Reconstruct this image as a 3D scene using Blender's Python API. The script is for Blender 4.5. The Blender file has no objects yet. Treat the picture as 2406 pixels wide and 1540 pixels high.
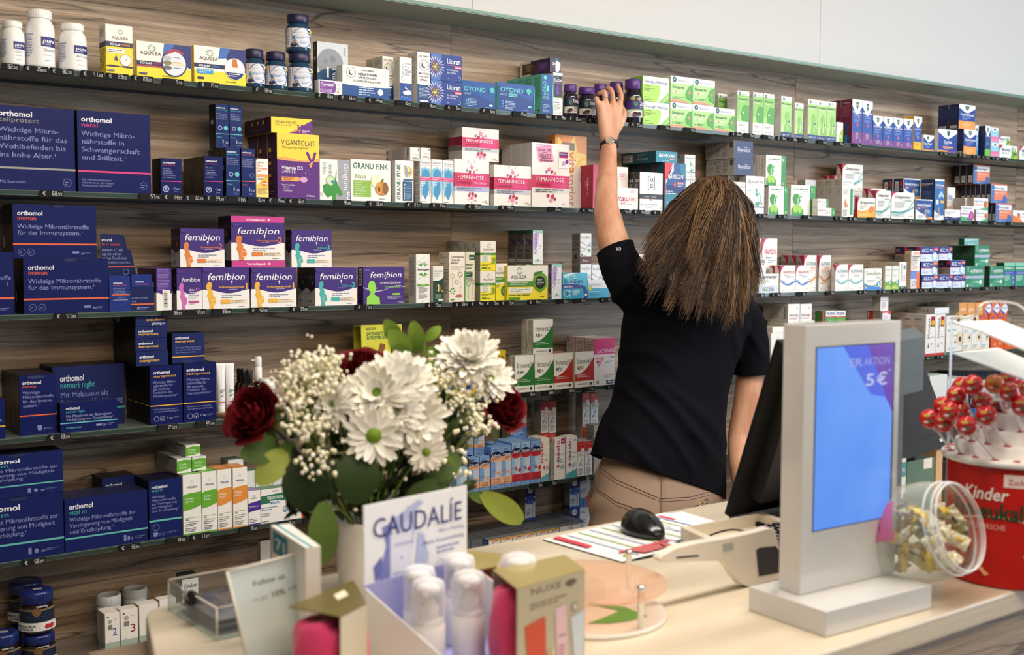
import bpy, bmesh, math, random, re
import numpy as np
from mathutils import Vector, Matrix
random.seed(7); rng = np.random.default_rng(7)
SC = bpy.context.scene; COL = SC.collection
# ---------------- camera, world, lights, exposure ----------------
F, YAW, PITCH, ROLL, D = 2708.34, .645, -.0665, .0036, 2.9575
_f = np.array([math.sin(YAW)*math.cos(PITCH), math.cos(YAW)*math.cos(PITCH), math.sin(PITCH)])
_r = np.array([math.cos(YAW), -math.sin(YAW), 0]); _u = np.cross(_r, _f)
_c, _s = math.cos(ROLL), math.sin(ROLL); _r, _u = _r*_c+_u*_s, -_r*_s+_u*_c
CAM = np.array([0, -D, 0.])
cd = bpy.data.cameras.new('camera'); cam = bpy.data.objects.new('camera', cd); COL.objects.link(cam)
cd.sensor_width = 36; cd.lens = F/2406*36; cd.clip_start = .05
cam.matrix_world = Matrix(((_r[0], _u[0], -_f[0], CAM[0]), (_r[1], _u[1], -_f[1], CAM[1]), (_r[2], _u[2], -_f[2], CAM[2]), (0, 0, 0, 1)))
cd.dof.use_dof = True; cd.dof.focus_distance = 3.25; cd.dof.aperture_fstop = 4.7
SC.camera = cam
SC.view_settings.view_transform = 'Standard'; SC.view_settings.look = 'None'
SC.view_settings.exposure = .1; SC.view_settings.gamma = 1; SC.view_settings.use_curve_mapping = False
W = bpy.data.worlds.new('world'); SC.world = W; W.use_nodes = True
W.node_tree.nodes['Background'].inputs[0].default_value = (.62, .78, 1, 1)
W.node_tree.nodes['Background'].inputs[1].default_value = .42
def area(name, loc, tgt, sx, sy, watts, col):
    l = bpy.data.lights.new(name, 'AREA'); l.shape = 'RECTANGLE'; l.size = sx; l.size_y = sy; l.energy = watts; l.color = col
    o = bpy.data.objects.new(name, l); COL.objects.link(o); o.location = loc
    o.rotation_euler = (Vector(tgt)-Vector(loc)).to_track_quat('-Z', 'Y').to_euler(); return o
area('ceiling_lamp', (.9, -1.9, 1.42), (.9, -1.6, 0), 1.6, .35, 30, (1, .91, .79))
area('ceiling_lamp', (2.8, -1.9, 1.42), (2.8, -1.3, 0), 2.2, .35, 40, (1, .92, .83))
area('ceiling_lamp', (5.2, -2.2, 1.42), (4.6, -1.0, 0), 2.2, .6, 46, (.96, .97, 1))
area('ceiling_lamp', (1.2, -3.6, 1.42), (1.4, -1.6, 0), 2.6, .5, 54, (1, .78, .52))
area('shopfront_daylight', (6.8, -4.6, .2), (3.0, -.4, -.2), 2.6, 2.4, 110, (.74, .87, 1))
# ---------------- helpers ----------------
def ray(x, y): return _f+_r*(x-1203)/F-_u*(y-770)/F
def az(x, y, z): q = ray(x, y); return CAM+q*z/q[2]
def ay(x, y, Y): q = ray(x, y); return CAM+q*(Y+D)/q[1]
def pj(w):
    v = np.asarray(w, float)-CAM; k = v@_f; return 1203+F*(v@_r)/k, 770-F*(v@_u)/k, k
def lin(c):
    if not isinstance(c, str): return tuple(c)+((1,) if len(c) == 3 else ())
    c = c.lstrip('#')
    if len(c) == 3: c = ''.join(x*2 for x in c)
    v = [int(c[i:i+2], 16)/255 for i in (0, 2, 4)]
    return tuple(x/12.92 if x < .04045 else ((x+.055)/1.055)**2.4 for x in v)+(1,)
def nodes(name):
    m = bpy.data.materials.new(name); m.use_nodes = True; nt = m.node_tree
    return m, nt, nt.nodes['Principled BSDF']
def setp(b, **k):
    for a, v in k.items():
        a = a.replace('_', ' ')
        b.inputs[a].default_value = v
_m = {}
def mat(name, col='#ccc', rough=.5, metal=0, bump=0, bscale=200, var=0, **k):
    """procedural material: colour with a little noise variation and relief"""
    if name in _m: return _m[name]
    m, nt, b = nodes(name); c = lin(col); setp(b, Base_Color=c, Roughness=rough, Metallic=metal, **k)
    n = nt.nodes.new('ShaderNodeTexNoise'); n.inputs['Scale'].default_value = bscale; n.inputs['Detail'].default_value = 3
    tc = nt.nodes.new('ShaderNodeTexCoord'); nt.links.new(tc.outputs['Object'], n.inputs['Vector'])
    if var:
        r = nt.nodes.new('ShaderNodeValToRGB'); r.color_ramp.elements[0].position = .3; r.color_ramp.elements[1].position = .7
        r.color_ramp.elements[0].color = tuple(x*(1-var) for x in c[:3])+(1,)
        r.color_ramp.elements[1].color = tuple(min(1, x*(1+var)) for x in c[:3])+(1,)
        nt.links.new(n.outputs['Fac'], r.inputs['Fac']); nt.links.new(r.outputs['Color'], b.inputs['Base Color'])
    if bump:
        bm_ = nt.nodes.new('ShaderNodeBump'); bm_.inputs['Strength'].default_value = bump; bm_.inputs['Distance'].default_value = .001
        nt.links.new(n.outputs['Fac'], bm_.inputs['Height']); nt.links.new(bm_.outputs['Normal'], b.inputs['Normal'])
    _m[name] = m; return m
def attmat(name, rough=.42, spec=.5, metal=0, bump=.06, coat=0, sheen=0, **k):
    """printed surface: ink colour comes from the mesh's own print colours"""
    m, nt, b = nodes(name); setp(b, Roughness=rough, Metallic=metal, Specular_IOR_Level=spec, Coat_Weight=coat, Coat_Roughness=.15, **k)
    a = nt.nodes.new('ShaderNodeAttribute'); a.attribute_name = 'Col'; nt.links.new(a.outputs['Color'], b.inputs['Base Color'])
    n = nt.nodes.new('ShaderNodeTexNoise'); n.inputs['Scale'].default_value = 900
    tc = nt.nodes.new('ShaderNodeTexCoord'); nt.links.new(tc.outputs['Object'], n.inputs['Vector'])
    bm_ = nt.nodes.new('ShaderNodeBump'); bm_.inputs['Strength'].default_value = bump; bm_.inputs['Distance'].default_value = .0006
    nt.links.new(n.outputs['Fac'], bm_.inputs['Height']); nt.links.new(bm_.outputs['Normal'], b.inputs['Normal'])
    _m[name] = m; return m
CARTON = attmat('printed_carton', .42, .4, coat=.05); GLOSS = attmat('glossy_print', .38, .2, coat=.02, bump=.02)
PLASTIC = attmat('moulded_plastic', .3, .5, bump=.03); MATTE = attmat('matte_surface', .75, .3)
def glassm(name, col='#fff', rough=.02, alpha=.25, ior=1.45, trans=1.):
    """clear sheet: mostly lets light through, with real glass reflections"""
    if name in _m: return _m[name]
    m, nt, b = nodes(name); nt.nodes.remove(b); out = nt.nodes['Material Output']
    t = nt.nodes.new('ShaderNodeBsdfTransparent'); t.inputs[0].default_value = lin(col)
    g = nt.nodes.new('ShaderNodeBsdfPrincipled'); setp(g, Base_Color=lin(col), Roughness=rough, Specular_IOR_Level=.6)
    fr = nt.nodes.new('ShaderNodeLayerWeight'); fr.inputs['Blend'].default_value = .35
    mr = nt.nodes.new('ShaderNodeMapRange'); mr.inputs['To Min'].default_value = alpha*.45; mr.inputs['To Max'].default_value = min(1, alpha*2.6)
    nt.links.new(fr.outputs['Facing'], mr.inputs['Value'])
    mx = nt.nodes.new('ShaderNodeMixShader'); nt.links.new(mr.outputs['Result'], mx.inputs[0]); nt.links.new(t.outputs[0], mx.inputs[1]); nt.links.new(g.outputs[0], mx.inputs[2])
    nt.links.new(mx.outputs[0], out.inputs[0]); _m[name] = m; return m
def woodm(name, c0, c1, c2, rot=0, rough=.45, seed=0, sc=1.):
    m, nt, b = nodes(name); N = nt.nodes.new; L = nt.links.new
    tc = N('ShaderNodeTexCoord'); mp = N('ShaderNodeMapping'); mp.inputs['Location'].default_value = (seed*3.1, 0, seed*1.7)
    mp.inputs['Scale'].default_value = (.55*sc, 1, 20*sc); L(tc.outputs['Object'], mp.inputs['Vector'])
    w = N('ShaderNodeTexNoise'); w.inputs['Scale'].default_value = 1.3; w.inputs['Detail'].default_value = 2
    L(mp.outputs[0], w.inputs['Vector'])
    n1 = N('ShaderNodeTexNoise'); n1.inputs['Scale'].default_value = 2.2; n1.inputs['Detail'].default_value = 6; n1.inputs['Distortion'].default_value = .35; n1.inputs['Roughness'].default_value = .62
    L(mp.outputs[0], n1.inputs['Vector'])
    mp2 = N('ShaderNodeMapping'); mp2.inputs['Scale'].default_value = (3*sc, 1, 240*sc); L(tc.outputs['Object'], mp2.inputs['Vector'])
    n2 = N('ShaderNodeTexNoise'); n2.inputs['Scale'].default_value = 2.0; n2.inputs['Detail'].default_value = 5; n2.inputs['Roughness'].default_value = .7; L(mp2.outputs[0], n2.inputs['Vector'])
    mp3 = N('ShaderNodeMapping'); mp3.inputs['Location'].default_value = (seed*5.3, 0, seed); mp3.inputs['Scale'].default_value = (.42*sc, 1, 8.5*sc); L(tc.outputs['Object'], mp3.inputs['Vector'])
    n3 = N('ShaderNodeTexNoise'); n3.inputs['Scale'].default_value = 1.6; n3.inputs['Detail'].default_value = 3; n3.inputs['Distortion'].default_value = .5; L(mp3.outputs[0], n3.inputs['Vector'])
    # thin dark veins where n3 crosses .5
    s_ = N('ShaderNodeMath'); s_.operation = 'SUBTRACT'; s_.inputs[1].default_value = .5; L(n3.outputs['Fac'], s_.inputs[0])
    a_ = N('ShaderNodeMath'); a_.operation = 'ABSOLUTE'; L(s_.outputs[0], a_.inputs[0])
    v_ = N('ShaderNodeMapRange'); v_.inputs['From Max'].default_value = .012; v_.inputs['To Min'].default_value = .8; v_.inputs['To Max'].default_value = 0; L(a_.outputs[0], v_.inputs['Value'])
    rp = N('ShaderNodeValToRGB'); e = rp.color_ramp.elements; e[0].position = .30; e[0].color = lin(c2); e[1].position = .72; e[1].color = lin(c0)
    q = e.new(.5); q.color = lin(c1); L(n1.outputs['Fac'], rp.inputs['Fac'])
    mx = N('ShaderNodeMixRGB'); mx.blend_type = 'OVERLAY'; mx.inputs[0].default_value = .95; L(rp.outputs[0], mx.inputs[1]); L(n2.outputs['Fac'], mx.inputs[2])
    m2 = N('ShaderNodeMixRGB'); m2.inputs[2].default_value = lin('#3a3432'); L(v_.outputs[0], m2.inputs[0]); L(mx.outputs[0], m2.inputs[1])
    L(m2.outputs[0], b.inputs['Base Color']); setp(b, Roughness=rough, Specular_IOR_Level=.35)
    bp = N('ShaderNodeBump'); bp.inputs['Strength'].default_value = .12; bp.inputs['Distance'].default_value = .001; L(n2.outputs['Fac'], bp.inputs['Height']); L(bp.outputs[0], b.inputs['Normal'])
    _m[name] = m; return m
# ---- glyph cache from Blender's own font ----
_gc = {}
def glyph(ch, bold):
    k = (ch, bold)
    if k in _gc: return _gc[k]
    def conv(s):
        c = bpy.data.curves.new('t', 'FONT'); c.body = s; c.size = 1; c.resolution_u = 2; c.offset = .018 if bold else 0
        o = bpy.data.objects.new('t', c); me = o.to_mesh(); me.calc_loop_triangles()
        v = np.array([p.co[:2] for p in me.vertices]).reshape(-1, 2); t = np.array([t.vertices[:] for t in me.loop_triangles], int).reshape(-1, 3)
        o.to_mesh_clear(); bpy.data.objects.remove(o); bpy.data.curves.remove(c); return v, t
    if ('|', bold) not in _gc:
        v, t = conv('|'); _gc[('|', bold)] = (v, t, v[:, 0].max()+.05, v[:, 0].max())
        if ch == '|': return _gc[k]
    v, t = conv(ch) if ch != ' ' else (np.zeros((0, 2)), np.zeros((0, 3), int))
    w, _ = conv(ch+'|'); adv = w[:, 0].max()-_gc[('|', bold)][3]
    _gc[k] = (v, t, adv, 0); return _gc[k]
def textgeo(s, bold=False, italic=False):
    x = 0; V = []; T = []; n = 0
    for ch in s:
        v, t, a, _ = glyph(ch, bold)
        if len(v): V.append(v+[x, 0]); T.append(t+n); n += len(v)
        x += a
    if not V: return np.zeros((0, 2)), np.zeros((0, 3), int), 1
    V = np.vstack(V); T = np.vstack(T)
    if italic: V[:, 0] += V[:, 1]*.2
    return V, T, V[:, 0].max()
class MB:
    """collects faces with a colour and a material slot, links them as ONE mesh object"""
    def __init__(s): s.v = []; s.l = []; s.z = []; s.c = []; s.m = []; s.sm = []; s.n = 0
    def add(s, V, faces, col='#ccc', mi=0, smooth=False):
        V = np.asarray(V, float).reshape(-1, 3); c = lin(col)
        for f in faces: s.l.extend(int(i)+s.n for i in f); s.z.append(len(f))
        k = len(faces); s.c += [c]*k; s.m += [mi]*k; s.sm += [smooth]*k; s.v.append(V); s.n += len(V); return s
    def addt(s, V, T, col, mi=0):
        s.l.extend((np.asarray(T).ravel()+s.n).tolist()); k = len(T); s.z += [3]*k; s.c += [lin(col)]*k; s.m += [mi]*k; s.sm += [False]*k; s.v.append(V); s.n += len(V)
    def box(s, a, b, col='#ccc', mi=0, cols=None, ch=0, M=None):
        (x0, y0, z0), (x1, y1, z1) = a, b
        if ch: P = [(x0+ch, y0), (x1-ch, y0), (x1, y0+ch), (x1, y1-ch), (x1-ch, y1), (x0+ch, y1), (x0, y1-ch), (x0, y0+ch)]
        else: P = [(x0, y0), (x1, y0), (x1, y1), (x0, y1)]
        n = len(P); V = [(x, y, z0) for x, y in P]+[(x, y, z1) for x, y in P]
        fs = [[i, (i+1) % n, n+(i+1) % n, n+i] for i in range(n)]+[list(range(n-1, -1, -1)), list(range(n, 2*n))]
        if M is not None: V = [tuple(M@Vector(p)) for p in V]
        if cols:  # front right back left bottom top
            q = [0, 0, 1, 1, 2, 2, 3, 3, 4, 5] if ch else [0, 1, 2, 3, 4, 5]
            V = np.array(V)
            k0 = s.n
            s.v.append(V); s.n += len(V)
            for f, i in zip(fs, q):
                s.l.extend(j+k0 for j in f); s.z.append(len(f)); s.c.append(lin(cols[i])); s.m.append(mi); s.sm.append(False)
        else: s.add(V, fs, col, mi)
        return s
    def lathe(s, prof, n=24, col='#ccc', mi=0, smooth=True, M=None, cap=(1, 1), a0=0, a1=2*math.pi):
        full = abs(a1-a0-2*math.pi) < 1e-6; k = n if full else n+1
        V = []; 
        for r, z in prof:
            for i in range(k):
                a = a0+(a1-a0)*i/n; V.append((r*math.cos(a), r*math.sin(a), z))
        fs = []
        for j in range(len(prof)-1):
            for i in range(n):
                a = j*k+i; b = j*k+(i+1) % k; fs.append((a, b, b+k, a+k))
        if M is not None: V = [tuple(M@Vector(p)) for p in V]
        s.add(V, fs, col, mi, smooth)
        if full:
            if cap[0] and prof[0][0] > 1e-5: s.add(V[:k], [list(range(k-1, -1, -1))], col, mi)
            if cap[1] and prof[-1][0] > 1e-5: s.add(V[-k:], [list(range(k))], col, mi)
        return s
    def tube(s, pts, rad, n=8, col='#ccc', mi=0, smooth=True, cap=True):
        pts = [Vector(p) for p in pts]; R = rad if hasattr(rad, '__len__') else [rad]*len(pts)
        V = []; up = Vector((0, 0, 1)); prev = None
        for i, p in enumerate(pts):
            d = (pts[min(i+1, len(pts)-1)]-pts[max(i-1, 0)]).normalized()
            if prev is None:
                a = d.cross(up); a = a if a.length > .05 else d.cross(Vector((1, 0, 0)))
            else: a = prev-d*prev.dot(d)
            a.normalize(); prev = a; b = d.cross(a)
            for j in range(n):
                t = 2*math.pi*j/n; V.append(p+(a*math.cos(t)+b*math.sin(t))*R[i])
        fs = [(i*n+j, i*n+(j+1) % n, (i+1)*n+(j+1) % n, (i+1)*n+j) for i in range(len(pts)-1) for j in range(n)]
        if cap: fs += [list(range(n-1, -1, -1)), [(len(pts)-1)*n+j for j in range(n)]]
        return s.add(V, fs, col, mi, smooth)
    def ball(s, c, r, n=8, col='#ccc', mi=0, sc=(1, 1, 1)):
        pr = [(r*math.sin(math.pi*i/n), -r*math.cos(math.pi*i/n)) for i in range(n+1)]
        M = Matrix.Translation(Vector(c))@Matrix.Diagonal((sc[0], sc[1], sc[2], 1))
        return s.lathe(pr, max(6, n+2), col, mi, True, M, (0, 0))
    def build(s, name, mats, parent=None, label=None, loc=None):
        me = bpy.data.meshes.new(name)
        if s.v:
            V = np.vstack(s.v).astype(np.float32); Z = np.array(s.z, np.int32); Lp = np.array(s.l, np.int32)
            me.vertices.add(len(V)); me.vertices.foreach_set('co', V.ravel())
            me.loops.add(len(Lp)); me.loops.foreach_set('vertex_index', Lp)
            me.polygons.add(len(Z)); me.polygons.foreach_set('loop_start', np.concatenate([[0], np.cumsum(Z)[:-1]]).astype(np.int32))
            me.polygons.foreach_set('material_index', np.array(s.m, np.int32)); me.polygons.foreach_set('use_smooth', np.array(s.sm, bool))
            at = me.attributes.new('Col', 'FLOAT_COLOR', 'CORNER'); at.data.foreach_set('color', np.repeat(np.array(s.c, np.float32), Z, axis=0).ravel())
            me.update(calc_edges=True)
        for m in (mats if isinstance(mats, (list, tuple)) else [mats]): me.materials.append(m)
        o = bpy.data.objects.new(name, me); COL.objects.link(o)
        if parent: o.parent = parent
        if label: o['label'] = label
        if loc is not None: o.location = loc
        return o
def tag(o, label=None, cat=None, group=None, kind=None):
    for k, v in (('label', label), ('category', cat), ('group', group), ('kind', kind)):
        if v: o[k] = v
    return o
def empty(name, loc=(0, 0, 0), rz=0):
    o = bpy.data.objects.new(name, None); COL.objects.link(o); o.location = loc; o.rotation_euler.z = rz; o.empty_display_size = .02; return o
# ---- flat print on a panel: tiny drawing language ----
PREG = [(.30, .0), (.33, .12), (.28, .30), (.2, .42), (.12, .5), (.2, .55), (.22, .66), (.1, .72), (.05, .82), (.15, .95), (.32, 1), (.48, .96), (.52, .86), (.45, .76), (.5, .68), (.62, .58), (.58, .52), (.78, .42), (.85, .32), (.75, .2), (.62, .14), (.68, 0)]
HEADP = [(0, 0), (.02, .3), (.25, .42), (.3, .5), (.15, .6), (.08, .78), (.2, .95), (.45, 1), (.62, .9), (.66, .78), (.76, .66), (.66, .62), (.66, .5), (.55, .46), (.6, .4), (.95, .28), (1, 0)]
def draw(mb, dsl, O, U, V, N, w, h, M0=0, mi=0):
    O, U, V, N = (np.array(a, float) for a in (O, U, V, N)); k = M0
    def put(P, fs, col, tri=False):
        nonlocal k
        P = np.asarray(P, float); k += 1
        Q = O+P[:, :1]*w*U+P[:, 1:2]*h*V+N*(.00012*k)
        if tri: mb.addt(Q, fs, col, mi)
        else: mb.add(Q, fs, col, mi)
    for ln in dsl.strip().split('\n'):
        ln = ln.strip()
        if not ln: continue
        tx = ''
        if '|' in ln: ln, tx = ln.split('|', 1)
        a = ln.split(); op = a[0]
        if op == 'R':
            u0, v0, u1, v1 = map(float, a[1:5]); put([(u0, v0), (u1, v0), (u1, v1), (u0, v1)], [(0, 1, 2, 3)], a[5])
        elif op == 'T':
            u, v, tw, th = map(float, a[1:5]); fl = a[6] if len(a) > 6 else ''
            P, T, wd = textgeo(tx, 'b' in fl, 'i' in fl)
            if not len(P): continue
            x = P[:, 0]/wd*tw; y = P[:, 1]/.72*th
            if 'v' in fl: P2 = np.stack([u-P[:, 1]/.72*th, v+P[:, 0]/wd*tw], 1)  # reads upwards
            elif 'd' in fl: P2 = np.stack([u+P[:, 1]/.72*th, v-P[:, 0]/wd*tw], 1)  # reads downwards
            elif 'x' in fl: P2 = np.stack([u-x, v-y], 1)      # upside down
            else: P2 = np.stack([u+x, v+y], 1)
            put(P2, T, a[5], True)
        elif op in 'CO':
            u, v, r = map(float, a[1:4]); n = 20; A = [(math.cos(2*math.pi*i/n), math.sin(2*math.pi*i/n)) for i in range(n)]
            if op == 'C': put([(u+r*x, v+r*y*w/h) for x, y in A], [list(range(n))], a[4])
            else:
                t = float(a[4]); put([(u+r*x, v+r*y*w/h) for x, y in A]+[(u+(r-t)*x, v+(r-t)*y*w/h) for x, y in A], [(i, (i+1) % n, n+(i+1) % n, n+i) for i in range(n)], a[5])
        elif op == 'E':
            u, v, r, q = map(float, a[1:5]); n = 16; put([(u+r*math.cos(2*math.pi*i/n), v+q*math.sin(2*math.pi*i/n)) for i in range(n)], [list(range(n))], a[5])
        elif op == 'P':
            P = [float(x) for x in a[2:]]; P = list(zip(P[::2], P[1::2])); put(P, [list(range(len(P)))], a[1])
        elif op == 'G':  # block of small print: u v w n col lineheight
            u, v, tw = map(float, a[1:4]); n = int(a[4]); lh = float(a[6]); rr = random.Random(int(u*1000+v*777+n))
            PP = []; fs = []
            for i in range(n):
                x = u; y = v-i*lh; end = u+tw*(1 if i < n-1 else .7)*rr.uniform(.82, 1)
                while x < end-.01:
                    l = min(rr.uniform(.08, .26)*tw, end-x); j = len(PP)
                    PP += [(x, y), (x+l, y), (x+l, y+lh*.42), (x, y+lh*.42)]; fs.append((j, j+1, j+2, j+3)); x += l+.03*tw
            if PP: put(PP, fs, a[5])
        elif op == 'W':  # wave filling down to v1: W v_top amp v_bottom col phase
            vt, am, vb = map(float, a[1:4]); ph = float(a[5]) if len(a) > 5 else 0; n = 14
            top = [(i/n, vt+am*math.sin(2*math.pi*(i/n)+ph)) for i in range(n+1)]
            P = []; fs = []
            for i, (x, y) in enumerate(top): P += [(x, vb), (x, y)]
            put(P, [(2*i, 2*i+2, 2*i+3, 2*i+1) for i in range(n)], a[4])
        elif op == 'K':  # ribbon band following a wave: K v amp thick col phase
            vt, am, th = map(float, a[1:4]); ph = float(a[5]) if len(a) > 5 else 0; n = 14; P = []
            for i in range(n+1):
                y = vt+am*math.sin(2*math.pi*(i/n)+ph); q = th*(.3+.7*abs(math.sin(math.pi*i/n*1.6+.4))); P += [(i/n, y-q/2), (i/n, y+q/2)]
            put(P, [(2*i, 2*i+2, 2*i+3, 2*i+1) for i in range(n)], a[4])
        elif op == 'Q':  # quarter-arc corner patch top-left: Q u1 v0 col   (curved boundary)
            u1, v0 = map(float, a[1:3]); P = [(0, 1), (0, v0)]
            for i in range(9):
                t = i/8*math.pi/2; P.append((u1*(1-math.cos(t)), v0+(1-v0)*math.sin(t)))
            put(P, [(0, i, i+1) for i in range(1, len(P)-1)][::-1], a[3])
        elif op == 'Y':  # rising curve fill (low at left, high at right) between v0..v1, base vb
            v0, v1, vb = map(float, a[1:4]); n = 12; P = []
            for i in range(n+1):
                t = i/n; P += [(t, vb), (t, v0+(v1-v0)*t**2.2)]
            put(P, [(2*i, 2*i+2, 2*i+3, 2*i+1) for i in range(n)], a[4])
        elif op == 'U':  # shield hanging from the top edge: U vedge vmid col
            v1, v0 = map(float, a[1:3]); n = 14; P = []
            for i in range(n+1):
                t = i/n; P += [(t, 1), (t, v0+(v1-v0)*(math.sin(math.pi*t)**1.6))]
            put(P, [(2*i, 2*i+1, 2*i+3, 2*i+2) for i in range(n)], a[3])
        elif op in 'MH':  # silhouette
            u, v, s1, s2 = map(float, a[1:5]); P = PREG if op == 'M' else HEADP
            put([(u+x*s1, v+y*s2) for x, y in P], [list(range(len(P)))], a[5])
        elif op == 'F':  # flower / burst: F u v r n col
            u, v, r = map(float, a[1:4]); n = int(a[4]); P = []; fs = []
            for i in range(n):
                t = 2*math.pi*i/n; j = len(P)
                for rr_, dt in ((.35, 0), (.75, .18*8/n), (1, 0), (.75, -.18*8/n)): P.append((u+r*rr_*math.cos(t+dt), v+r*rr_*math.sin(t+dt)*w/h))
                fs.append((j, j+1, j+2, j+3))
            put(P, fs, a[5])
        elif op == 'B':  # barcode
            u0, v0, u1, v1 = map(float, a[1:5]); put([(u0, v0), (u1, v0), (u1, v1), (u0, v1)], [(0, 1, 2, 3)], '#d8d8d4')
            P = []; fs = []; n = 11; hor = (u1-u0)*w > (v1-v0)*h
            for i in range(n):
                t0 = .08+.84*i/n; t1 = t0+.84/n*(.3+.4*(i*7 % 3)/2); j = len(P); p, q = .15, .85
                if hor: P += [(u0+(u1-u0)*t0, v0+(v1-v0)*p), (u0+(u1-u0)*t1, v0+(v1-v0)*p), (u0+(u1-u0)*t1, v0+(v1-v0)*q), (u0+(u1-u0)*t0, v0+(v1-v0)*q)]
                else: P += [(u0+(u1-u0)*p, v0+(v1-v0)*t0), (u0+(u1-u0)*q, v0+(v1-v0)*t0), (u0+(u1-u0)*q, v0+(v1-v0)*t1), (u0+(u1-u0)*p, v0+(v1-v0)*t1)]
                fs.append((j, j+1, j+2, j+3))
            put(P, fs, '#2a2a30')
# ---------------- carton designs: look, front, side, top colours, front print, side print ----------------
DS = {}
NV, BK, WH, LB = '#101b58', '#16171f', '#f1eee8', '#8d96cb'
def dz(k, desc, f, s, t, a, b='', m=0): DS[k] = (desc, f, s, t, a, b, m)
AQ = lambda u, v, r, w: f'F {u} {v} {r} 12 #3f8a4a\nC {u} {v} {r*.3} #f1eee8\nT {u-w/2} {v-r*2.6} {w} {{h}} #33343c|AQUILEA\n'
dz('aqe', 'tall white and yellow sleep spray carton with a navy band and a stopwatch', '#f6de3c', '#f3da36', '#f6e34c',
 'R 0 .66 1 1 #f1eee8\nR 0 .56 1 .66 #232657\nF .55 .86 .11 12 #3f8a4a\nC .55 .86 .03 #f1eee8\nT .23 .71 .6 .065 #33343c|AQUILEA\nT .16 .585 .38 .045 #fff b|SCHLAF\nT .56 .585 .34 .04 #e99a4c bi|EXPRESS\nR .05 .43 .7 .52 #f1eee8\nG .1 .485 .5 2 #55575f .035\nC .72 .3 .22 #8d8f9c\nC .72 .3 .2 #f3f2ee\nP #24265a .7 .29 .82 .38 .74 .3\nC .72 .52 .04 #cfd0d6\nK .17 .0 .03 #232657\nP #24447f .3 .3 .38 .4 .44 .28\nR .04 .06 .3 .1 #232657\nT .07 .068 .2 .022 #fff b|SCHLAF\nG .1 .18 .3 1 #77722a .03', 'R 0 .66 1 1 #f1eee8\nR 0 .56 1 .66 #232657\nG .1 .9 .8 4 #8a9a86 .04\nG .1 .5 .8 8 #8d8028 .05')
dz('aqf', 'wide white and yellow sleep tablet carton with a red arrow around stacked pills', '#f6de3c', '#eccd2e', '#f6e34c',
 'R 0 .34 1 1 #f1eee8\nP #2a3376 1 1 .5 1 .62 .6 1 .34\nP #3f6fb8 .5 1 .68 1 .6 .62 .46 .6\nR 0 .34 .52 .46 #232657\nR 0 .3 .52 .345 #b2455a\nF .27 .82 .08 12 #3f8a4a\nC .27 .82 .02 #f1eee8\nT .06 .64 .38 .1 #33343c|AQUILEA\nT .05 .375 .22 .055 #fff b|SCHLAF\nT .3 .375 .14 .045 #c9485a bi|FORTE\nC .68 .46 .24 #24306a\nC .68 .46 .215 #dfe6f2\nR .56 .4 .86 .52 #f4dcc4\nG .66 .62 .2 1 #7d7f9c .05\nG .66 .48 .2 1 #7d7f9c .05\nG .66 .33 .2 1 #7d7f9c .05\nP #a8404e .5 .66 .56 .82 .7 .88 .84 .8 .86 .72 .7 .8 .58 .72\nE .55 .6 .08 .06 #b9bcc9\nE .55 .47 .08 .06 #8f8260\nE .55 .33 .08 .06 #6d6a6a\nR .04 .08 .18 .13 #4c4d74\nG .45 .08 .42 1 #77722a .04')
dz('aqi', 'wide white and yellow instant sleep powder carton with a tea glass', '#f6de3c', '#eccd2e', '#f6e34c',
 'R 0 .34 1 1 #f1eee8\nP #2a3376 1 1 .55 1 .62 .7 1 .36\nP #3f6fb8 .5 1 .7 1 .6 .72 .46 .7\nR 0 .42 .62 .53 #232657\nF .3 .82 .08 12 #3f8a4a\nC .3 .82 .02 #f1eee8\nT .1 .63 .35 .09 #33343c|AQUILEA\nT .08 .445 .22 .055 #fff b|SCHLAF\nT .32 .445 .18 .045 #4c9fd0 bi|INSTANT\nR .05 .25 .36 .38 #3f9fd6\nG .1 .33 .22 2 #e8f2f8 .05\nC .78 .45 .2 #e8e6ea\nP #2a3376 .6 .35 .96 .35 .9 .22 .8 .15 .68 .2\nP #c8783a .72 .5 .84 .5 .82 .72 .74 .72\nG .66 .3 .24 2 #fff .05\nR .06 .1 .18 .16 #232657\nG .6 .08 .32 1 #77722a .04')
dz('stada', 'tall dark blue capsule carton with a grey moon, reading sideways', '#cfd3d8', '#1d232a', '#c8ccd0',
 'C .42 .62 .42 #8e959d\nC .5 .7 .1 #7b828b\nC .28 .66 .07 #7f8790\nP #1d4a78 0 .42 .2 .5 .45 .54 .7 .5 .95 .3 1 0 0 0\nT .68 .02 .5 .2 #eef2f6 bv|TONIN\nT .9 .05 .2 .1 #7fc48c bv|2\nT .84 .28 .16 .05 #7fc48c bv|PHASEN\nT .92 .78 .16 .07 #8b8f96 v|STADA\nR .3 .36 .37 .56 #e8ecf0', 'C .5 .7 .2 #e8e8e8\nC .5 .5 .2 #3a4048\nG .2 .9 .6 2 #666c74 .03')
dz('calm', 'small white and purple calming tablet carton with blossoms', '#efe9ee', '#e4e0dc', '#f1eee8',
 'R .05 .12 .62 .92 #7d4a9c\nE .62 .52 .13 .4 #7d4a9c\nT .08 .6 .56 .22 #f6f2f8 b|Calmalaif\nG .1 .5 .3 1 #c9a6d6 .08\nR .06 .16 .56 .38 #b58fc8\nG .08 .3 .4 2 #7d4a9c .1\nF .83 .74 .06 8 #d98aa6\nF .86 .42 .07 6 #8fae52\nF .82 .24 .1 9 #e9e3d6\nC .82 .24 .03 #c9b03a')
DT = 'R 0 0 1 .42 #23437c\nW .43 -.015 .38 #eceae6 0\n'
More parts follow.
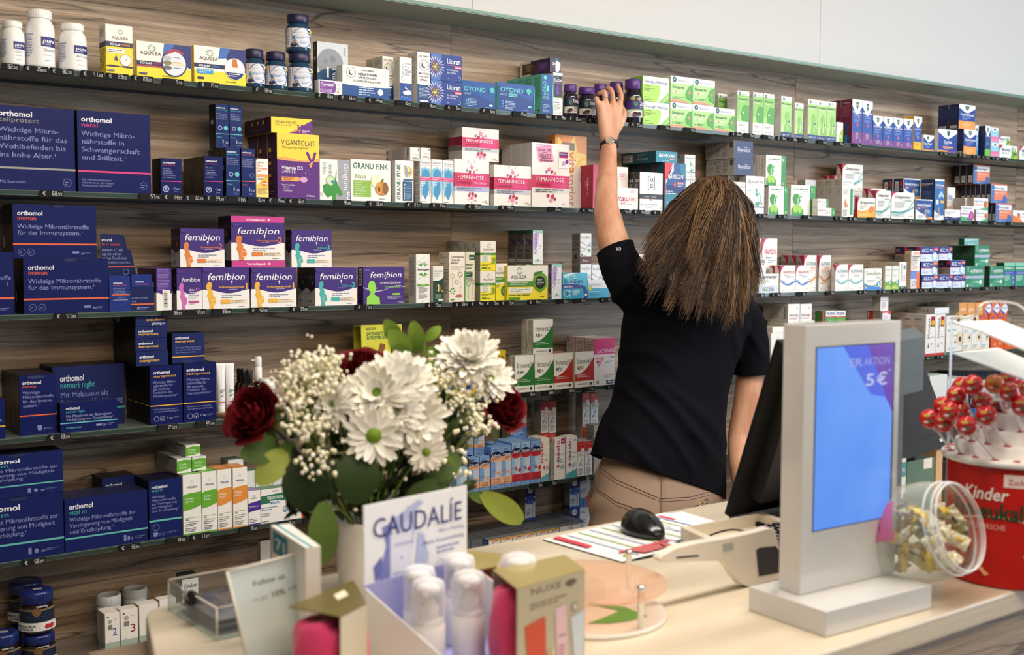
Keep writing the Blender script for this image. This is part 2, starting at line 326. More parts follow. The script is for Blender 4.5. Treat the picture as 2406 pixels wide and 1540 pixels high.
dz('drt', 'wide white and metallic blue melatonin tablet carton with a moon logo', WH, '#dcd8d2', '#eae6e0',
 'R 0 0 1 .4 #23508f\nE .5 .42 .56 .06 #f1eee8\nO .18 .78 .1 .006 #3c3f52\nC .18 .78 .05 #33374a\nC .2 .8 .045 #f1eee8\nT .4 .86 .26 .045 #33343c b|DR.THEISS\nT .33 .72 .4 .075 #25335f b|MELATONIN\nT .33 .61 .4 .075 #3c4562|EINSCHLAF-\nT .22 .5 .6 .06 #3c4562|SCHMELZTABLETTEN\nG .33 .31 .38 4 #c3d6ee .075\nC .8 .22 .06 #e9eef6')
dz('drs', 'tall narrow white and blue sleep spray carton with a crescent logo', WH, '#d6d1ca', '#eae6e0',
 'R 0 0 1 .38 #24477f\nE .5 .38 .5 .02 #f1eee8\nT .12 .91 .76 .028 #33343c b|DR.THEISS\nO .52 .75 .36 .02 #3c3f52\nC .5 .75 .18 #3c4562\nC .58 .77 .17 #f1eee8\nT .1 .57 .84 .032 #25335f b|MELATONIN\nT .1 .51 .84 .03 #3c4562|EINSCHLAF-\nT .2 .44 .6 .04 #3c4562|SPRAY\nG .12 .31 .7 8 #a9bfe0 .027\nR .18 .03 .82 .06 #e9eef6', 'G .15 .92 .7 6 #8b8c90 .02\nG .15 .7 .7 12 #a6a6a8 .03')
dz('mels', 'tall white spray carton with sideways grey script above a night sky and cloud', WH, '#d6d1ca', '#eae6e0',
 'R 0 0 1 .42 #2f4f92\nR 0 0 1 .1 #2f66b8\nT .3 .46 .42 .2 #9fa6bc iv|Melatonin\nT .42 .85 .5 .03 #4a5a92|Einschlaf-\nT .42 .78 .35 .03 #4a5a92|Spray\nG .42 .72 .5 5 #7c88b4 .03\nC .56 .32 .13 #eef2fa\nC .62 .34 .12 #2f4f92\nE .6 .2 .36 .05 #dfe8f4\nE .7 .23 .2 .04 #dfe8f4\nG .1 .1 .8 1 #cdd8ea .03', 'G .15 .92 .7 30 #a6a6a8 .028')
dz('lior', 'blue sleep herb carton with a passion flower and white lettering', '#27408e', '#22357a', '#2b4796',
 'P #4f74b8 0 1 .35 1 .3 0 0 0\nF .14 .5 .3 20 #cfc8dd\nF .14 .5 .22 24 #4d3f86\nC .14 .5 .13 #6e4a6a\nF .14 .5 .12 6 #b9c04a\nC .14 .5 .04 #d3cf5a\nT .5 .68 .44 .2 #f4f6fa b|Lioran\nR .5 .6 .98 .615 #c94a5e\nR .74 .5 .98 .6 #c94a5e\nT .77 .52 .19 .06 #fff bi|centra\nT .5 .4 .36 .08 #e8edf6|Zur Förderung\nT .5 .29 .3 .08 #e8edf6|des Schlafes\nG .5 .1 .14 1 #cfd8ea .05\nO .9 .14 .045 .008 #cfd8ea')
dz('oyo', 'wide blue night tablet carton with thin turquoise letters', '#22549c', '#4fb8a8', '#2a60a8',
 'P #1d4488 0 0 1 0 1 .25 0 .7\nT .03 .63 .66 .17 #74d8cc|OYONO\nT .03 .5 .22 .07 #a9d6e4|NACHT\nC .9 .72 .075 #4fc0b0\nR .8 .6 1 .72 #2a60a8\nC .9 .71 .05 #4fc0b0\nT .04 .1 .1 .24 #5b9fd8|3\nG .16 .34 .28 6 #a8c4e4 .052\nR .04 .38 .6 .385 #4f7fb8\nE .86 .15 .06 .04 #cfe6f6\nG .66 .06 .3 1 #7fb0dc .04')
dz('oyi', 'wide blue night tablet carton with a turquoise label under the thin letters', '#29539f', '#59c4b2', '#2a60a8',
 'P #233f86 0 0 1 0 1 .4 0 .9\nT .07 .68 .62 .17 #74d8cc|OYONO\nT .07 .55 .2 .07 #a9d6e4|NACHT\nR .3 .53 .53 .64 #74d8cc\nT .32 .55 .19 .07 #233f86 b|INTENS\nC .84 .76 .07 #4fc0b0\nR .74 .66 .94 .75 #2a4d94\nC .84 .74 .045 #4fc0b0\nT .07 .14 .1 .24 #5b9fd8|3\nG .2 .34 .3 6 #a8c4e4 .052\nE .86 .22 .055 .035 #7fd8cc\nP #59c4b2 1 1 .975 .5 1 0\nG .62 .08 .3 1 #7fb0dc .04')
dz('oyt', 'tall turquoise sided night carton with a sideways blue front', '#24549c', '#62bfae', '#3aa898',
 'P #1d4488 0 0 1 0 1 .3 0 .6\nC .3 .92 .14 #6ad0c0\nT .4 .38 .45 .28 #74d8cc v|OYONO\nT .58 .38 .18 .14 #a9d6e4 v|NACHT\nR .46 .58 .6 .72 #74d8cc\nG .12 .24 .6 3 #a8c4e4 .03\nG .12 .12 .6 3 #a8c4e4 .025\nP #62bfae 1 1 .9 .5 1 0', 'G .1 .92 .8 3 #2c6a62 .02\nG .1 .84 .8 16 #3f8a7e .028\nC .65 .12 .08 #24504a')
ZW = 'E {u} {v} {r} {q} #2f7a58\n'
dz('zzs', 'tall purple and white night spray carton with a violet pump', '#33264f', '#e8e4e0', '#f1eee8',
 'R 0 .93 1 1 #efeae6\nC .4 .9 .16 #2f7a58\nT .04 .8 .9 .06 #f1eefa b|ZzzQuil\nT .06 .75 .8 .025 #b9aed2|GUTE NACHT\nP #6a3f9c .3 .5 .34 .66 .4 .72 .5 .72 .56 .66 .6 .5\nR 0 0 1 .43 #f0edea\nR 0 .42 1 .44 #6a9a3a\nF .36 .41 .2 7 #3f3468\nT .04 .3 .6 .03 #4a4166 b|Melatonin\nG .04 .26 .8 5 #8b9a70 .03\nO .26 .08 .1 .02 #77757a\nO .7 .08 .1 .02 #77757a')
dz('zzl', 'dark purple spray carton lying on its side with a torn white sticker', '#332550', '#3b2452', '#2c2044',
 'C .5 .85 .14 #2f7a58\nT .1 .5 .8 .18 #f4f2f8 b|ZzzQuil\nT .12 .36 .5 .08 #b9aed2|GUTE\nP #eef0f2 .4 .1 .42 .7 .6 .8 .95 .66 .92 .3 .75 .05 .55 .04', 'R 0 0 .35 1 #cfc9c2\nR .08 .12 .52 .86 #3c2a22\nG .14 .7 .3 4 #a08c74 .13\nR .58 .25 .9 .75 #57307a\nR .66 .35 .84 .65 #6f4294\nR .96 0 1 1 #e8e4e8')
dz('vert', 'lime green and white dizziness tablet carton', '#eef0ec', '#8fcf3c', '#8fcf3c',
 'P #a8d95a 0 0 0 .92 .56 .94 .66 .7 .68 .45 .62 .2 .54 0\nR .03 .68 1 .92 #eef6fb\nT .06 .74 .86 .12 #3c4468 b|Vertigo Hennig\nG .06 .6 .34 1 #55682c .05\nT .06 .49 .42 .055 #4a6a22|Schwindel im Alter\nG .06 .43 .35 1 #55682c .05\nC .09 .32 .025 #eef6e2\nG .06 .16 .3 1 #6a8a2c .05\nG .06 .05 .5 1 #55682c .05\nP #8fd04a .62 0 1 .46 1 .3 .76 0\nP #6cba3a .8 0 1 .24 1 0')
BN = 'C {0} {1} {2} #27457c\nE {0} {1} {3} {4} #7cc04a\nT {5} {6} {7} {8} #6a7d92|Bionorica\n'
dz('sinu', 'white and green sinus tablet carton with a face profile and coral base', '#8fcb6a', '#e2e4de', '#f1eee8',
 'R 0 .74 1 1 #eff2ee\nP #aedb8c 0 .74 1 .74 .4 .1 0 .1\nC .17 .87 .09 #27457c\nE .17 .87 .04 .05 #7cc04a\nT .31 .81 .5 .09 #77869a|Bionorica\nT .07 .54 .54 .1 #2e4c50 b|Sinupret\nT .07 .38 .42 .1 #f4f8f0 b|extract\nT .19 .38 .09 .1 #e0604c b|x\nG .2 .2 .4 2 #3d7a34 .06\nT .06 .14 .1 .07 #2d6a34|20\nP #55a24c 1 .7 .86 .68 .76 .56 .72 .42 .68 .36 .74 .32 .72 .22 .8 .16 .9 .12 1 .08\nC .84 .42 .05 #ec8a6c\nP #ec8f72 0 .1 .6 .08 .8 0 0 0')
dz('sint', 'tall white and green sinus drops carton with a face profile', '#f1f0ea', '#d8d5cf', '#e8e6e0',
 'R 0 .28 1 .9 #a6d57e\nP #8cc864 0 .9 1 .9 1 .6 0 .4\nC .2 .93 .1 #27457c\nE .2 .93 .05 .02 #7cc04a\nT .36 .915 .55 .035 #8d9aa8|Bionorica\nT .08 .79 .8 .045 #2e4c50 b|Sinupret\nT .1 .73 .5 .03 #eef6ea b|Tropfen\nP #55a24c 1 .66 .6 .68 .42 .6 .36 .5 .3 .44 .38 .4 .36 .32 .6 .29 1 .28\nC .5 .49 .07 #eef4ea\nG .1 .2 .7 2 #8a9a86 .025\nT .1 .06 .25 .035 #77797c|100\nG .42 .08 .4 2 #9a9a9a .02', 'G .12 .93 .8 4 #6d6e72 .018\nG .12 .8 .7 6 #b0b0ac .04')
dz('bron', 'tall green and white cough syrup carton with a torso outline and navy foot', '#a9d682', '#dad6cf', '#e9e6df',
 'R 0 .88 1 1 #eff0ea\nR 0 .13 1 .32 #c2e09a\nR 0 0 1 .13 #26427c\nC .24 .93 .1 #27457c\nE .24 .93 .05 .02 #7cc04a\nT .4 .915 .5 .03 #8d9aa8|Bionorica\nT .08 .8 .84 .04 #2e4c50 b|Bronchipret\nT .1 .74 .5 .03 #f2f8ec b|Saft TE\nH .34 .14 .66 .5 #8cc468\nP #eef4e4 .6 .2 .62 .46 .68 .44 .66 .2\nC .72 .4 .07 #27457c\nT .08 .045 .3 .04 #e8ecf4 b|100\nG .44 .07 .45 2 #b9c4dc .03', 'G .12 .93 .8 4 #8d8e92 .018\nG .12 .8 .7 8 #b4b2ac .04')
dz('bgr', 'short white and green leaf carton beside the syrup row', '#e9efe2', '#d8d5cf', '#e8e6e0',
 'T .05 .78 .6 .08 #77869a|rica\nP #8bc34a .4 0 .45 .4 .7 .6 1 .7 1 0\nE .6 .3 .25 .1 #b4dc7c')
def wick(t, sub=''): return f'U .66 .84 #eef0f2\nP #2b6a50 .36 .94 .64 .94 .6 .82 .5 .76 .4 .82\nT .41 .86 .18 .03 #e8f0ea b|WICK\n'
dz('medn', 'tall blue cold syrup carton with maroon side and violet foot', '#2d55a8', '#6c1f3c', '#eceef2',
 'R 0 0 1 .27 #7a4a8c\n'+wick('')+'T .06 .69 .88 .05 #eef2fa b|MediNait\nT .22 .63 .56 .03 #d4def2|Erkältungs\nT .25 .59 .5 .03 #d4def2|für die Nacht\nG .2 .55 .6 3 #8fa8dc .025\nR .4 .4 .6 .48 #c05a7a\nG .35 .24 .3 5 #d8c8e4 .03\nR .74 .05 .96 .12 #9a6cae', 'C .16 .93 .1 #2b6a50\nT .3 .91 .5 .035 #d8a8b8 b|MediNait\nG .15 .86 .75 9 #a05a72 .03\nH .35 .0 .5 .5 #23467c\nR .4 .02 .6 .2 #3f78b8')
dz('meds', 'short blue cold syrup carton with violet foot', '#2d55a8', '#1f3f80', '#eceef2',
 'R 0 0 1 .22 #7a4a8c\n'+wick('')+'T .08 .62 .84 .06 #eef2fa b|MediNait\nT .22 .54 .56 .04 #d4def2|Erkältungs\nG .2 .48 .6 3 #8fa8dc .03\nR .42 .28 .58 .38 #c8708c\nG .35 .19 .35 5 #d8c8e4 .03\nR .74 .04 .96 .14 #9a6cae')
dz('hust', 'blue cough syrup carton with yellow foot and yellow side', '#2d55a8', '#e8b828', '#ecc038',
 'R 0 0 1 .24 #ecb92c\n'+wick('')+'T .08 .6 .84 .05 #cfe0f6 b|Husten Sirup\nG .2 .53 .6 3 #8fa8dc .04\nR .42 .34 .58 .43 #ecb92c\nG .2 .18 .6 2 #a5811c .04')
dz('daym', 'small white and blue daytime capsule carton with an orange edge', '#24479a', '#dcd8d2', '#eceef2',
 'R 0 0 1 .08 #f0a04c\nU .55 .82 #eef0f2\nE .42 .82 .1 .1 #2b6a50\nT .04 .38 .74 .14 #eef2fa b|DayMed\nG .14 .26 .6 2 #8fa8dc .08')
dz('dayn', 'broad white and blue day and night carton', '#24479a', '#dcd6ce', '#eceef2',
 'R 0 0 1 .1 #eaa05c\nR .5 0 1 .1 #7a4a8c\nU .6 .84 #eef0f2\nP #2b6a50 .45 .94 .62 .94 .6 .76 .53 .7 .47 .76\nT .3 .4 .44 .13 #eef2fa b|DayNait\nG .3 .34 .4 1 #8fa8dc .06\nR .25 .2 .78 .27 #eaa05c\nG .3 .16 .5 1 #cfd8ee .05')
dz('daymk', 'blue and orange hot drink carton with a deep navy side', '#24479a', '#1b2550', '#eceef2',
 'R 0 0 1 .33 #f0a050\n'+wick('')+'T .1 .54 .82 .1 #eef2fa b|DayMed Kombi\nG .2 .48 .6 3 #8fa8dc .05\nG .25 .2 .5 3 #fbd9ae .06', 'C .16 .85 .12 #24503c\nG .1 .92 .85 12 #39457c .045\nB .15 .03 .8 .13')
dz('wblue', 'narrow pale blue inhaler carton', '#6fa8d8', '#d8dcdf', '#eceef2', 'U .66 .84 #eef0f2\nE .5 .86 .2 .06 #2b6a50\nG .2 .6 .6 6 #e4eef8 .05\nR 0 0 1 .2 #4c8cc8')
dz('wgr', 'narrow deep blue syrup carton with a lime foot', '#2a4f8c', '#1a2346', '#eceef2',
 'R 0 0 1 .24 #6cc04c\n'+wick('')+'T .1 .64 .8 .06 #cfe0f6 b|Sinex\nG .2 .56 .6 2 #3f9a8c .04\nG .2 .44 .6 3 #8fa8dc .04', 'C .3 .9 .1 #24503c\nG .2 .8 .6 3 #39457c .05')
dz('pkb', 'small pale blue and pink vapour carton', '#8ccbe8', '#d8dcdf', '#eceef2', 'U .7 .86 #eef0f2\nE .5 .86 .14 .09 #2b6a50\nR 0 .24 1 .4 #e87aa8\nR 0 .06 1 .24 #e890b4\nG .2 .52 .6 2 #e4eef8 .08')
dz('mobi', 'white and lime gel carton with aloe leaves and a red corner', '#eff2ec', '#d8d5cf', '#f1eee8',
 'P #c03a52 0 1 .18 1 0 .6\nT .12 .55 .48 .24 #3c3f86 b|Mobilat\nT .12 .34 .4 .12 #3fa872 b|DMB AKTIV GEL\nG .12 .24 .3 1 #a0a8a0 .06\nP #6cb43c .62 0 .7 .5 .66 .9 .8 .5 .95 1 .86 .5 1 .6 1 0\nF .76 .6 .14 9 #4c9a34\nC .84 .4 .05 #9a3050\nP #a8cf3c .7 0 1 .3 1 0')
# second shelf
def orth(sub, sc, u, tv, tw, th, sw, lines, lv, lh, ls, st, stc, extra=''):
    o = f'T {u} {tv} {tw} {th} #f3f4fa b|orthomol\nT {u} {tv-th*1.02:.3f} {sw} {th*.86:.3f} {sc} |{sub}\n'
    for i, (t, w) in enumerate(lines): o += f'T {u} {lv-i*ls:.3f} {w} {lh} {LB} |{t}\n'
    if st: o += f'R 0 {st} 1 {st+stc[1]:.3f} {stc[0]}\n'
    return o+extra
CI = lambda u, v, r: f'O {u} {v} {r} {r*.1:.4f} #7d86bd\nG {u-r*.6:.3f} {v:.3f} {r*1.2:.3f} 2 #7d86bd {r*.5:.3f}\n'
dz('cell', 'large navy supplement carton with a silver stripe and beige subtitle', NV, BK, '#20295c',
 orth('cellprotect', '#9c9a90', .13, .875, .38, .066, .46, [('Wichtige Mikro-', .68), ('nährstoffe für das', .78), ('Wohlbefinden bis', .76), ('ins hohe Alter.¹', .64)], .69, .062, .1, .25, ('#a3a29c', .022), CI(.9, .105, .05)+'T .13 .08 .3 .035 #8d96cb |Mit Spermidin.\n'), '', 1)
dz('nat', 'large navy supplement carton with a pink stripe and pink subtitle', NV, BK, '#20295c',
 orth('natal', '#dc4a86', .055, .865, .41, .062, .22, [('Wichtige Mikro-', .72), ('nährstoffe in', .575), ('Schwangerschaft', .79), ('und Stillzeit.¹', .59)], .69, .062, .097, .245, ('#dc4a86', .022), CI(.89, .1, .05)+'T .055 .14 .4 .026 #8d96cb |Mit Milchsäurebakterien-\nT .055 .105 .42 .026 #8d96cb |kulturen sowie den Folaten\nT .055 .07 .4 .026 #8d96cb |Folsäure und Quatrefolic.\n'), 'G .1 .9 .8 3 #3a3c48 .03', 1)
def orsm(sub, sc, stc, words, num):
    o = f'T .1 .86 .58 .05 #f3f4fa b|orthomol\nT .1 .8 .6 .042 {sc} |{sub}\n'
    for i, t in enumerate(words): o += f'T .1 {.7-i*.06:.3f} {.042*len(t):.2f} .034 #a8b0dc |{t}\n'
    return o+f'R 0 .36 1 .38 {stc}\nO .24 .16 .15 .045 #aab2d8\nC .24 .17 .06 #aab2d8\nO .64 .17 .06 .012 #aab2d8\nT .7 .14 .16 .05 #d8dcf0 |{num}\nG .62 .08 .3 1 #8d96cb .03\n'
OS = 'G .2 .9 .3 1 #4a4c58 .03\nG .62 .8 .25 2 #3c3e4a .02\nR .6 .3 .66 .7 #33353f\nR .78 .1 .82 .55 #2c2e38'
dz('ojun', 'small navy junior probiotic carton with a pink stripe', NV, BK, '#20222e', orsm('pro junior', '#c23a7c', '#d2458a', ['Mit einer', 'Kombination', 'ausgewählter', 'Darmsymbionten', 'und Vitamin C.'], '10'), OS, 1)
dz('opro', 'small navy probiotic carton with a dark pink stripe', NV, BK, '#20222e', orsm('pro metabol', '#a8306c', '#b03a80', ['Mit einer', 'Kombination', 'ausgewählter', 'Darmsymbionten', 'und Zink.'], '30'), OS, 1)
def spr(sub, sc, stc, words, num, x=''):
    o = f'T .08 .9 .64 .038 #f3f4fa b|orthomol\nT .08 .855 .85 .034 {sc} |{sub}\n'
    for i, t in enumerate(words): o += f'T .08 {.77-i*.038:.3f} {.055*len(t):.2f} .026 #a8b0dc |{t}\n'
    return o+f'R 0 .32 1 .335 {stc}\nT .1 .24 .36 .034 {stc} |Spray\nR .5 .12 .6 .19 #8d96cb\nR .53 .19 .57 .22 #8d96cb\nT .66 .12 .26 .04 #d8dcf0 |{num}\nG .5 .07 .4 2 #6d76ab .025\n'+x
dz('nsp', 'tall slim navy night spray carton with a turquoise stripe', '#1c2f68', BK, '#20222e', spr('nemuri night', '#46b0b8', '#6cc4cc', ['Mit Melatonin', 'als Beitrag zur', 'Verkürzung der', 'Einschlafzeit.¹'], '125', 'O .34 .46 .16 .06 #9aa4d4\nC .76 .46 .16 #6cc4cc\n'), 'G .15 .95 .7 18 #3c4048 .022\nR .3 .55 .7 .64 #b8bac0\nG .2 .5 .6 14 #34383f .03', 1)
dz('d3k', 'tall slim navy vitamin spray carton with an orange stripe', '#1c2b66', BK, '#20222e', spr('vitamin D3+K2', '#dc5a48', '#ec6c48', ['Mit Vitamin D', 'als Beitrag zu', 'einer normalen', 'Funktion des', 'Immunsystems.¹'], '130', 'O .72 .45 .15 .02 #9aa4d4\n'), OS, 1)
dz('eun', 'small white and yellow vitamin drops carton with orange lettering', '#f4f0ea', '#eee6dc', '#f4f0ea',
 'P #f4c64c 0 0 1 0 1 .6 .6 .5 0 .3\nP #f8dc84 0 0 1 0 1 .2 0 .3\nP #d03a4c 0 1 .2 1 0 .95\nT .12 .88 .5 .035 #3c3c48 |EUNOVA\nT .12 .8 .44 .05 #e88440 b|Duo\nT .12 .73 .8 .05 #e88440 b|Protect\nT .12 .66 .3 .05 #e88440 b|D3\nR .1 .53 .94 .6 #f0a060\nG .12 .49 .6 2 #8a8078 .03\nC .66 .37 .18 #d8684a\nR .5 .35 .86 .38 #f4e4d4\nG .1 .24 .8 6 #b89a58 .03')
dz('vig', 'tall yellow and purple vitamin D carton with a large purple V', '#5d2a7e', '#3a1e46', '#f6d648',
 'R 0 .6 1 1 #f6d648\nK .6 .012 .05 #f4a860 1\nT .1 .82 .8 .085 #3c3040|VIGANTOLVIT\nT .12 .77 .62 .04 #8a7838|Nahrungsergänzungsmittel\nP #6a2f86 .67 .73 .74 .73 .82 .6 .87 .73 .94 .73 .83 .5\nP #f0a04c .75 .54 .86 .6 .8 .48\nT .1 .45 .5 .052 #f6f0f8 b|Vitamin D3\nT .1 .395 .35 .045 #e8dcf0|2000 I.E.\nP #f0a860 .1 .27 .5 .27 .54 .31 .5 .335 .1 .335\nE .62 .3 .09 .045 #d8a0d0\nG .13 .31 .3 2 #9a5a2c .028\nC .66 .4 .012 #c8b0dc\nC .76 .38 .012 #c8b0dc\nC .72 .44 .01 #c8b0dc\nT .1 .2 .3 .025 #e8dcf0 b|Vitamin D unterstützt:\nT .14 .17 .13 .022 #e8dcf0|Knochen\nT .14 .14 .12 .022 #e8dcf0|Muskeln\nT .14 .11 .2 .022 #e8dcf0|Immunsystem\nT .68 .04 .2 .026 #e8dcf0 b|60 Tabletten', 'R .15 .72 .4 .78 #f0b848\nR .6 .72 .85 .8 #4e3058\nR .15 .52 .4 .57 #f0b848\nR .6 .5 .85 .6 #4e3058\nR .15 .33 .4 .39 #f0b848\nG .2 .66 .6 2 #8a5a6c .03\nG .2 .46 .6 2 #8a5a6c .03\nG .2 .26 .6 2 #8a5a6c .03\nG .2 .1 .5 2 #c8862c .03')
dz('vigl', 'yellow and purple vitamin D carton lying flat on top of the upright ones', '#f6d648', '#40204c', '#e8c83c',
 'P #6a2f86 .4 0 1 .95 1 0\nP #f2a258 .4 0 .7 .45 .62 .2\nT .1 .62 .52 .18 #3c3040|VIGANTOLVIT\nT .1 .5 .38 .08 #8a7838|Nahrungsergänzungsmittel\nP #6a2f86 .62 .62 .66 .62 .69 .34 .73 .62 .77 .62 .69 .1\nP #f0a04c .66 .24 .72 .34 .68 .1\nT .74 .18 .18 .09 #f6f0f8 b|Vitamin D3\nT .74 .08 .12 .07 #e8dcf0|2000 I.E.', 'R .25 .6 .31 .85 #f0b848\nR .47 .6 .53 .85 #f0b848\nR .69 .6 .75 .85 #f0b848\nR .18 .2 .23 .8 #5c3c66\nR .4 .2 .45 .8 #5c3c66\nR .62 .2 .67 .8 #5c3c66\nR .25 .15 .32 .4 #5c3c66\nR .47 .15 .54 .4 #5c3c66\nR .72 .15 .79 .4 #5c3c66')
dz('ging', 'white and grey ginkgo carton with a large green leaf, lettered sideways', '#f0ede8', '#dcd8d2', '#e6e2dc',
 'P #a3a5ae .58 1 1 1 1 0 .5 0 .62 .4\nT .8 .92 .66 .15 #eef0f2 d|Gingium\nT .93 .24 .2 .1 #4a6cb0 d|120\nR .9 .02 1 .22 #f0ede8\nT .93 .2 .16 .1 #3a5ca8 bd|120\nO .35 .48 .15 .02 #8db48c\nC .35 .48 .12 #cfe6b8\nC .42 .45 .05 #4a7cc0\nP #3f9440 .1 .36 .2 .4 .4 .34 .5 .5 .56 .78 .54 .5 .62 .34 .76 .16 .66 .1 .56 .2 .52 .02 .42 .0 .4 .12 .26 .06 .12 .2\nG .1 .9 .12 8 #8dbcc8 .035\nG .3 .88 .1 8 #9aa0a4 .035\nO .05 .14 .04 .008 #8a8c90')
dz('gfb', 'white bladder capsule carton with a pumpkin and a green panel', '#f3f1ec', '#dcd8d2', '#e6e2dc',
 'T .06 .78 .88 .14 #2f6650 b|GRANU FINK\nR .07 .1 .5 .5 #8fbc4a\nO .29 .58 .001 .0005 #888\nR .07 .52 .5 .525 #b8c4a8\nT .1 .55 .28 .1 #8aa854|Blase\nT .1 .43 .2 .04 #eef6e4|Traditionelles\nT .1 .38 .18 .04 #eef6e4|Arzneimittel\nT .1 .33 .3 .04 #eef6e4|zur Stärkung oder\nT .1 .28 .24 .04 #eef6e4|Kräftigung der\nT .1 .23 .26 .04 #eef6e4|Blasenfunktion\nG .1 .16 .3 2 #eef6e4 .05\nE .62 .5 .12 .16 #e6efc8\nE .77 .32 .17 .17 #c88a3c\nE .7 .32 .07 .15 #dc9c4c\nE .86 .32 .07 .15 #8c6034\nE .7 .3 .03 .07 #7a4c26\nP #5d7a38 .74 .48 .78 .56 .82 .56 .8 .48\nG .7 .06 .26 1 #77797c .03')
dz('gfp', 'white prostate capsule carton with sideways green lettering and a blue panel', '#f3f1ec', '#dcd8d2', '#e6e2dc',
 'T .28 .06 .86 .2 #2f6650 bv|GRANU FINK\nR .4 .04 .92 .5 #1d5280\nR .4 .04 .56 .5 #17406c\nT .53 .07 .38 .09 #e8eef4 bv|Prosta forte 500 mg\nG .6 .46 .28 10 #8db4d0 .042\nC .7 .74 .24 #f2c060\nC .66 .78 .14 #f8dc90\nP #8ea4ba .5 .9 .6 .86 .7 .74 .86 .76 .86 .7 .68 .68 .64 .6 .56 .6\nE .7 .54 .28 .03 #4a6684')
dz('gepl', 'white gel tube carton lying on top, printed upside down at its end', '#eceae6', '#d2cdc6', '#eceae6', 'R .3 .0 .8 .0 #ccc\nT .85 .24 .6 .2 #6a6c78 bx|Gepan\nT .85 .5 .5 .1 #d88aa8 x|Mannose\nC .84 .84 .05 #444', 'G .3 .9 .5 14 #8c8c90 .06\nT .93 .1 .85 .08 #33343a bv|Gepan\nC .06 .2 .05 #3f86b4\nC .06 .8 .03 #444')
dz('gep', 'tall white gel carton with blue petals and a pink band', '#f3f1ee', '#e2dcd4', '#eceae6',
 'T .08 .9 .8 .05 #33343c|Gepan\nT .1 .855 .75 .022 #d86a94|Mannose-Gel\nP #7cc0dc .1 .56 .05 .75 .25 .83 .35 .78 .5 .84 .65 .78 .8 .8 .98 .72 .95 .56\nP #4a94c4 .1 .56 .2 .72 .5 .78 .8 .72 .95 .56\nP #4a94c4 .1 .5 .95 .5 .7 .2 .5 .08 .2 .2\nP #8cc8e4 .02 .5 .3 .5 .12 .1\nP #8cc8e4 .98 .5 .7 .5 .9 .1\nR 0 .51 1 .6 #e0558c\nT .06 .57 .86 .022 #fbe8f0 b|Mannose-Hydro-\nT .06 .53 .5 .022 #fbe8f0 b|Komplex\nG .1 .47 .4 3 #e8f4fa .04\nG .08 .03 .8 1 #6a6c74 .025', 'T .12 .95 .7 .04 #33343c b|Gepan\nG .1 .88 .8 26 #8e8f93 .033')
def fem(sub, band2, num, uc='#b0202c'):
    o = 'R 0 .4 1 .7 #cc2f5e\nR .45 .4 .9 .7 #d8407c\nR 0 .29 1 .4 %s\n' % band2
    for (u, v, r, c) in ((.4, .95, .028, '#f0b8c8'), (.48, .9, .02, '#c8a8d8'), (.58, .96, .03, '#f0d0dc'), (.5, .83, .045, '#ec8cac'), (.36, .76, .03, '#a078c0'), (.64, .78, .025, '#b89ad0'), (.56, .73, .03, '#d86a94'), (.44, .73, .035, '#b02848'), (.44, .25, .03, '#a078c0'), (.42, .2, .03, '#b02848'), (.52, .24, .04, '#c8305c'), (.6, .2, .035, '#9c2038'), (.5, .15, .045, '#ec8cac'), (.4, .12, .025, '#f0b8c8'), (.6, .1, .025, '#c8a8d8'), (.5, .06, .025, '#f0c8d4')): o += f'C {u} {v} {r} {c}\n'
    return o+f'T .08 .56 .74 .09 #f8f0f2 |FEMANNOSE\nT .86 .56 .05 .05 #e87aa0|{sub}\nT .08 .46 .4 .055 #8c1c40|D-MANNOSE\nG .08 .36 .7 2 #8d8f9c .045\nT .8 .06 .08 .04 #9a9aa0|{num}\nR .9 .05 .97 .12 #e8e4e0\n'
dz('femn', 'white and crimson powder carton with pink bubbles and a grey band', '#f3eee8', '#e8e2da', '#f0eae2', fem('N', '#c4c8d4', '30'), 'R 0 .4 1 .7 #a02244\nR 0 .29 1 .4 #a8a4a4\nG .15 .62 .5 6 #c05a78 .03')
dz('femb', 'white and crimson powder carton with pink bubbles and a lilac band', '#f3eee8', '#e8e2da', '#f0eae2', fem('B', '#b4b8e0', '14')+'T .55 .46 .35 .05 #f4c8dc|MicroBiotic\n', 'R 0 .4 1 .7 #a02244\nR 0 .29 1 .4 #a8a4a4')
dz('femt', 'extra tall white and crimson powder carton with a pink tip note', '#f1ede9', '#d0cac6', '#f0eae2',
 'R 0 .3 1 .5 #cc2f5e\nR .45 .3 .9 .5 #d8407c\nR 0 .22 1 .3 #dcdcd8\nP #f096bc .1 .94 .5 .98 .57 .72 .18 .69\nT .15 .87 .34 .04 #33242c b|UNSER TIPP\nT .28 .84 .1 .02 #33242c b|MIT\nT .19 .785 .3 .05 #33242c b|GRATIS\nT .24 .755 .25 .024 #33242c b|FEMAVIVA\nT .2 .715 .34 .03 #33242c b|TRINKBRAUSE\nR .7 .62 .96 .94 #f6f4f6\nR .71 .8 .95 .88 #7a3a86\nT .73 .83 .2 .026 #f4e8f6|FEMAVIVA\nR .71 .785 .95 .8 #d83a78\nC .92 .73 .045 #7a3a9c\nC .83 .7 .05 #c4b8d4\nC .45 .6 .04 #ec8cac\nC .38 .56 .03 #a078c0\nC .52 .56 .03 #b02848\nC .6 .54 .03 #ec8cac\nC .42 .18 .035 #b02848\nC .54 .17 .045 #c8305c\nC .5 .11 .04 #ec8cac\nC .6 .13 .03 #9c2038\nT .1 .4 .72 .07 #f8f0f2|FEMANNOSE\nT .1 .335 .4 .04 #8c1c40|D-MANNOSE\nG .08 .27 .8 2 #77797c .03\nG .08 .97 .6 1 #9aa .015\nT .78 .04 .08 .03 #9a9aa0|14')
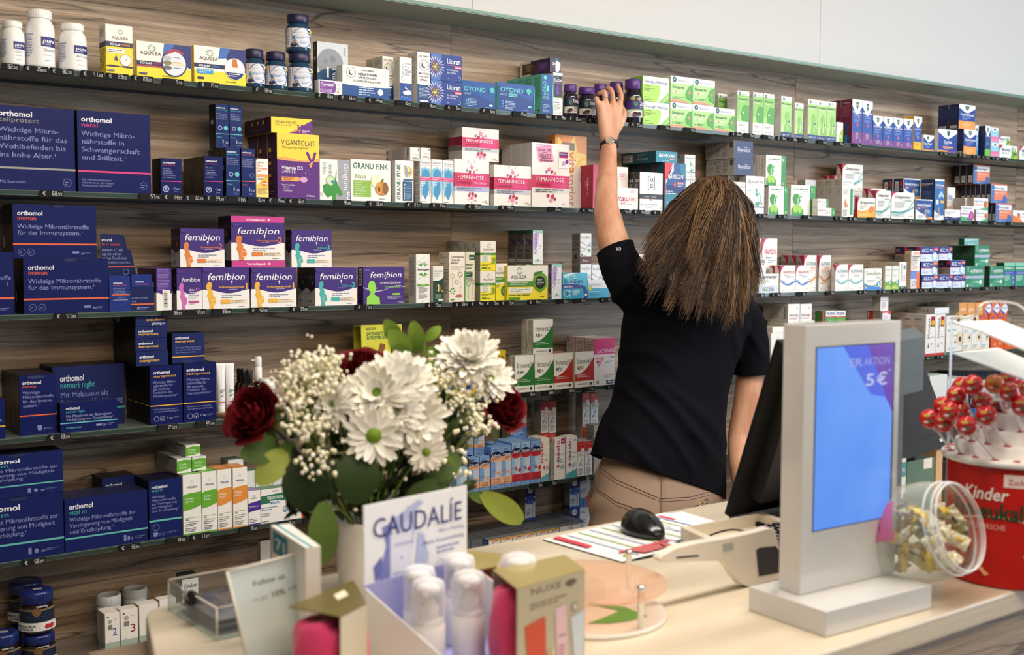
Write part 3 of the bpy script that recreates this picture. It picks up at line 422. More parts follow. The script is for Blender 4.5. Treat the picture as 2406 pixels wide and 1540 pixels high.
dz('femu', 'white and crimson powder carton with a grey lower band, raised behind the others', '#e4e1de', '#b8b2ac', '#d8d2ca', fem('N', '#c0c4cc', '30'), 'R 0 .46 1 .72 #8c1c3c\nR 0 .3 1 .46 #77716e\nG .12 .66 .4 7 #a84a66 .03')
dz('vito', 'tall orange and white vitamin carton with a sunburst and sideways lettering', '#f2ece6', '#d08850', '#e89a5a',
 'R 0 .6 1 1 #f0a468\nP #f8d884 0 .6 .1 .98 .34 .8 .6 1 .7 .78 1 .75 1 .55 .6 .5\nP #f4efe9 0 0 0 .7 .4 .72 .75 .6 1 .42 1 0\nK .6 .1 .05 #f0c840 2\nP #e8944c 0 0 .3 0 .2 .3 0 .5\nT .4 .78 .3 .28 #e88438 bd|vita\nT .4 .48 .44 .26 #d8946c d|sprint\nG .78 .5 .14 8 #8a8c90 .02\nR .2 .8 .6 .9 #8a7c74', 'P #c07840 0 .5 1 .6 1 0 0 0\nR .3 .78 .7 .92 #6a4c3c')
dz('vitr', 'upright crimson drink ampoule carton with sideways white lettering', '#c82a50', '#a81c40', '#b82448',
 'P #dc5078 0 0 .4 0 .3 1 .05 1', 'T .52 .72 .2 .16 #f6e4ea bid|vita\nT .52 .52 .24 .16 #ecaabc id|sprint\nT .36 .64 .14 .07 #ecaabc d|B12 Pro\nG .4 .3 .2 1 #d8889c .02')
dz('vitw', 'upright white and crimson drink ampoule carton standing behind', '#f4eee8', '#e6ddd6', '#f0e8e0',
 'T .1 .3 .44 .16 #b02048 bi|vita\nT .5 .3 .44 .16 #c02850 i|sprint\nE .7 .8 .24 .1 #f4dce0\nG .55 .82 .3 2 #d08898 .04')
dz('vitb', 'low white B12 drink ampoule carton with crimson lettering', '#f4eee8', '#e6ddd6', '#f0e8e0',
 'T .04 .4 .4 .26 #a81c40 bi|vita\nT .42 .4 .5 .26 #c02850 i|sprint\nT .3 .24 .18 .1 #b02048 bi|B12\nG .5 .25 .4 1 #77797c .06\nE .8 .84 .14 .07 #f4dce0\nG .7 .84 .18 2 #d08898 .05')
dz('kaex', 'white carton with a black middle band and bracketed black letters', '#f3f2f2', '#1c1c20', '#e8e6e4',
 'R 0 .3 1 .43 #2a2a2e\nT .2 .35 .22 .03 #fff|after sport\nT .52 .35 .2 .03 #fff|after party\nT .43 .76 .16 .1 #2c2c30 b|KA\nT .43 .6 .16 .1 #2c2c30 b|EX\nR .36 .55 .375 .9 #2c2c30\nR .36 .89 .42 .9 #2c2c30\nR .36 .55 .42 .56 #2c2c30\nR .63 .55 .645 .9 #2c2c30\nR .585 .89 .645 .9 #2c2c30\nR .585 .55 .645 .56 #2c2c30\nC .5 .29 .035 #d85a5c\nT .03 .13 .1 .06 #9a9a9e|03\nG .2 .16 .6 3 #c0c0c4 .04\nC .93 .08 .035 #d0d0d4', 'T .1 .74 .7 .08 #dcdcdc|03\nG .15 .68 .6 5 #b4b4b8 .025')
dz('gav', 'tall teal and red reflux carton showing a torso', '#2a8098', '#1c4a54', '#2a6474',
 'P #d8404c 0 1 .4 1 .36 .8 .05 .66 .04 .3 0 .3\nP #eef2f4 .38 1 .42 1 .42 .84 .06 .64 .06 .56\nP #2c5c9c .42 1 .7 1 .74 .82 .98 .7 1 .4 .08 .4 .1 .62 .44 .82\nP #26347c .1 .55 .9 .5 .8 .36 .1 .38\nT .14 .68 .74 .09 #fff bi|GAVISCON\nP #e8605c .42 .55 .48 .64 .54 .55 .48 .5\nR .58 .57 .9 .61 #c83a48\nT .6 .575 .28 .03 #fff b|ADVANCE\nG .6 .55 .3 2 #c8dce8 .03\nT .06 .4 .34 .03 #e8f0f4 b|Bei Sodbrennen\nG .06 .36 .8 1 #dcecf2 .04\nG .06 .17 .6 2 #a8ccd8 .03', 'R .93 0 1 1 #a02834')
dz('gavl', 'flat teal reflux carton lying across the top of the stack', '#2c86a0', '#20525e', '#276a7a',
 'T .12 .5 .74 .28 #fff bi|GAVISCON\nR .62 .26 .86 .4 #c83a48\nT .65 .29 .18 .08 #fff b|ADVANCE\nG .3 .14 .5 1 #b8d8e0 .1', 'R .02 .12 .32 .82 #9aa0a0\nB .05 .2 .28 .6\nT .78 .44 .32 .2 #a8bcc0 ix|GAVISCON\nG .45 .76 .3 2 #7d989e .08\nR .45 .5 .58 .55 #a03a44')
GRN = 'P #58b088 .52 .7 .62 .66 .6 .55 .72 .56 .84 .46 .8 .3 .66 .2 .46 .26 .56 .32 .68 .34 .7 .42 .6 .46 .52 .5\n'
dz('bian', 'white stomach tablet carton with a green stomach curl', '#f3f2ee', '#a9a7a2', '#dcdad4',
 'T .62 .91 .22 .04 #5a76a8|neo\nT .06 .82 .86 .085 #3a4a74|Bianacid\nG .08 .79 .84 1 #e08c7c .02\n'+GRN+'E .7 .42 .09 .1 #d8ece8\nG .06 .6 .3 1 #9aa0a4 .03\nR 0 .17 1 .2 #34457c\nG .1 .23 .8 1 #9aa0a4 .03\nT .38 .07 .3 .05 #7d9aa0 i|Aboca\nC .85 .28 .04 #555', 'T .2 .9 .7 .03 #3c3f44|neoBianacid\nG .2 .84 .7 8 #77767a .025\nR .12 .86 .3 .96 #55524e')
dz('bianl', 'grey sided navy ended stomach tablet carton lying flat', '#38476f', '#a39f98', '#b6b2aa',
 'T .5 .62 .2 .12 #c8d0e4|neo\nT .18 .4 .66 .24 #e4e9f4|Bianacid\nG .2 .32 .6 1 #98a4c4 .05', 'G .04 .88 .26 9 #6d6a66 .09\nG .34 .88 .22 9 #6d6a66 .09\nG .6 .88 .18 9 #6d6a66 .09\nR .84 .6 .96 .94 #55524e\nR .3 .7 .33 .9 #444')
def gelo(p, n): return f'R {p} 0 1 1 #3c9450\nR 0 .77 1 .775 #b8c0b8\nR {p+.03} .79 .97 .96 #46a05a\nM {(p+.93)/2-.04:.2f} .82 .09 .1 #d4f0da\nT {p*.1:.2f} .85 {p*.82:.2f} .055 #4a5254|{{t}}\n'
GF = 'H .02 .0 .5 .72 #3e9a4c\nE .18 .22 .1 .14 #a4d454\nE .36 .2 .09 .13 #a4d454\nR .26 .3 .29 .56 #d8ecc0\nE .36 .62 .08 .05 #8cc47c\n'
dz('gelm', 'white capsule carton with a green head and lungs and a green right strip', '#f3f0ea', '#cfc9c2', '#e8e4de',
 gelo(.77, 20).replace('T 0.08 .85 0.63 .055 #4a5254|{t}', 'T .1 .85 .24 .055 #4a5254|Gelo\nT .35 .85 .34 .055 #3f9450 b|Myrtol')+'T .5 .79 .18 .03 #8a9490|forte\n'+GF+'G .81 .1 .15 3 #d4ecd8 .03', 'T .88 .55 .4 .12 #5a6a5c v|GeloMyrtol\nG .2 .85 .25 12 #a09a92 .05')
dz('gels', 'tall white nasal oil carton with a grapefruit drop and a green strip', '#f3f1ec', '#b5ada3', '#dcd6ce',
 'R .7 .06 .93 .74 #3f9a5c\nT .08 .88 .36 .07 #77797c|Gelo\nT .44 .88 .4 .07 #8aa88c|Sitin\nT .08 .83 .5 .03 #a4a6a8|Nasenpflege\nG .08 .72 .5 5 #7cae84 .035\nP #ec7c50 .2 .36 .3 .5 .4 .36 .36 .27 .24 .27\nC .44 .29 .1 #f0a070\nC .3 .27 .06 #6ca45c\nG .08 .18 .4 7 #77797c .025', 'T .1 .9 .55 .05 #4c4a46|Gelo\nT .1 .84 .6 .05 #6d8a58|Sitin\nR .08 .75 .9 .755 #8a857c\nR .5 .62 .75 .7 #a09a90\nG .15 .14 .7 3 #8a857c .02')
dz('gelb', 'short white nasal oil carton in the shade behind', '#cfd2d2', '#a29b92', '#b8b2aa', 'T .1 .62 .38 .2 #5c5e64|Gelo\nT .5 .62 .4 .2 #6c7a70|Sitin', 'T .1 .62 .6 .2 #4c4a46|Gelo\nT .1 .4 .6 .16 #5d7a50|Sitin')  # white carton; its shade is put into the greyed front, side and top
dz('gelr', 'flat white throat tablet carton with red notes and a green end', '#f1efe9', '#ddd8d0', '#e8e4de',
 'R .78 0 1 1 #3f9450\nM .84 .25 .1 .5 #d4f0da\nT .02 .62 .18 .18 #5a6a64|Gelo\nT .2 .62 .3 .18 #c85a54|Revoice\nG .04 .5 .2 1 #8dbcc8 .08\nC .46 .3 .018 #b04a44\nR .47 .3 .48 .55 #b04a44\nC .56 .4 .018 #b04a44\nR .57 .4 .58 .65 #b04a44\nC .66 .36 .018 #b04a44\nR .67 .36 .68 .6 #b04a44\nR .57 .62 .68 .66 #b04a44')
dz('gri', 'white and teal swirl cold tablet carton with a crimson corner', '#f0ece6', '#cdbfb2', '#e4dcd4',
 'P #a8c8c8 0 .2 .4 .24 .75 .42 1 .78 1 .66 .75 .3 .4 .14 0 .12\nP #d4e0dc 0 .12 .4 .14 .75 .3 1 .6 1 .4 .6 .2 0 .08\nP #4c9a98 0 .22 .4 .2 .7 .28 1 .44 1 .48 .7 .33 .4 .26 0 .27\nQ .3 .72 #b8284c\nT .14 .78 .68 .1 #3c3f55 b|Grippostad\nT .5 .66 .38 .09 #5aa8a0 i|Complex\nG .14 .6 .5 5 #8a94a0 .045\nG .1 .1 .5 2 #a4a8b0 .035\nT .76 .08 .16 .04 #7d86a8|STADA', 'P #a8244a 0 1 .98 1 1 .2 .9 .5 .6 .8 .2 .96\nP #9a9088 0 0 1 0 1 .1 0 .1\nG .15 .6 .5 4 #8a7e74 .03')
dz('gry', 'yellow and white hot drink carton with a crimson corner', '#f0ece6', '#b8284c', '#f0ece6',
 'P #f0b038 0 0 0 .38 .3 .34 .6 .4 .8 .56 1 .62 1 0\nQ .2 .55 #b8284c\nT .13 .7 .82 .14 #3c3f55 b|Grippostad\nT .13 .56 .42 .07 #f0a060 b|HEISSTRUNK\nG .13 .48 .3 2 #8a8c94 .05\nO .78 .42 .12 .02 #e8704c\nC .78 .42 .09 #e8845c\nR .1 .24 .34 .3 #e89a6c\nG .1 .17 .7 3 #fbe4a8 .045')
dz('boxa', 'blue and white cold tablet carton with a gold and blue sphere', '#2a5296', '#1d2f52', '#eef0f2',
 'P #eef0f2 0 0 1 0 1 .12 .6 .2 .2 .36 0 .5\nR 0 .95 1 1 #eef0f2\nT .05 .66 .84 .14 #f2f4f8 b|BoxaGrippal\nR .05 .52 .26 .6 #c83a44\nT .07 .54 .16 .045 #fff b|forte\nG .28 .57 .5 1 #e8a850 .05\nG .08 .5 .3 1 #b8cce8 .05\nE .7 .3 .2 .24 #e8b040\nE .76 .32 .18 .24 #3f6cb4\nE .74 .4 .1 .1 #8cb0dc\nG .1 .2 .4 4 #9aa4b4 .04\nR .74 0 1 .12 #f0a848', 'B .12 .15 .46 .85\nR .6 .6 .8 .9 #b83240\nG .6 .5 .3 3 #8a9ab8 .05\nR .9 0 1 1 #d8dade')
dz('boxt', 'tall blue cough syrup carton with a pouring bottle and dark side', '#3d74b4', '#1c3156', '#eef0f2',
 'P #eef0f2 0 0 1 0 1 .12 .7 .1 .2 .18 0 .24\nR 0 .96 1 1 #eef0f2\nT .08 .84 .86 .05 #f2f4f8 b|BoxaGrippal\nT .12 .79 .7 .025 #e8a850 b|Erkältungssaft\nP #b4d4f0 .4 .6 .7 .72 .96 .6 .96 .54 .7 .6 .5 .52\nR .14 .38 .42 .5 #d4e6f8\nR .62 .42 1 .48 #e8b860\nE .6 .22 .2 .1 #e8b040\nE .68 .23 .2 .1 #3f6cb4\nG .08 .12 .5 4 #8a94a8 .02', 'T .06 .88 .6 .035 #c8d0e0 b|BoxaGrippal\nT .06 .84 .5 .02 #c8842c b|Erkältungssaft\nP #e8a850 .74 .9 .86 .94 .8 .86\nG .1 .7 .7 10 #4c6088 .04')
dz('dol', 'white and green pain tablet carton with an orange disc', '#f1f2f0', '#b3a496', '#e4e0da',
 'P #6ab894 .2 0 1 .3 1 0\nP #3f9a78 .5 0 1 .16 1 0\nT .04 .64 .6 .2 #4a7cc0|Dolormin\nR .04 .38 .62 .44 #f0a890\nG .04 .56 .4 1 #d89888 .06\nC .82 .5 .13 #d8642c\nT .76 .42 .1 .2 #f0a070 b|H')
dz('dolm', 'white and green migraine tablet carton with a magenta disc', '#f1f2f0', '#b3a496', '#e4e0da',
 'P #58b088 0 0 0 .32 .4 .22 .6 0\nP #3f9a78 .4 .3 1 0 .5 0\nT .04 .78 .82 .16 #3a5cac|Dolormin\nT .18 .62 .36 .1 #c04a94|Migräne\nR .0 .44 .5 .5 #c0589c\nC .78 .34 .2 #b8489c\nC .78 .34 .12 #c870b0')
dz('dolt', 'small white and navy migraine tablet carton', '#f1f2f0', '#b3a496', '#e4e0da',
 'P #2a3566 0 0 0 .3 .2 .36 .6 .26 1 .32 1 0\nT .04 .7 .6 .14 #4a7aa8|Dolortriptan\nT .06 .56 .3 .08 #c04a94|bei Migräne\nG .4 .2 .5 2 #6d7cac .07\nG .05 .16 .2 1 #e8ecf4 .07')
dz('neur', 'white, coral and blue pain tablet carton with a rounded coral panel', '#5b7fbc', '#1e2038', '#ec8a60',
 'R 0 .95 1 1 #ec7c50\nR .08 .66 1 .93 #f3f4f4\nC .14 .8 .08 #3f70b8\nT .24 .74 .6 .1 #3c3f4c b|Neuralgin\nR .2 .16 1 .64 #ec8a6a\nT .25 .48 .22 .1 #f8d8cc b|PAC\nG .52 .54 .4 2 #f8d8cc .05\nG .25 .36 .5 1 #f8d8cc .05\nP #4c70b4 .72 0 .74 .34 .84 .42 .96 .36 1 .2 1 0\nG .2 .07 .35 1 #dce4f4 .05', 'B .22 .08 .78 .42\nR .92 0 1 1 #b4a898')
dz('volt', 'white and orange pain gel carton with a figure logo', '#f1f0ee', '#e0dcd6', '#f1eee8',
 'P #e8804c 0 0 0 .6 .3 .4 .6 0\nC .3 .5 .1 #f0905c\nP #3c6cb4 .2 .9 .3 .5 .4 .9 .34 .6\nT .45 .62 .9 .2 #3c6cb4 i|Voltaren\nR .45 .44 1 .5 #f0a080')
# third shelf
dz('imm', 'wide navy immune supplement carton with an orange stripe', NV, BK, '#1a1b26',
 orth('immun', '#e2643c', .055, .8, .295, .085, .22, [('Wichtige Mikronährstoffe', .85), ('für das Immunsystem.¹', .77)], .555, .083, .115, .25, ('#ec6c44', .028), CI(.1, .115, .043)+CI(.205, .115, .043)+'R .7 .09 .78 .13 #7d86bd\nT .8 .07 .045 .035 #b4bade|30\nG .85 .1 .1 2 #6d76ab .025\nE .54 .975 .08 .03 #2c3560\n'), 'G .15 .9 .6 7 #3c3e48 .03\nG .5 .45 .4 10 #3a3c46 .035\nR .1 .2 .2 .4 #b8b8b8', 1)
dz('immr', 'navy immune supplement carton cut off by the left edge of the picture', NV, BK, '#1a1b26',
 'T .62 .56 .32 .07 #8d96cb|stoffe\nT .84 .46 .03 .06 #8d96cb|1\nR 0 .25 1 .28 #ec6c44\nG .68 .1 .25 2 #6d76ab .025\nT .1 .8 .3 .08 #f3f4fa b|orthomol', '', 1)
dz('vcd', 'small navy vitamin C carton with an orange stripe', '#22357e', '#1a2456', '#2a3f8c',
 'T .2 .78 .42 .05 #f3f4fa b|orthomol\nT .2 .72 .64 .042 #dc5a48 |vitamin c depo\nT .2 .64 .55 .03 #a8b0dc|Mit Vitamin C als\nT .2 .6 .5 .03 #a8b0dc|Beitrag zu einer\nT .2 .555 .56 .03 #a8b0dc|normalen Funktion\nT .2 .51 .6 .03 #a8b0dc|des Immunsystems.\nR .12 .46 .96 .485 #ec6c44\nT .36 .37 .2 .05 #8d96cb|100\nG .58 .4 .3 2 #6d76ab .03\nR .18 .32 .86 .33 #c8d0ec', '', 1)
dz('fsd', 'purple and white carton turned to show its barcode', '#4a2c82', '#34204e', '#6a3a9c',
 'W .38 .04 0 #f3eeea 1\nR .4 .26 .9 .48 #f3eeea\nG .1 .96 .8 14 #9a84c8 .036\nB .45 .05 .75 .46', 'W .4 .05 0 #cdc6c2 1')
FEM = {'0': ('#cc6cb8', 'Baby', 'Planung'), '1': ('#ecb440', 'Frühschwangerschaft', ''), '2': ('#dc8040', 'Schwangerschaft', ''), '3': ('#45b0ac', 'Stillzeit', '')}
def femi(n, top=1., ttl=''):
    c, a, b = FEM[n]; k = top
    o = f'W {.42*k} {.05*k} 0 #efece9 1.2\n'
    if ttl: o += f'R 0 .86 1 1 #c8408c\nT .28 .9 .36 .05 #f8e4f0 b|{ttl}\nC .7 .93 .02 #f8e4f0\n'
    if n == '0': o += f'T .2 .68 .72 .1 #f8f6fb i|femibion\nM .06 .0 .42 .66 {c}\nT .5 .46 .2 .04 #e8dcf4 b|Baby\nT .5 .4 .26 .04 #e8dcf4 b|Planung\nO .82 .48 .075 .025 {c}\nR .44 .24 .44 .24 {c}\nG .46 .34 .44 3 #9a9ab4 .045\nR .46 .16 .88 .215 #c04a8c\nG .5 .13 .38 1 #c890b4 .04\nR .04 .88 .34 .93 #4a3286\n'
    else: o += f'T .1 {.7*k} .8 {.17*k} #f8f6fb i|femibion\nC .62 {.66*k} .018 #f8f6fb\nR .614 {.59*k} .626 {.66*k} #f8f6fb\nT {.88-.045*len(a)*.62:.2f} {.5*k} {.028*len(a):.2f} {.05*k} {c} b|{a}\nT .87 {.47*k} .08 {.15*k} {c} b|{n}\nG .55 {.46*k} .28 1 #b8b0d8 .03\nM .06 0 .26 {.66*k} {c}\nC .235 {.17*k} .055 #f6d9a8\nC .235 {.17*k} .045 {c}\nG .4 {.31*k} .44 2 #8d8fa4 .05\nR .38 {.12*k} .58 {.22*k} {c}\nR .58 {.13*k} .94 {.21*k} #f0dcc4\nG .6 {.18*k} .32 2 #8a8074 .035\nG .76 .04 .2 1 #77797c .03\nR .03 {.9*k} .14 {.95*k} #4a3286\n'
    return o
FSD = 'W .42 .05 0 #b9b4b2 1.2\nT .05 .72 .9 .1 #6d6780 i|femibion\nT .55 .56 .2 .1 {c} b|{n}\nB .15 .04 .7 .2\nG .1 .35 .7 2 #8a8686 .03'
for n_, d_ in (('0', 'small purple and white family planning carton with a pink figure'), ('1', 'purple and white early pregnancy carton with a yellow figure'), ('2', 'purple and white pregnancy carton with an orange figure'), ('3', 'purple and white nursing carton with a turquoise mother and baby figure')):
    dz('fem'+n_, d_, '#3f2878', '#241a33', '#5a3590', femi(n_), FSD.format(c=FEM[n_][0], n=n_))
dz('femv', 'purple and white pregnancy carton with a pink saver band on top', '#3f2878', '#241a33', '#8c3a86', femi('2', .86, 'Vorteilspack'), FSD.format(c=FEM['2'][0], n='2'))
dz('femw', 'pink banded saver carton whose top band alone shows', '#3f2878', '#241a33', '#8c3a86', 'R 0 0 1 1 #c8408c\nT .28 .35 .36 .35 #f8e4f0 b|Vorteilspack\nC .7 .5 .02 #f8e4f0')
dz('femm', 'purple menopause tablet carton with a lime green figure', '#43297c', '#38246a', '#5a3590',
 'K .42 .07 .02 #e8e4f4 2.6\nT .16 .72 .76 .16 #f8f6fb i|femibion\nC .53 .69 .016 #f8f6fb\nT .4 .55 .5 .08 #f0ecf8 i|menopause\nT .52 .44 .38 .06 #9cd85c i|Hitzewallungen\nH .08 0 .32 .64 #98dc54\nE .2 .5 .08 .14 #98dc54\nR .7 .24 .88 .29 #9cd85c\nG .58 .2 .34 3 #d8d0ec .035\nT .84 .03 .13 .025 #e8e4f4 b|30 Tabletten\nR .03 .9 .16 .95 #6a4aa8', 'R .2 .5 .85 .97 #d8d4de\nB .22 .52 .8 .94\nG .3 .4 .5 6 #6a58a0 .05')
dz('ibe', 'tall white stomach drops carton with a ring of green leaves', '#f3f3f0', '#d6d3ce', '#6ab83c',
 ''.join(f'P {c} {.5+.1*math.cos(t)-.05*math.sin(t):.3f} {y+.05*math.sin(t)+.02*math.cos(t):.3f} {.5+.42*math.cos(t):.3f} {y+.115*math.sin(t):.3f} {.5+.1*math.cos(t)+.05*math.sin(t):.3f} {y+.05*math.sin(t)-.02*math.cos(t):.3f}\n' for y, s in ((.74, 1), (.63, -1)) for c, t in (('#3f9440', s*.5), ('#6cb43c', s*1.05), ('#3f8a3c', s*1.57), ('#6cb43c', s*2.1), ('#3f9440', s*2.64)))
 +'C .2 .86 .03 #e8b040\nC .44 .92 .02 #6cb43c\nC .7 .85 .03 #5b9fd0\nC .25 .5 .03 #5b9fd0\nC .6 .46 .02 #e8b040\nC .86 .52 .02 #6cb43c\nT .1 .67 .84 .045 #33343c b|Iberogast\nR .08 .35 .92 .39 #6ab03c\nT .36 .36 .26 .022 #fff|Classic\nG .14 .32 .7 1 #77797c .025\nG .18 .29 .64 4 #8a8c90 .025\nG .18 .17 .64 4 #9a9c9e .025\nG .4 .03 .2 1 #77797c .02', 'G .18 .9 .64 30 #8b8b8f .026\nC .95 .7 .04 #3f8a3c\nC .9 .45 .04 #6cb43c')
dz('carv', 'small white and dark green digestion drops carton with a golden emblem', '#f1efea', '#dcd8d0', '#eceae4',
 'P #22453a 0 0 0 .6 .5 .6 .8 .64 1 .7 1 0\nT .08 .84 .84 .06 #5a6a64|Carvomin\nG .1 .79 .7 1 #8a9490 .03\nG .1 .73 .6 2 #a4aca8 .03\nO .48 .4 .24 .03 #c8a050\nP #e0c078 .42 .3 .46 .5 .54 .52 .6 .4 .56 .3\nE .85 .32 .1 .03 #c8a050\nG .2 .22 .6 5 #9ab8a8 .03\nR .5 .04 .9 .1 #e8ece8')
dz('carm', 'tall cream herbal balance carton with botanical plants', '#f4ece0', '#e2d8ca', '#efe6da',
 'R .94 0 1 .62 #4fa854\nT .1 .88 .84 .045 #33343c b|Carminativum-\nT .1 .82 .56 .045 #33343c b|Hetterich\nT .1 .76 .48 .045 #33343c b|Balance\nT .1 .69 .84 .022 #4a4438 b|Nahrungsergänzungsmittel\nT .1 .65 .6 .022 #4a4438 b|mit Kräuterextrakten\nR .2 .2 .215 .5 #7c8a4c\nR .68 .14 .695 .55 #6c7a3c\nF .2 .52 .16 11 #d0c060\nF .68 .55 .18 7 #7c9a4c\nF .46 .4 .16 7 #6c8a4c\nF .2 .22 .2 6 #4f9a3c\nC .78 .3 .05 #e8e0d8\nE .6 .12 .22 .03 #c07858\nE .2 .05 .12 .02 #6cae3c', 'T .1 .93 .3 .02 #444 b|ALT\nG .1 .91 .8 3 #77706a .02\nG .1 .76 .8 1 #77706a .03\nG .5 .64 .45 18 #77706a .028')
dz('bitt', 'tall cream and green bitter drops carton with pale herbs', '#e4e2c8', '#cfcbb0', '#e0dcc8',
 'R .38 .84 .98 .94 #23523a\nT .45 .865 .44 .05 #f0f4ec b|pure\nF .14 .92 .1 5 #c03a44\nT -.02 .72 .86 .055 #2c4c38 b|itter\nT .02 .66 .6 .035 #2c4c38 b|opfen\nR 0 .5 .74 .6 #2c5a40\nR 0 .43 .74 .5 #a8a498\nG .04 .57 .6 2 #c8dccc .035\nR .3 .06 .32 .36 #6c7a68\nR .7 .1 .72 .4 #7c8a70\nF .3 .36 .28 9 #6c8470\nF .72 .4 .26 9 #7c9078\nT .6 .06 .35 .02 #c8b83c|vegan')
AQN = 'R 0 .52 1 1 #f1eee8\nR 0 .52 1 .6 #4f9440\nF .55 .84 .13 9 #3f8a4a\nC .55 .84 .04 #f1eee8\nT .2 .69 .66 .06 #33343c|AQUILEA\nT .2 .54 .6 .035 #d8ecc8 b|VERDAUUNG\nR 0 .3 .66 .52 #f1eee8\nG .12 .47 .4 6 #7ca868 .035\nP #7cb440 .9 .48 .74 .42 .78 .3 .66 .24 .9 .22 1 .34\nE .84 .34 .07 .04 #d88a4c\nG .08 .22 .7 2 #8a8830 .04\nR .1 .07 .4 .12 #4f9440\nG .45 .08 .4 1 #77722a .04'
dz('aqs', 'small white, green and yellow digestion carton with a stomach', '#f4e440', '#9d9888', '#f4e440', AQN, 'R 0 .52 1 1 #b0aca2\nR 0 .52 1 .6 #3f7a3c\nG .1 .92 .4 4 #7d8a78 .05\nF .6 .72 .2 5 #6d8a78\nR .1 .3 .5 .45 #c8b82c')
dz('aqm', 'half hidden white and yellow digestion carton with a green oval', '#f4e440', '#d8cc38', '#f4e440',
 'R 0 .44 1 1 #f1eee8\nR 0 .5 1 .64 #4f9440\nF .35 .86 .16 9 #3f8a4a\nC .35 .86 .05 #f1eee8\nT .02 .72 .76 .06 #33343c|AQUILEA\nT .02 .585 .9 .03 #e0f0d4 b|DARM BALANCE\nG .02 .56 .8 1 #d8ecc8 .03\nG .04 .48 .4 4 #7ca868 .04\nE .7 .26 .26 .13 #3f7a44\nE .7 .26 .18 .08 #6c9a5c')
dz('aql', 'broad white, green and yellow gut balance carton with a dark charcoal emblem', '#f4e440', '#d8cc38', '#f4e440',
 'R 0 .38 1 1 #f1eee8\nR 0 .4 .72 .54 #4f9440\nR 0 .385 1 .4 #2f5c34\nF .29 .84 .085 12 #3f8a4a\nC .29 .84 .025 #f1eee8\nT .08 .62 .38 .1 #33343c|AQUILEA\nT .06 .485 .44 .04 #eef6e8 b|MAGEN-DARM BALANCE\nT .06 .43 .4 .035 #eef6e8|EQUILIBRE GASTRO-INTESTINAL\nR .03 .2 .6 .36 #f1eee8\nG .06 .34 .5 3 #7ca868 .045\nE .8 .52 .19 .28 #6ca03c\nE .8 .5 .13 .19 #2c342c\nP #6ca03c .7 .32 .9 .3 .8 .2\nT .73 .56 .12 .04 #e8ece4 b|MIT\nT .71 .48 .18 .04 #e8ece4 b|AKTIVKOHLE\nG .72 .44 .16 1 #c8d0c4 .04\nP #4c7a34 .62 .7 .66 .8 .86 .84 .84 .78\nG .02 .14 .8 1 #8a8830 .05\nR .02 .02 .3 .08 #4f9440\nG .8 .08 .15 1 #77722a .05')
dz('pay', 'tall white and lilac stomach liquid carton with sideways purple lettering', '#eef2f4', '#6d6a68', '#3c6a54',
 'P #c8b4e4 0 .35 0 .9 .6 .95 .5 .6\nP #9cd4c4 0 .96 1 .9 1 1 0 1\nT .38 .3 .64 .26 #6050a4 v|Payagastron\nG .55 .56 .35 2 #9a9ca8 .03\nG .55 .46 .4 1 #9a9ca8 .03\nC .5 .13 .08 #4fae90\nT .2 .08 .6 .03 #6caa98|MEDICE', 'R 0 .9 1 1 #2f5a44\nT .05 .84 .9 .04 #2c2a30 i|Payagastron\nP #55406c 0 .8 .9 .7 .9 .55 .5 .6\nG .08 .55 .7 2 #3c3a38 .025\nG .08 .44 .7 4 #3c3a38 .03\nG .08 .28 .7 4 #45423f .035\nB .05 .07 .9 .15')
dz('imo', 'turquoise and white diarrhoea tablet carton with dark blue lettering', '#5ac0dc', '#3a9ab8', '#8cd4e4',
 'P #d4f0f6 .1 .8 .35 .95 .7 1 .3 1 0 .9\nF .35 .78 .2 12 #e8f8fa\nT .06 .6 .74 .17 #243c84 b|Imodium\nP #4a4494 0 .38 0 .56 .6 .56 .78 .48 .84 .34\nT .04 .43 .34 .09 #eef0fa bi|akut Duo\nR 0 .36 .8 .38 #4fb8d8\nR 0 0 .8 .36 #38a8c8\nP #2c4a94 .74 .54 .9 .46 .98 .3 1 0 .86 0 .84 .3\nO .16 .2 .1 .012 #e8f4f8\nC .16 .2 .055 #4c7cbc\nC .27 .28 .03 #e8f4f8\nC .27 .12 .03 #e8f4f8\nG .38 .28 .3 3 #e8f6fa .07\nE .92 .14 .05 .05 #f4f6f8')
dz('lop', 'flat white and blue generic tablet carton with a lime square', '#f3f4f4', '#dcd8d2', '#f1eee8',
 'R 0 0 1 .55 #46b0d4\nT .0 .72 .7 .12 #3f9cc8|Loperamid akut - 1\nG .2 .66 .6 1 #a8d4e4 .06\nR .02 .42 .17 .68 #b4d44c\nG .04 .58 .1 2 #eef6d8 .08\nT .02 .34 .6 .06 #e8f6fa b|Zur Behandlung\nG .06 .2 .5 2 #3a94b8 .08')
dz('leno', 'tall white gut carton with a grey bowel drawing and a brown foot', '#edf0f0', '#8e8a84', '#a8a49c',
 'R 0 0 1 .24 #5c2426\nT .2 .08 .55 .08 #e4d4cc i|Aboca\nT .08 .84 .84 .07 #5a5e66|LenoDiar\nG .4 .8 .4 1 #9aa0a4 .03\nK .66 .05 .05 #b8bec0 1\nK .55 .05 .05 #b8bec0 2.5\nK .45 .04 .04 #b8bec0 4\nE .8 .44 .1 .05 #7ca054\nC .16 .3 .08 #4a7c5c\nG .3 .27 .4 1 #8a9090 .03', 'G .1 .93 .8 8 #55524e .024\nG .1 .7 .8 6 #55524e .028\nG .1 .5 .8 3 #55524e .028\nR .3 .16 .6 .3 #3c3a38\nG .1 .1 .8 3 #5a5752 .03')
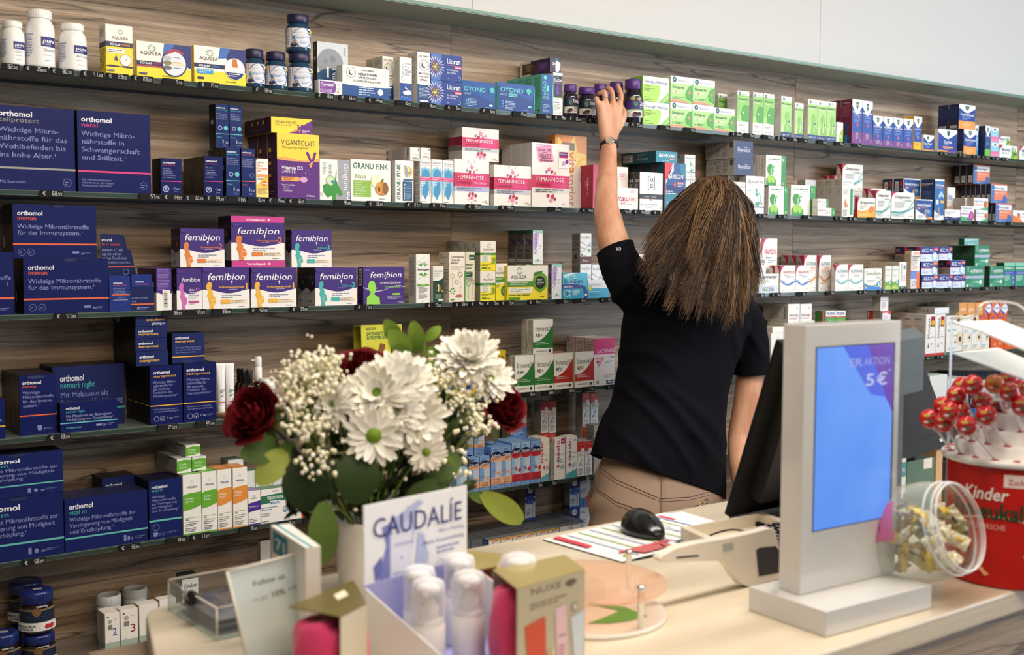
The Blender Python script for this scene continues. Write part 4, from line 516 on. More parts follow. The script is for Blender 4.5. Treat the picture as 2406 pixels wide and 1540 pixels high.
dz('sup', 'white travel tablet carton with coloured squares on a pale blue foot', '#f3f0ea', '#d6d0c8', '#eae4dc',
 'R 0 0 1 .42 #cfe4f0\nW .42 .012 .4 #f3f0ea\nT .05 .74 .86 .15 #33404c bi|SUPERPEP\nG .05 .67 .7 1 #77797c .04\nG .05 .6 .5 3 #b0aca4 .055\nT .2 .27 .54 .05 #d86a7c |GEGEN REISEÜBELKEIT\nR .2 .1 .3 .23 #8c3a5c\nR .35 .1 .45 .23 #7cb43c\nR .5 .1 .6 .23 #2f78b4\nR .65 .1 .75 .23 #c83a5c\nC .25 .16 .025 #f4f0f0\nC .4 .16 .025 #f4f0f0\nC .55 .16 .025 #f4f0f0\nC .7 .16 .025 #f4f0f0')
def elo(t, c1, c2, reload=0):
    o = 'Q .38 .62 #b8284c\n'
    o += f'T .17 {.7 if not reload else .72} .76 .1 {c1} b|{t}\n'
    if reload: o += 'T .46 .63 .44 .06 #e89458 bi|reload\nG .2 .58 .68 3 #e8b498 .03\n'
    else: o += 'G .3 .64 .6 1 #a8bcc8 .03\nG .4 .58 .5 2 #7c9cc0 .035\n'
    return o+f'K .36 .07 .11 {c2} 1.6\nK .38 .06 .05 #e4ecf2 1.9\nK .33 .07 .04 {c2} 1.3\nT .72 .08 .2 .035 #8c94b0|STADA\nG .12 .06 .3 1 #a8b0c8 .03\n'+('G .1 .22 .6 2 #e89c78 .03\n' if reload else '')
SR = 'P #a8244a 0 1 1 1 1 .35 .92 .6 .7 .85 .4 .97\n'
dz('oral', 'white electrolyte carton with a blue ribbon and crimson corner', '#f3f0ec', '#e0d2c4', '#ecdcd8', elo('ORALPÄDON', '#b82850', '#5a7cd0')+'T .2 .62 .16 .04 #4a64a8 b|240\nT .38 .62 .24 .04 #7c94c0|Neutral\n', SR+'G .05 .68 .4 1 #b8405c .05\nG .05 .58 .5 4 #a09488 .04')
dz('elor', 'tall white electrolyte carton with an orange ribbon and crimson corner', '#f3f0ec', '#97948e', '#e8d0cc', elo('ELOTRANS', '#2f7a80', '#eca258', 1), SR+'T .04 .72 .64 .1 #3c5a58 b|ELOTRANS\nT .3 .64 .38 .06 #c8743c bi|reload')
dz('elo', 'white electrolyte carton with a teal ribbon and crimson corner', '#f3f0ec', '#d2cac0', '#e8d0cc', elo('ELOTRANS', '#2f7a80', '#7cc0c4'), SR+'G .15 .6 .5 8 #9a948c .04')
dz('sol', 'white cold capsule carton with green lettering and a blue wave foot', '#f5f2ec', '#ddd6cc', '#efeae2',
 'P #3c7a44 0 .34 .2 .23 .5 .2 .75 .26 1 .52 1 .48 .75 .22 .5 .16 .2 .19 0 .3\nP #4a8cd8 0 .28 .3 .17 .6 .17 1 .1 1 0 0 0\nT .08 .68 .84 .2 #3c7a44|Soledum\nT .66 .54 .26 .09 #4a78b8|forte\nG .12 .44 .6 2 #77706a .04\nE .83 .26 .11 .16 #3c7a44\nE .83 .26 .09 .14 #6ab0e4\nM .78 .14 .1 .24 #eef4f8\nC .1 .12 .04 #e8c878')
dz('sols', 'slim white and green cold syrup carton with a lung emblem', '#eceee6', '#c6bdb0', '#d8d0c4',
 'P #7cb440 0 0 1 0 1 .44 .6 .3 0 .34\nP #b4cf6c 0 .1 .5 .2 1 .08 1 0 0 0\nT .1 .82 .8 .06 #8cb498|Soledum\nG .1 .78 .4 1 #b4bcb4 .03\nG .1 .6 .8 2 #a8b0a8 .025\nE .7 .3 .22 .08 #3f7a94\nE .7 .3 .17 .065 #b8dcf0\nC .2 .1 .09 #f0e890')
dz('cont', 'slim white virus syrup carton with sideways lettering and a dark green foot', '#f3f2ee', '#c2b49f', '#dccfba',
 'R 0 0 1 .1 #2c5c50\nG .2 .06 .6 2 #b8d8cc .03\nT .4 .28 .66 .24 #4a4e58 v|Contramutan\nE .72 .8 .16 .09 #6cb8a4\nC .72 .82 .08 #8c3a5c\nG .55 .5 .4 7 #e8a0b0 .04', 'R .05 .9 .95 .97 #d8ccb4\nT .08 .92 .8 .035 #4a3c30|Contramutan')
dz('amb', 'tall cream cough syrup carton with blue and orange blocks', '#f3ede6', '#cbb59d', '#e4d4c0',
 'R 0 0 .66 .26 #e4e2e0\nR 0 .26 .66 .45 #7c90dc\nR 0 .45 1 .47 #5c70cc\nR .66 0 1 .44 #ec7848\nR .25 .9 .95 .96 #f0b8a0\nT .1 .83 .8 .05 #5a5654 b|Ambroxol\nT .1 .78 .6 .035 #77706c b|ratiopharm\nT .1 .73 .6 .035 #77706c b|Hustensaft\nG .1 .69 .6 3 #b8b0a8 .03\nG .12 .6 .75 4 #dca8a0 .03\nO .35 .14 .2 .05 #a8a8ac', 'R 0 .68 1 .72 #d8a078\nR 0 .44 1 .48 #d8a078\nG .08 .9 .85 7 #8c7460 .033\nR .65 .6 .72 .64 #23304c\nR .65 .52 .72 .56 #23304c\nR .65 .36 .72 .4 #23304c')
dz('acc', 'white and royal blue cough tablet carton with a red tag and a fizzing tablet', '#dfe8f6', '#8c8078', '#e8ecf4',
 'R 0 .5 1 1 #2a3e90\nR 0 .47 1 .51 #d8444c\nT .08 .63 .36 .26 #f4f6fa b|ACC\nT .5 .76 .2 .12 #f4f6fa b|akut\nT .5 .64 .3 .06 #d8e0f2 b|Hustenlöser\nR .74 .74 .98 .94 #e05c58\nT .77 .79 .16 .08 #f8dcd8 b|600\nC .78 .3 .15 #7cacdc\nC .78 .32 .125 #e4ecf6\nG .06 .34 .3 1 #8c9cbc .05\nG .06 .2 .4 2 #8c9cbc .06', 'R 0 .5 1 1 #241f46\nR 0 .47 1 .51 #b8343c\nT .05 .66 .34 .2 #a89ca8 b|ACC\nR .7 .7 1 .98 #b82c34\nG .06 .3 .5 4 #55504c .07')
dz('acs', 'white and royal blue cough tablet carton with an orange tag', '#dfe8f6', '#23244c', '#e8ecf4',
 'R 0 .5 1 1 #2a3e90\nR 0 .47 1 .51 #ec7848\nT .1 .63 .38 .26 #f4f6fa b|ACC\nT .5 .76 .2 .12 #f4f6fa b|akut\nT .5 .64 .3 .06 #d8e0f2 b|Hustenlöser\nR .72 .74 .98 .96 #f07c50\nT .77 .79 .16 .08 #f8dcd8 b|200\nC .78 .3 .15 #7cacdc\nC .78 .32 .125 #e4ecf6\nG .06 .34 .3 1 #8c9cbc .05\nG .06 .2 .4 2 #8c9cbc .06', 'R .2 .0 .8 .2 #ec7848')
dz('asp', 'green pain tablet carton with white capitals and a comet tablet', '#3c8c6c', '#1e4a33', '#55a488',
 'P #4c9c7c 0 0 1 0 1 .7 .5 .5\nO .15 .86 .08 .012 #a8d8c4\nR .14 .78 .16 .94 #a8d8c4\nT .26 .7 .66 .14 #f2f6f4 b|ASPIRIN\nG .26 .64 .6 1 #8cc0ac .05\nR 0 .42 1 .54 #b8bcd8\nT .22 .46 .24 .03 #6c6c9c|500 mg\nP #a0d4c0 .34 .24 .84 .32 .84 .16\nC .82 .24 .07 #eef4f4\nC .1 .08 .05 #d8ece4\nG .2 .1 .3 1 #b8dccc .05', 'T .1 .8 .8 .05 #3a6a50|ASPIRIN\nO .5 .5 .36 .03 #4a7a60\nG .3 .5 .4 1 #6a9a80 .06')
dz('aspl', 'green and silver tablet carton lying on top of the green stack', '#7cb4b4', '#1f4c38', '#8cc4c0', 'G .3 .15 .6 1 #d8ecec .15\nP #a8d4d4 0 .5 1 .9 1 1 0 1')
dz('aspc', 'tall green and violet granule carton with white capitals', '#3f9a78', '#1e5038', '#8ccfb4',
 'R 0 .86 1 1 #8ccfb4\nT .04 .72 .6 .09 #eef4f2 b|ASPIRIN\nT .64 .73 .34 .05 #eef4f2|COMPLEX\nR 0 .5 1 .64 #4c5cb4\nG .1 .57 .7 2 #a8b4e0 .05\nG .06 .42 .5 5 #d8ece4 .045\nE .84 .28 .13 .28 #5c68c8\nC .84 .36 .04 #e8f0f8\nC .84 .16 .04 #e8f0f8\nG .06 .06 .2 1 #d8ece4 .05')
# fourth shelf
dz('im7', 'upright navy immune supplement carton with an orange stripe', NV, '#15161e', '#1a1b26',
 orth('immun', '#e2643c', .09, .845, .5, .058, .36, [('Wichtige', .46), ('Mikronährstoffe', .83), ('für das Immun-', .8), ('system.¹', .44)], .685, .052, .073, .315, ('#ec6c44', .018), 'P #7d86bd .46 .15 .6 .15 .58 .07 .48 .07\nT .64 .07 .04 .035 #b4bade|7\nG .71 .1 .22 2 #6d76ab .02\nE .45 .96 .24 .03 #35406c\n'), 'G .3 .9 .4 26 #3a3c46 .03', 1)
dz('neml', 'large dark navy night granule carton standing behind', '#1b2658', '#101018', '#13141c',
 'T .1 .76 .33 .1 #e4e6f0 b|orthomol\nT .1 .65 .48 .1 #46a8a8|nemuri night\nT .1 .5 .66 .085 #7d86bd|Mit Melatonin als\nT .1 .38 .87 .085 #7d86bd|Beitrag zur Verkürzung\nR 0 .27 1 .3 #4a9a9c', '', 1)
dz('nems', 'low wide navy night granule carton with a turquoise stripe', NV, '#101018', '#232a4c',
 'T .1 .76 .24 .1 #f3f4fa b|orthomol\nT .1 .65 .33 .09 #46b0b8|nemuri night\nT .1 .5 .8 .09 #a0a8d4|Mit Melatonin als Beitrag zur\nT .1 .38 .83 .09 #a0a8d4|Verkürzung der Einschlafzeit.¹\nR 0 .29 1 .325 #6cc4cc\nT .1 .12 .27 .07 #6cc4cc|Direktgranulat\nR .62 .14 .72 .21 #8d96cb\nT .74 .12 .06 .08 #b4bade|30\nG .82 .2 .13 2 #6d76ab .05', 'R .3 .2 .7 .8 #22242e', 1)
dz('neul', 'flat navy nerve supplement carton lying in the stack, yellow subtitle', '#1d2a60', '#14151c', '#14151c', 'T .1 .52 .44 .22 #f3f4fa b|orthomol\nT .1 .28 .62 .2 #ecb444 b|neuroprotect', 'R .12 .15 .2 .85 #20222a\nG .38 .8 .1 8 #3c3e46 .1\nG .52 .8 .1 8 #3c3e46 .1\nG .66 .8 .1 8 #3c3e46 .1\nG .8 .8 .1 8 #3c3e46 .1', 1)
dz('neux', 'top navy nerve supplement carton of the stack, turned upside down', '#1d2a60', '#14151c', '#14151c', 'T .92 .3 .4 .25 #d8daea bx|orthomol\nT .92 .62 .58 .22 #ecb444 bx|neuroprotect', 'R .15 .2 .3 .8 #a8a8ac\nC .06 .5 .03 #ecb444', 1)
dz('neut', 'navy nerve supplement carton leaning on top of the upright ones', '#1d2a60', '#0f1016', '#0f1016',
 'T .1 .8 .42 .09 #f3f4fa b|orthomol\nT .1 .7 .58 .08 #ecb444 b|neuroprotect\nT .1 .5 .8 .06 #7d86bd|Wichtige Mikronährstoffe\nT .1 .42 .78 .06 #7d86bd|für die normale Funktion\nT .1 .34 .66 .06 #7d86bd|des Nervensystems.¹\nR 0 .2 1 .235 #ecb444\nE .5 .05 .18 .05 #2c3560', '', 1)
def neu(n): return orth('neuroprotect', '#ecb444', .09, .86, .53, .056, .72, [('Wichtige Mikro-', .72), ('nährstoffe für', .62), ('die normale', .52), ('Funktion des', .6), ('Nervensystems.¹', .74)], .7, .047, .058, .315, ('#ecb444', .016), f'T .1 .25 .72 .026 #8d96cb |Mit Uridinmonophosphat\nT .1 .21 .78 .026 #8d96cb |und Cytidinmonophosphat.\nO .18 .1 .08 .012 #9aa2cc\nO .36 .1 .08 .012 #9aa2cc\nP #d0d4ea .32 .12 .36 .07 .42 .13 .36 .09\nO .52 .11 .03 .01 #9aa2cc\nT .57 .08 .1 .035 #c8cce6 |{n}\nG .7 .11 .2 2 #6d76ab .02\n')
NS = 'R .35 .78 .75 .95 #2c3040\nG .4 .72 .35 14 #34384a .034\nR .25 .32 1 .335 #ecb444\nR .4 .06 .6 .26 #24283a'
dz('neu3', 'upright navy nerve supplement carton with a yellow stripe, thirty count', NV, '#12141f', '#1c2040', neu('30'), NS, 1)
dz('neu9', 'upright navy nerve supplement carton with a yellow stripe, ninety count', NV, '#12141f', '#1c2040', neu('90'), NS, 1)
dz('ory', 'navy supplement carton with a yellow stripe, cut off by the left edge', NV, '#12141f', '#1c2040', 'R 0 .3 1 .33 #ecb444\nT .7 .45 .2 .06 #8d96cb|ng', '', 1)
def inn(t, c): return f'R 0 0 1 1 #f3f2ec\nY .36 .84 .17 {c}\nT .1 .66 .76 .16 #33343a |Innovall\nT .1 .5 {.34 if t != "AB+" else .36} .1 #33343a b|{t}\nT .1 .33 .5 .03 #f0f4ee b|Zum Diätmanagement bei\nT .1 .28 .7 .03 #f0f4ee b|Antibiotika-assoziierter Diarrhoe\nG .1 .2 .2 1 #d8ecd8 .02\nT .12 .06 .6 .05 #4a4c54|MICROBIOTICA\nC .84 .085 .07 #3c4a5c\n'
dz('inn', 'white and green capsule carton with bold black lettering', '#f3f2ec', '#cfc8ba', '#c4d0b4', inn('AB+', '#347c3c'), 'G .15 .94 .3 20 #a09a90 .045\nG .55 .94 .3 20 #a09a90 .045\nR .93 0 1 .6 #347c3c')
dz('innr', 'white and red capsule carton with bold black lettering', '#f3f2ec', '#cfc8ba', '#c4907c', inn('RDS', '#b83430'), 'G .15 .94 .3 20 #a09a90 .045\nR .93 0 1 .6 #b83430')
dz('lact', 'white and pink probiotic carton with a triangle emblem', '#f4eeea', '#cec2b8', '#e4d4cc',
 'R 0 .66 1 1 #dc4488\nT .14 .69 .9 .08 #fbe8f2|LACTIBIANE\nP #e490b4 .02 .58 .5 .6 .22 .38 .16 .42 .36 .56 .08 .55\nP #b83a6c .1 .52 .28 .53 .18 .44\nT .7 .57 .3 .05 #c83a78|CND\nG .5 .5 .5 2 #a4a0a0 .03\nG .5 .2 .5 2 #e4b4b8 .03\nR .6 .02 1 .1 #24345c\nT .65 .04 .4 .05 #f4f4f8 bi|PiLeJe\nR .14 .04 .22 .1 #8a8c90', 'G .15 .9 .7 16 #8c7c74 .05\nR .92 0 1 1 #c8386c')
dz('brol', 'white cough syrup carton lying flat with red and grey lettering at its end', '#f1f1ef', '#b8b2aa', '#dcd8d2',
 'T .1 .28 .42 .16 #4a5a50 b|Broncho\nT .54 .28 .32 .16 #b8304c b|stop\nT .1 .12 .66 .12 #c4688c i|sine Hustensaft\nG .7 .75 .2 1 #9a9aa0 .1', 'T .92 .15 .7 .12 #4a4a50 bv|Bronchostop\nG .3 .9 .4 12 #7d7874 .07')
dz('brot', 'flat white cough syrup carton in the layer below', '#efe9e0', '#c8c0b6', '#efe8dc', 'T .08 .4 .8 .3 #4a5a50 b|Bronchostop')
dz('brel', 'small cream elixir carton', '#f1ece2', '#d8d0c4', '#efe8dc', 'T .06 .6 .6 .2 #3c4a40 b|Bronchient\nT .06 .3 .3 .2 #3c4a40 |Elixir\nG .06 .2 .8 1 #9a948a .08')
dz('lg', 'white carton with green and yellow leaf shapes', '#f1f1ee', '#d8d5cf', '#f1eee8', 'P #5aa83c .1 .3 .4 .9 .5 .3\nP #e8c83c .3 .1 .6 .6 .7 .2\nP #5aa83c .6 .4 .9 .9 1 .4')
dz('pros', 'white and green cough syrup carton lying with a red line at its end', '#58a440', '#3c7c30', '#e4e4dc',
 'R 0 .5 1 1 #f1f2f4\nR 0 .42 1 .5 #c83a34\nT .1 .62 .8 .26 #263c84 b|PROSPAN\nG .3 .47 .3 1 #f0d0cc .05\nT .3 .1 .4 .12 #d4f0b8 b|100 ml', 'R .55 0 .7 1 #b83a2c\nR .7 0 1 1 #d8d2c8\nT .95 .05 .9 .2 #2c3548 bv|PROSPAN')
dz('aspt', 'slim pale syrup carton standing high with small red lettering', '#eceaee', '#a9a19b', '#c4bcb4', 'T .12 .7 .76 .08 #b85a5c b|Aspecton\nG .15 .6 .6 8 #b07c7c .055')
dz('aspb', 'pale syrup carton with a coral top corner', '#eeecf2', '#9a938c', '#b4aca4', 'P #dc4c48 0 1 1 1 1 .6 .5 .84 0 .8\nT .15 .46 .5 .1 #b85a5c|Aspecton\nG .15 .36 .5 3 #c09090 .06', 'R 0 0 .4 1 #9c2c24\nR .06 .3 .12 .85 #d8d2c8\nG .5 .85 .4 14 #6d6862 .055')
dz('mona', 'tall white syrup carton with sideways letters and a red and yellow picture', '#f4f0ec', '#cabdb2', '#e8e0d8',
 'R 0 0 1 .06 #c83a34\nR .52 .7 .92 .95 #9c1c24\nC .72 .8 .16 #f0b82c\nR .6 .7 .85 .73 #4c8a34\nT .42 .42 .5 .24 #3c2c30 v|Monapax\nT .5 .44 .42 .04 #c86a6c|Sirup\nP #55434c .22 .2 .3 .34 .36 .2\nG .5 .3 .35 2 #a49a98 .03', 'T .1 .86 .55 .05 #4a3c40 b|Monapax\nT .1 .8 .3 .035 #b84a4c|Sirup\nG .1 .72 .7 6 #9a8c88 .035')
dz('monb', 'white carton with a red foot and a small red emblem', '#f4f0ec', '#cabdb2', '#e8e0d8', 'R 0 0 1 .14 #c83a34\nG .3 .6 .6 5 #c8706c .05\nO .6 .3 .3 .05 #c83a34')
dz('wlie', 'long grey sided white carton lying flat', '#eef0f6', '#a19d98', '#b8b4ae', 'R .12 .12 .9 .5 #e0e6f0\nR .16 .18 .86 .44 #eef0f6', 'G .1 .8 .3 3 #77736e .12\nR .42 .3 .5 .6 #a07040\nR .54 .3 .62 .6 #8a6038\nR .7 .25 .76 .7 #66625c')
dz('geli', 'orange lozenge carton lying flat with a grey side', '#e8a05a', '#98928c', '#b8a48c', 'T .2 .4 .6 .24 #fbe8d0 b|gelorevoice' .replace('gelorevoice', 'gelctus')+'\nG .3 .3 .5 1 #f8d8b4 .1', 'G .4 .8 .2 4 #77736e .14\nG .7 .8 .2 4 #77736e .14')
dz('muco', 'small orange, white and blue cough carton with crossing bands', '#e8744c', '#c85c3c', '#e08858',
 'P #eef0f6 .1 .5 .9 .95 1 .7 1 .3 .6 0 .4 .1\nP #4c5cb4 .2 .25 .5 0 .8 0 .1 .5\nP #4c5cb4 .6 1 1 .6 1 .8 .85 1\nT .2 .45 .7 .14 #6c78b4 i|Mucosolvan')
dz('hsw', 'white cough carton with a sunflower and a teal foot', '#f3f1ea', '#d8d2c8', '#eef2f6', 'R 0 0 1 .08 #3f6c70\nT .1 .8 .5 .08 #4aa89c b|gelo\nT .2 .6 .5 .05 #4a4c54|HUSTEN\nF .85 .5 .3 14 #e8b82c\nC .85 .5 .1 #6a4420\nC .3 .4 .05 #3f8a5c\nC .55 .4 .05 #8a7a5c\nG .1 .2 .6 2 #8a8c90 .04')
dz('hsy', 'white cough carton with half a sunflower and an amber line', '#f3f1ea', '#d8d2c8', '#eef2f6', 'R 0 .06 1 .1 #e8a83c\nR 0 0 1 .06 #f3f1ea\nF .75 .55 .3 14 #ecc040\nC .75 .55 .1 #6a4420\nG .1 .8 .4 3 #8cb4c4 .05\nG .1 .25 .5 3 #9a9ca0 .05')
dz('orn', 'bright orange carton with pale figures', '#e8642c', '#c85020', '#e87c4c', 'G .2 .6 .6 1 #f8b48c .06\nC .3 .25 .08 #f8a478\nC .7 .3 .08 #f8a478\nR .15 .75 .7 .85 #7c5cb4')
dz('drk', 'thin black spined carton in a row behind the shelf rack', '#20222c', '#17181e', '#3c4a68', 'R .2 .5 .8 .9 #33363f\nR .25 .2 .75 .35 #8a8c94\nR 0 0 1 .1 #3c6cb0')
dz('moc', 'flat white carton with multicoloured lettering', '#f1f2ee', '#d8d5cf', '#dfe8dc', 'T .3 .3 .3 .26 #c89c2c b|mo\nT .6 .3 .35 .26 #3f9a4c b|cin')
# fifth shelf
def vit(a, b, tw, th, lines, lv, lh, ls, st, e=''): return orth('vital m', '#4fb4ac', a, b, tw, th, tw*.72, lines, lv, lh, ls, st, ('#6cc0bc', .03), e)
dz('vt3', 'large navy tiredness supplement carton with a turquoise stripe', '#1a2560', '#101018', '#15182c',
 vit(.08, .8, .44, .09, [('Wichtige Mikronährstoffe zur', .86), ('Verringerung von Müdigkeit', .82), ('und Erschöpfung.¹', .5)], .6, .075, .105, .25, 'R .6 .07 .635 .17 #7d86bd\nE .69 .11 .022 .04 #7d86bd\nT .74 .08 .045 .035 #b4bade|30\nG .8 .12 .15 2 #6d76ab .025\nE .5 .97 .1 .03 #2c3560\n'), '', 1)
dz('vt7w', 'wide navy tiredness supplement carton with a turquoise stripe, seven count', '#1a2560', '#101018', '#232646',
 vit(.055, .8, .28, .1, [('Wichtige Mikronährstoffe zur', .8), ('Verringerung von Müdigkeit', .76), ('und Erschöpfung.¹', .52)], .57, .08, .115, .24, 'R .7 .06 .73 .18 #7d86bd\nE .76 .11 .016 .045 #7d86bd\nT .79 .07 .02 .05 #b4bade|7\nG .83 .12 .14 2 #6d76ab .03\n'), '', 1)
dz('vtb', 'navy tiredness supplement carton half hidden behind the wide one', '#1a2354', '#101018', '#15182c', 'T .1 .84 .48 .06 #dcdeec b|orthomol\nT .1 .76 .3 .05 #2f7a7c|vital m', 'G .2 .9 .6 10 #2c2e38 .04', 1)
dz('vt7', 'upright navy tiredness supplement carton with a turquoise stripe, seven count', '#1a2560', '#101018', '#15182c',
 vit(.08, .86, .48, .055, [('Wichtige', .4), ('Mikronährstoffe', .73), ('zur Verringerung', .76), ('von Müdigkeit', .62), ('und Erschöpfung.¹', .82)], .7, .043, .059, .3, 'O .2 .2 .1 .012 #9aa2cc\nT .5 .07 .04 .035 #b4bade|7\nG .58 .1 .36 2 #6d76ab .02\nP #7d86bd .1 .12 .26 .12 .24 .05 .12 .05\nO .32 .08 .04 .01 #7d86bd\nO .42 .08 .04 .01 #7d86bd\n'), '', 1)
def wel(a, b, c, t): return f'R 0 0 1 .02 {c}\nC .5 .87 .09 #c4c4ca\nC .5 .87 .06 #f3f2ee\nT .24 .77 .54 .035 #4a4684 b|WELEDA\nP {c} 0 .66 .3 .685 1 .7 1 .47 .6 .43 .3 .41 0 .4\nT .12 .58 .5 .04 #f4f6ee|{a}\nT .12 .53 .44 .04 #f4f6ee|{b}\nR .08 .275 .92 .28 {c}\nT .12 .24 .2 .025 #33343c b|{t}\nT .12 .2 .72 .022 #55575f|zur Behandlung\nG .12 .17 .7 2 #77797c .028\nG .12 .1 .7 3 #77797c .026\n'
dz('com', 'tall white gel carton with a brushed green band', '#f3f1ec', '#c9c6c0', '#7cbc4c', wel('Combu-', 'doron', '#67ad38', 'GEL'), 'B .1 .05 .5 .3\nR .2 .4 .5 .6 #7cbc4c')
dz('arn', 'tall white ointment carton with a brushed orange band', '#f3f1ec', '#c9c6c0', '#dc9450', wel('Arnika-', 'Salbe 30 %', '#e4923f', 'SALBE'))
dz('arg', 'tall white gel carton with a brushed orange band, rightmost of the four tubes', '#f3f1ec', '#c9c6c0', '#dc9450', wel('Weleda', 'Arnika-Gelee', '#e4923f', 'GEL'))
dz('coml', 'white and green gel carton lying with its small end forward', '#e9e9e6', '#a9a9a6', '#c8c8c4', 'P #67ad38 0 .1 0 .8 .5 .9 1 .84 1 .3 .5 .16\nT .16 .52 .56 .16 #f0f6ea|Combu-\nT .16 .3 .5 .16 #f0f6ea|doron', 'G .1 .8 .7 4 #8c8c8a .14\nR .5 .86 .9 1 #4a7a2c')
dz('infl', 'small white globule carton with a purple band', '#f3f1ee', '#d4d0cc', '#8c78a8', 'R 0 0 1 .04 #5c3a9c\nC .5 .84 .1 #c4c4ca\nT .2 .76 .5 .04 #77757c b|WELEDA\nP #4c3290 0 .38 0 .64 1 .7 1 .44\nT .08 .52 .8 .05 #e4dcf4|Infludoron\nG .1 .16 .7 3 #6a6c74 .04')
dz('visi', 'wide white eye drops carton with a dark green band and a blue eye', '#f3f1ee', '#d4d0cc', '#4f7c64', 'P #2f7458 0 .56 0 .8 1 .86 1 .62\nT .22 .68 .56 .1 #f0f6f2 b|VISIODORON\nR .32 .52 .7 .64 #e4ecf4\nT .34 .54 .32 .08 #2f6a9c b|MALVA\nT .4 .9 .24 .04 #4a4684|WELEDA\nG .02 .44 .6 2 #6c9cb8 .06\nG .02 .26 .4 2 #9a9ca0 .06\nE .88 .3 .08 .05 #2f6ca8\nE .88 .3 .05 .03 #eef2f6\nC .88 .3 .02 #2f6ca8\nC .79 .36 .015 #2f6ca8\nG .02 .04 .4 1 #77797c .05')
dz('wht', 'white eye care carton with fine blue print and a red corner', '#f1f0ee', '#c9c9c8', '#d4d8d4', 'G .08 .8 .7 5 #6c9cb8 .06\nG .1 .3 .6 3 #9a9ca0 .06\nR .7 0 1 .2 #d83a34')
dz('wtb', 'small white carton with a dark green line along its top', '#d8dcdc', '#a4a8a6', '#587862', 'T .1 .4 .6 .2 #77797c|Weleda\nG .1 .3 .7 2 #8c9090 .1', 'G .1 .8 .7 5 #8a8c8a .1')
def oly(a, c, d): return f'R 0 0 1 .1 #7ca4dc\nP #c8d8f0 .3 .1 1 .1 1 .68 .4 .66 .44 .4\nE .5 .8 .5 .085 #1c2450\nR 0 .7 1 .76 {c}\nE .5 .69 .49 .05 {c}\nT .1 .77 .82 .06 #f4f6fa b|{a}\nT .12 .69 .14 .045 #1c2450 b|{d}\nG .32 .73 .55 2 #3c3f5c .03\nG .2 .93 .4 2 #3c5ca0 .025\nK .4 .03 .02 #7c9cd4\nP {c} .36 .36 .5 .48 .56 .36\nE .86 .36 .14 .05 {c}\nR 0 .1 1 .27 {c}\nT .14 .215 .7 .028 #33304c b|Bei Schnupfen\nT .22 .17 .56 .028 #33304c b|Für Nase &\nT .16 .125 .7 .028 #33304c b|Nasennebenhöhlen\nT .2 .03 .3 .03 #26428c|Nasenspray\n'
OSD = 'G .1 .9 .8 30 #4c6cac .028\nE .6 .78 .4 .07 #1c2450\nR .2 .64 1 .73 #e8b490'
dz('olk', 'tall sky blue nasal spray carton with a peach band', '#86acdf', '#5c86c8', '#7ba4dc', oly('Olynth', '#f0b890', 'K'), OSD)
dz('ols', 'short sky blue nasal drops carton with a peach band', '#86acdf', '#5c86c8', '#7ba4dc', oly('Olynth', '#f0b890', 'K'), OSD)
dz('oln', 'tall pale blue nasal spray carton with a red band', '#9cc4e4', '#5c86c8', '#86b4dc', oly('Olynth N', '#d0343c', 'E'), OSD)
dz('ole', 'tall sky blue nasal spray carton with a red band and blue top', '#86acdf', '#5c86c8', '#6c98d8', oly('Olynth', '#d0343c', 'E'), OSD)
dz('olz', 'pale blue saline spray carton with a navy arch', '#a0c8e4', '#88b0d0', '#f1ead8', 'R 0 .9 1 1 #c8dcec\nE .5 .8 .5 .08 #1c2450\nR 0 .66 1 .76 #3a7cbc\nT .08 .77 .86 .06 #f4f6fa b|Olynth\nT .2 .68 .7 .045 #eef4fa b|SALIN\nE .6 .3 .3 .1 #c8dcec\nG .3 .1 .4 2 #5c86a8 .03')
def nas(c2, t): return f'P {c2} 0 0 1 0 1 .2 0 .1\nT .46 .42 .52 .32 #b8246c bv|nasic\n{t}\nR .2 .3 .46 .34 #c02c5c\nR .3 .25 .36 .39 #c02c5c\nG .54 .34 .4 4 #6c9ca8 .03\nK .62 .02 .01 #8a9aa4'
dz('nsk', 'white and teal children nasal spray carton with a magenta cross', '#f1ebe0', '#d8d2c8', '#f1e8d8', nas('#6cb4c4', 'T .4 .48 .4 .05 #4a8cbc b|Kinder').replace('T .46', 'T .22'))
dz('nsn', 'white children nasal spray carton with a magenta corner square', '#f3f1ee', '#cfcac2', '#f1e8d8', nas('#f3f1ee', 'R .6 .86 1 .98 #b8246c\nT .64 .9 .3 .04 #fbe4f0 b|neo\nT .2 .46 .5 .045 #4a8cbc b|Kinder\nT .2 .41 .7 .04 #5a9cc8|Nasenspray'), 'G .1 .9 .8 30 #8a9aa4 .028\nR .6 .92 1 .98 #b8246c')
dz('nsd', 'white to teal nasal spray carton with sideways magenta letters', '#f3f1ee', '#b8c8cc', '#f1e8d8', nas('#4fb0b0', 'T .7 .88 .24 .05 #b8246c b|D.K.\nT .16 .48 .7 .04 #5a9cb0 b|Nasenspray'))
NT = 'R 0 .72 1 1 #d0342c\nC .7 .74 .24 #f3f2ee\nR 0 .6 1 .72 #f3f2ee\nR 0 .7 1 .715 #4a9cd0\nT .1 .92 .7 .025 #f4d8d4|ratiopharm\nT .1 .64 .6 .035 #c8443c|NASEN-\nT .1 .59 .8 .035 #c8443c|TROPFEN AL\nT .1 .54 .5 .025 #77797c|0,05 %\nP #3f8cc0 .2 .3 .6 .5 .66 .5 .3 .29\nO .64 .32 .1 .03 #6c8494\nG .12 .22 .7 6 #9a9ca0 .035\n'
dz('nst', 'white nasal drops carton with a red top and a blue nose', '#f3f2ee', '#a8a49e', '#b4b0aa', NT, 'G .2 .94 .6 12 #77736e .03\nB .3 .08 .6 .26')
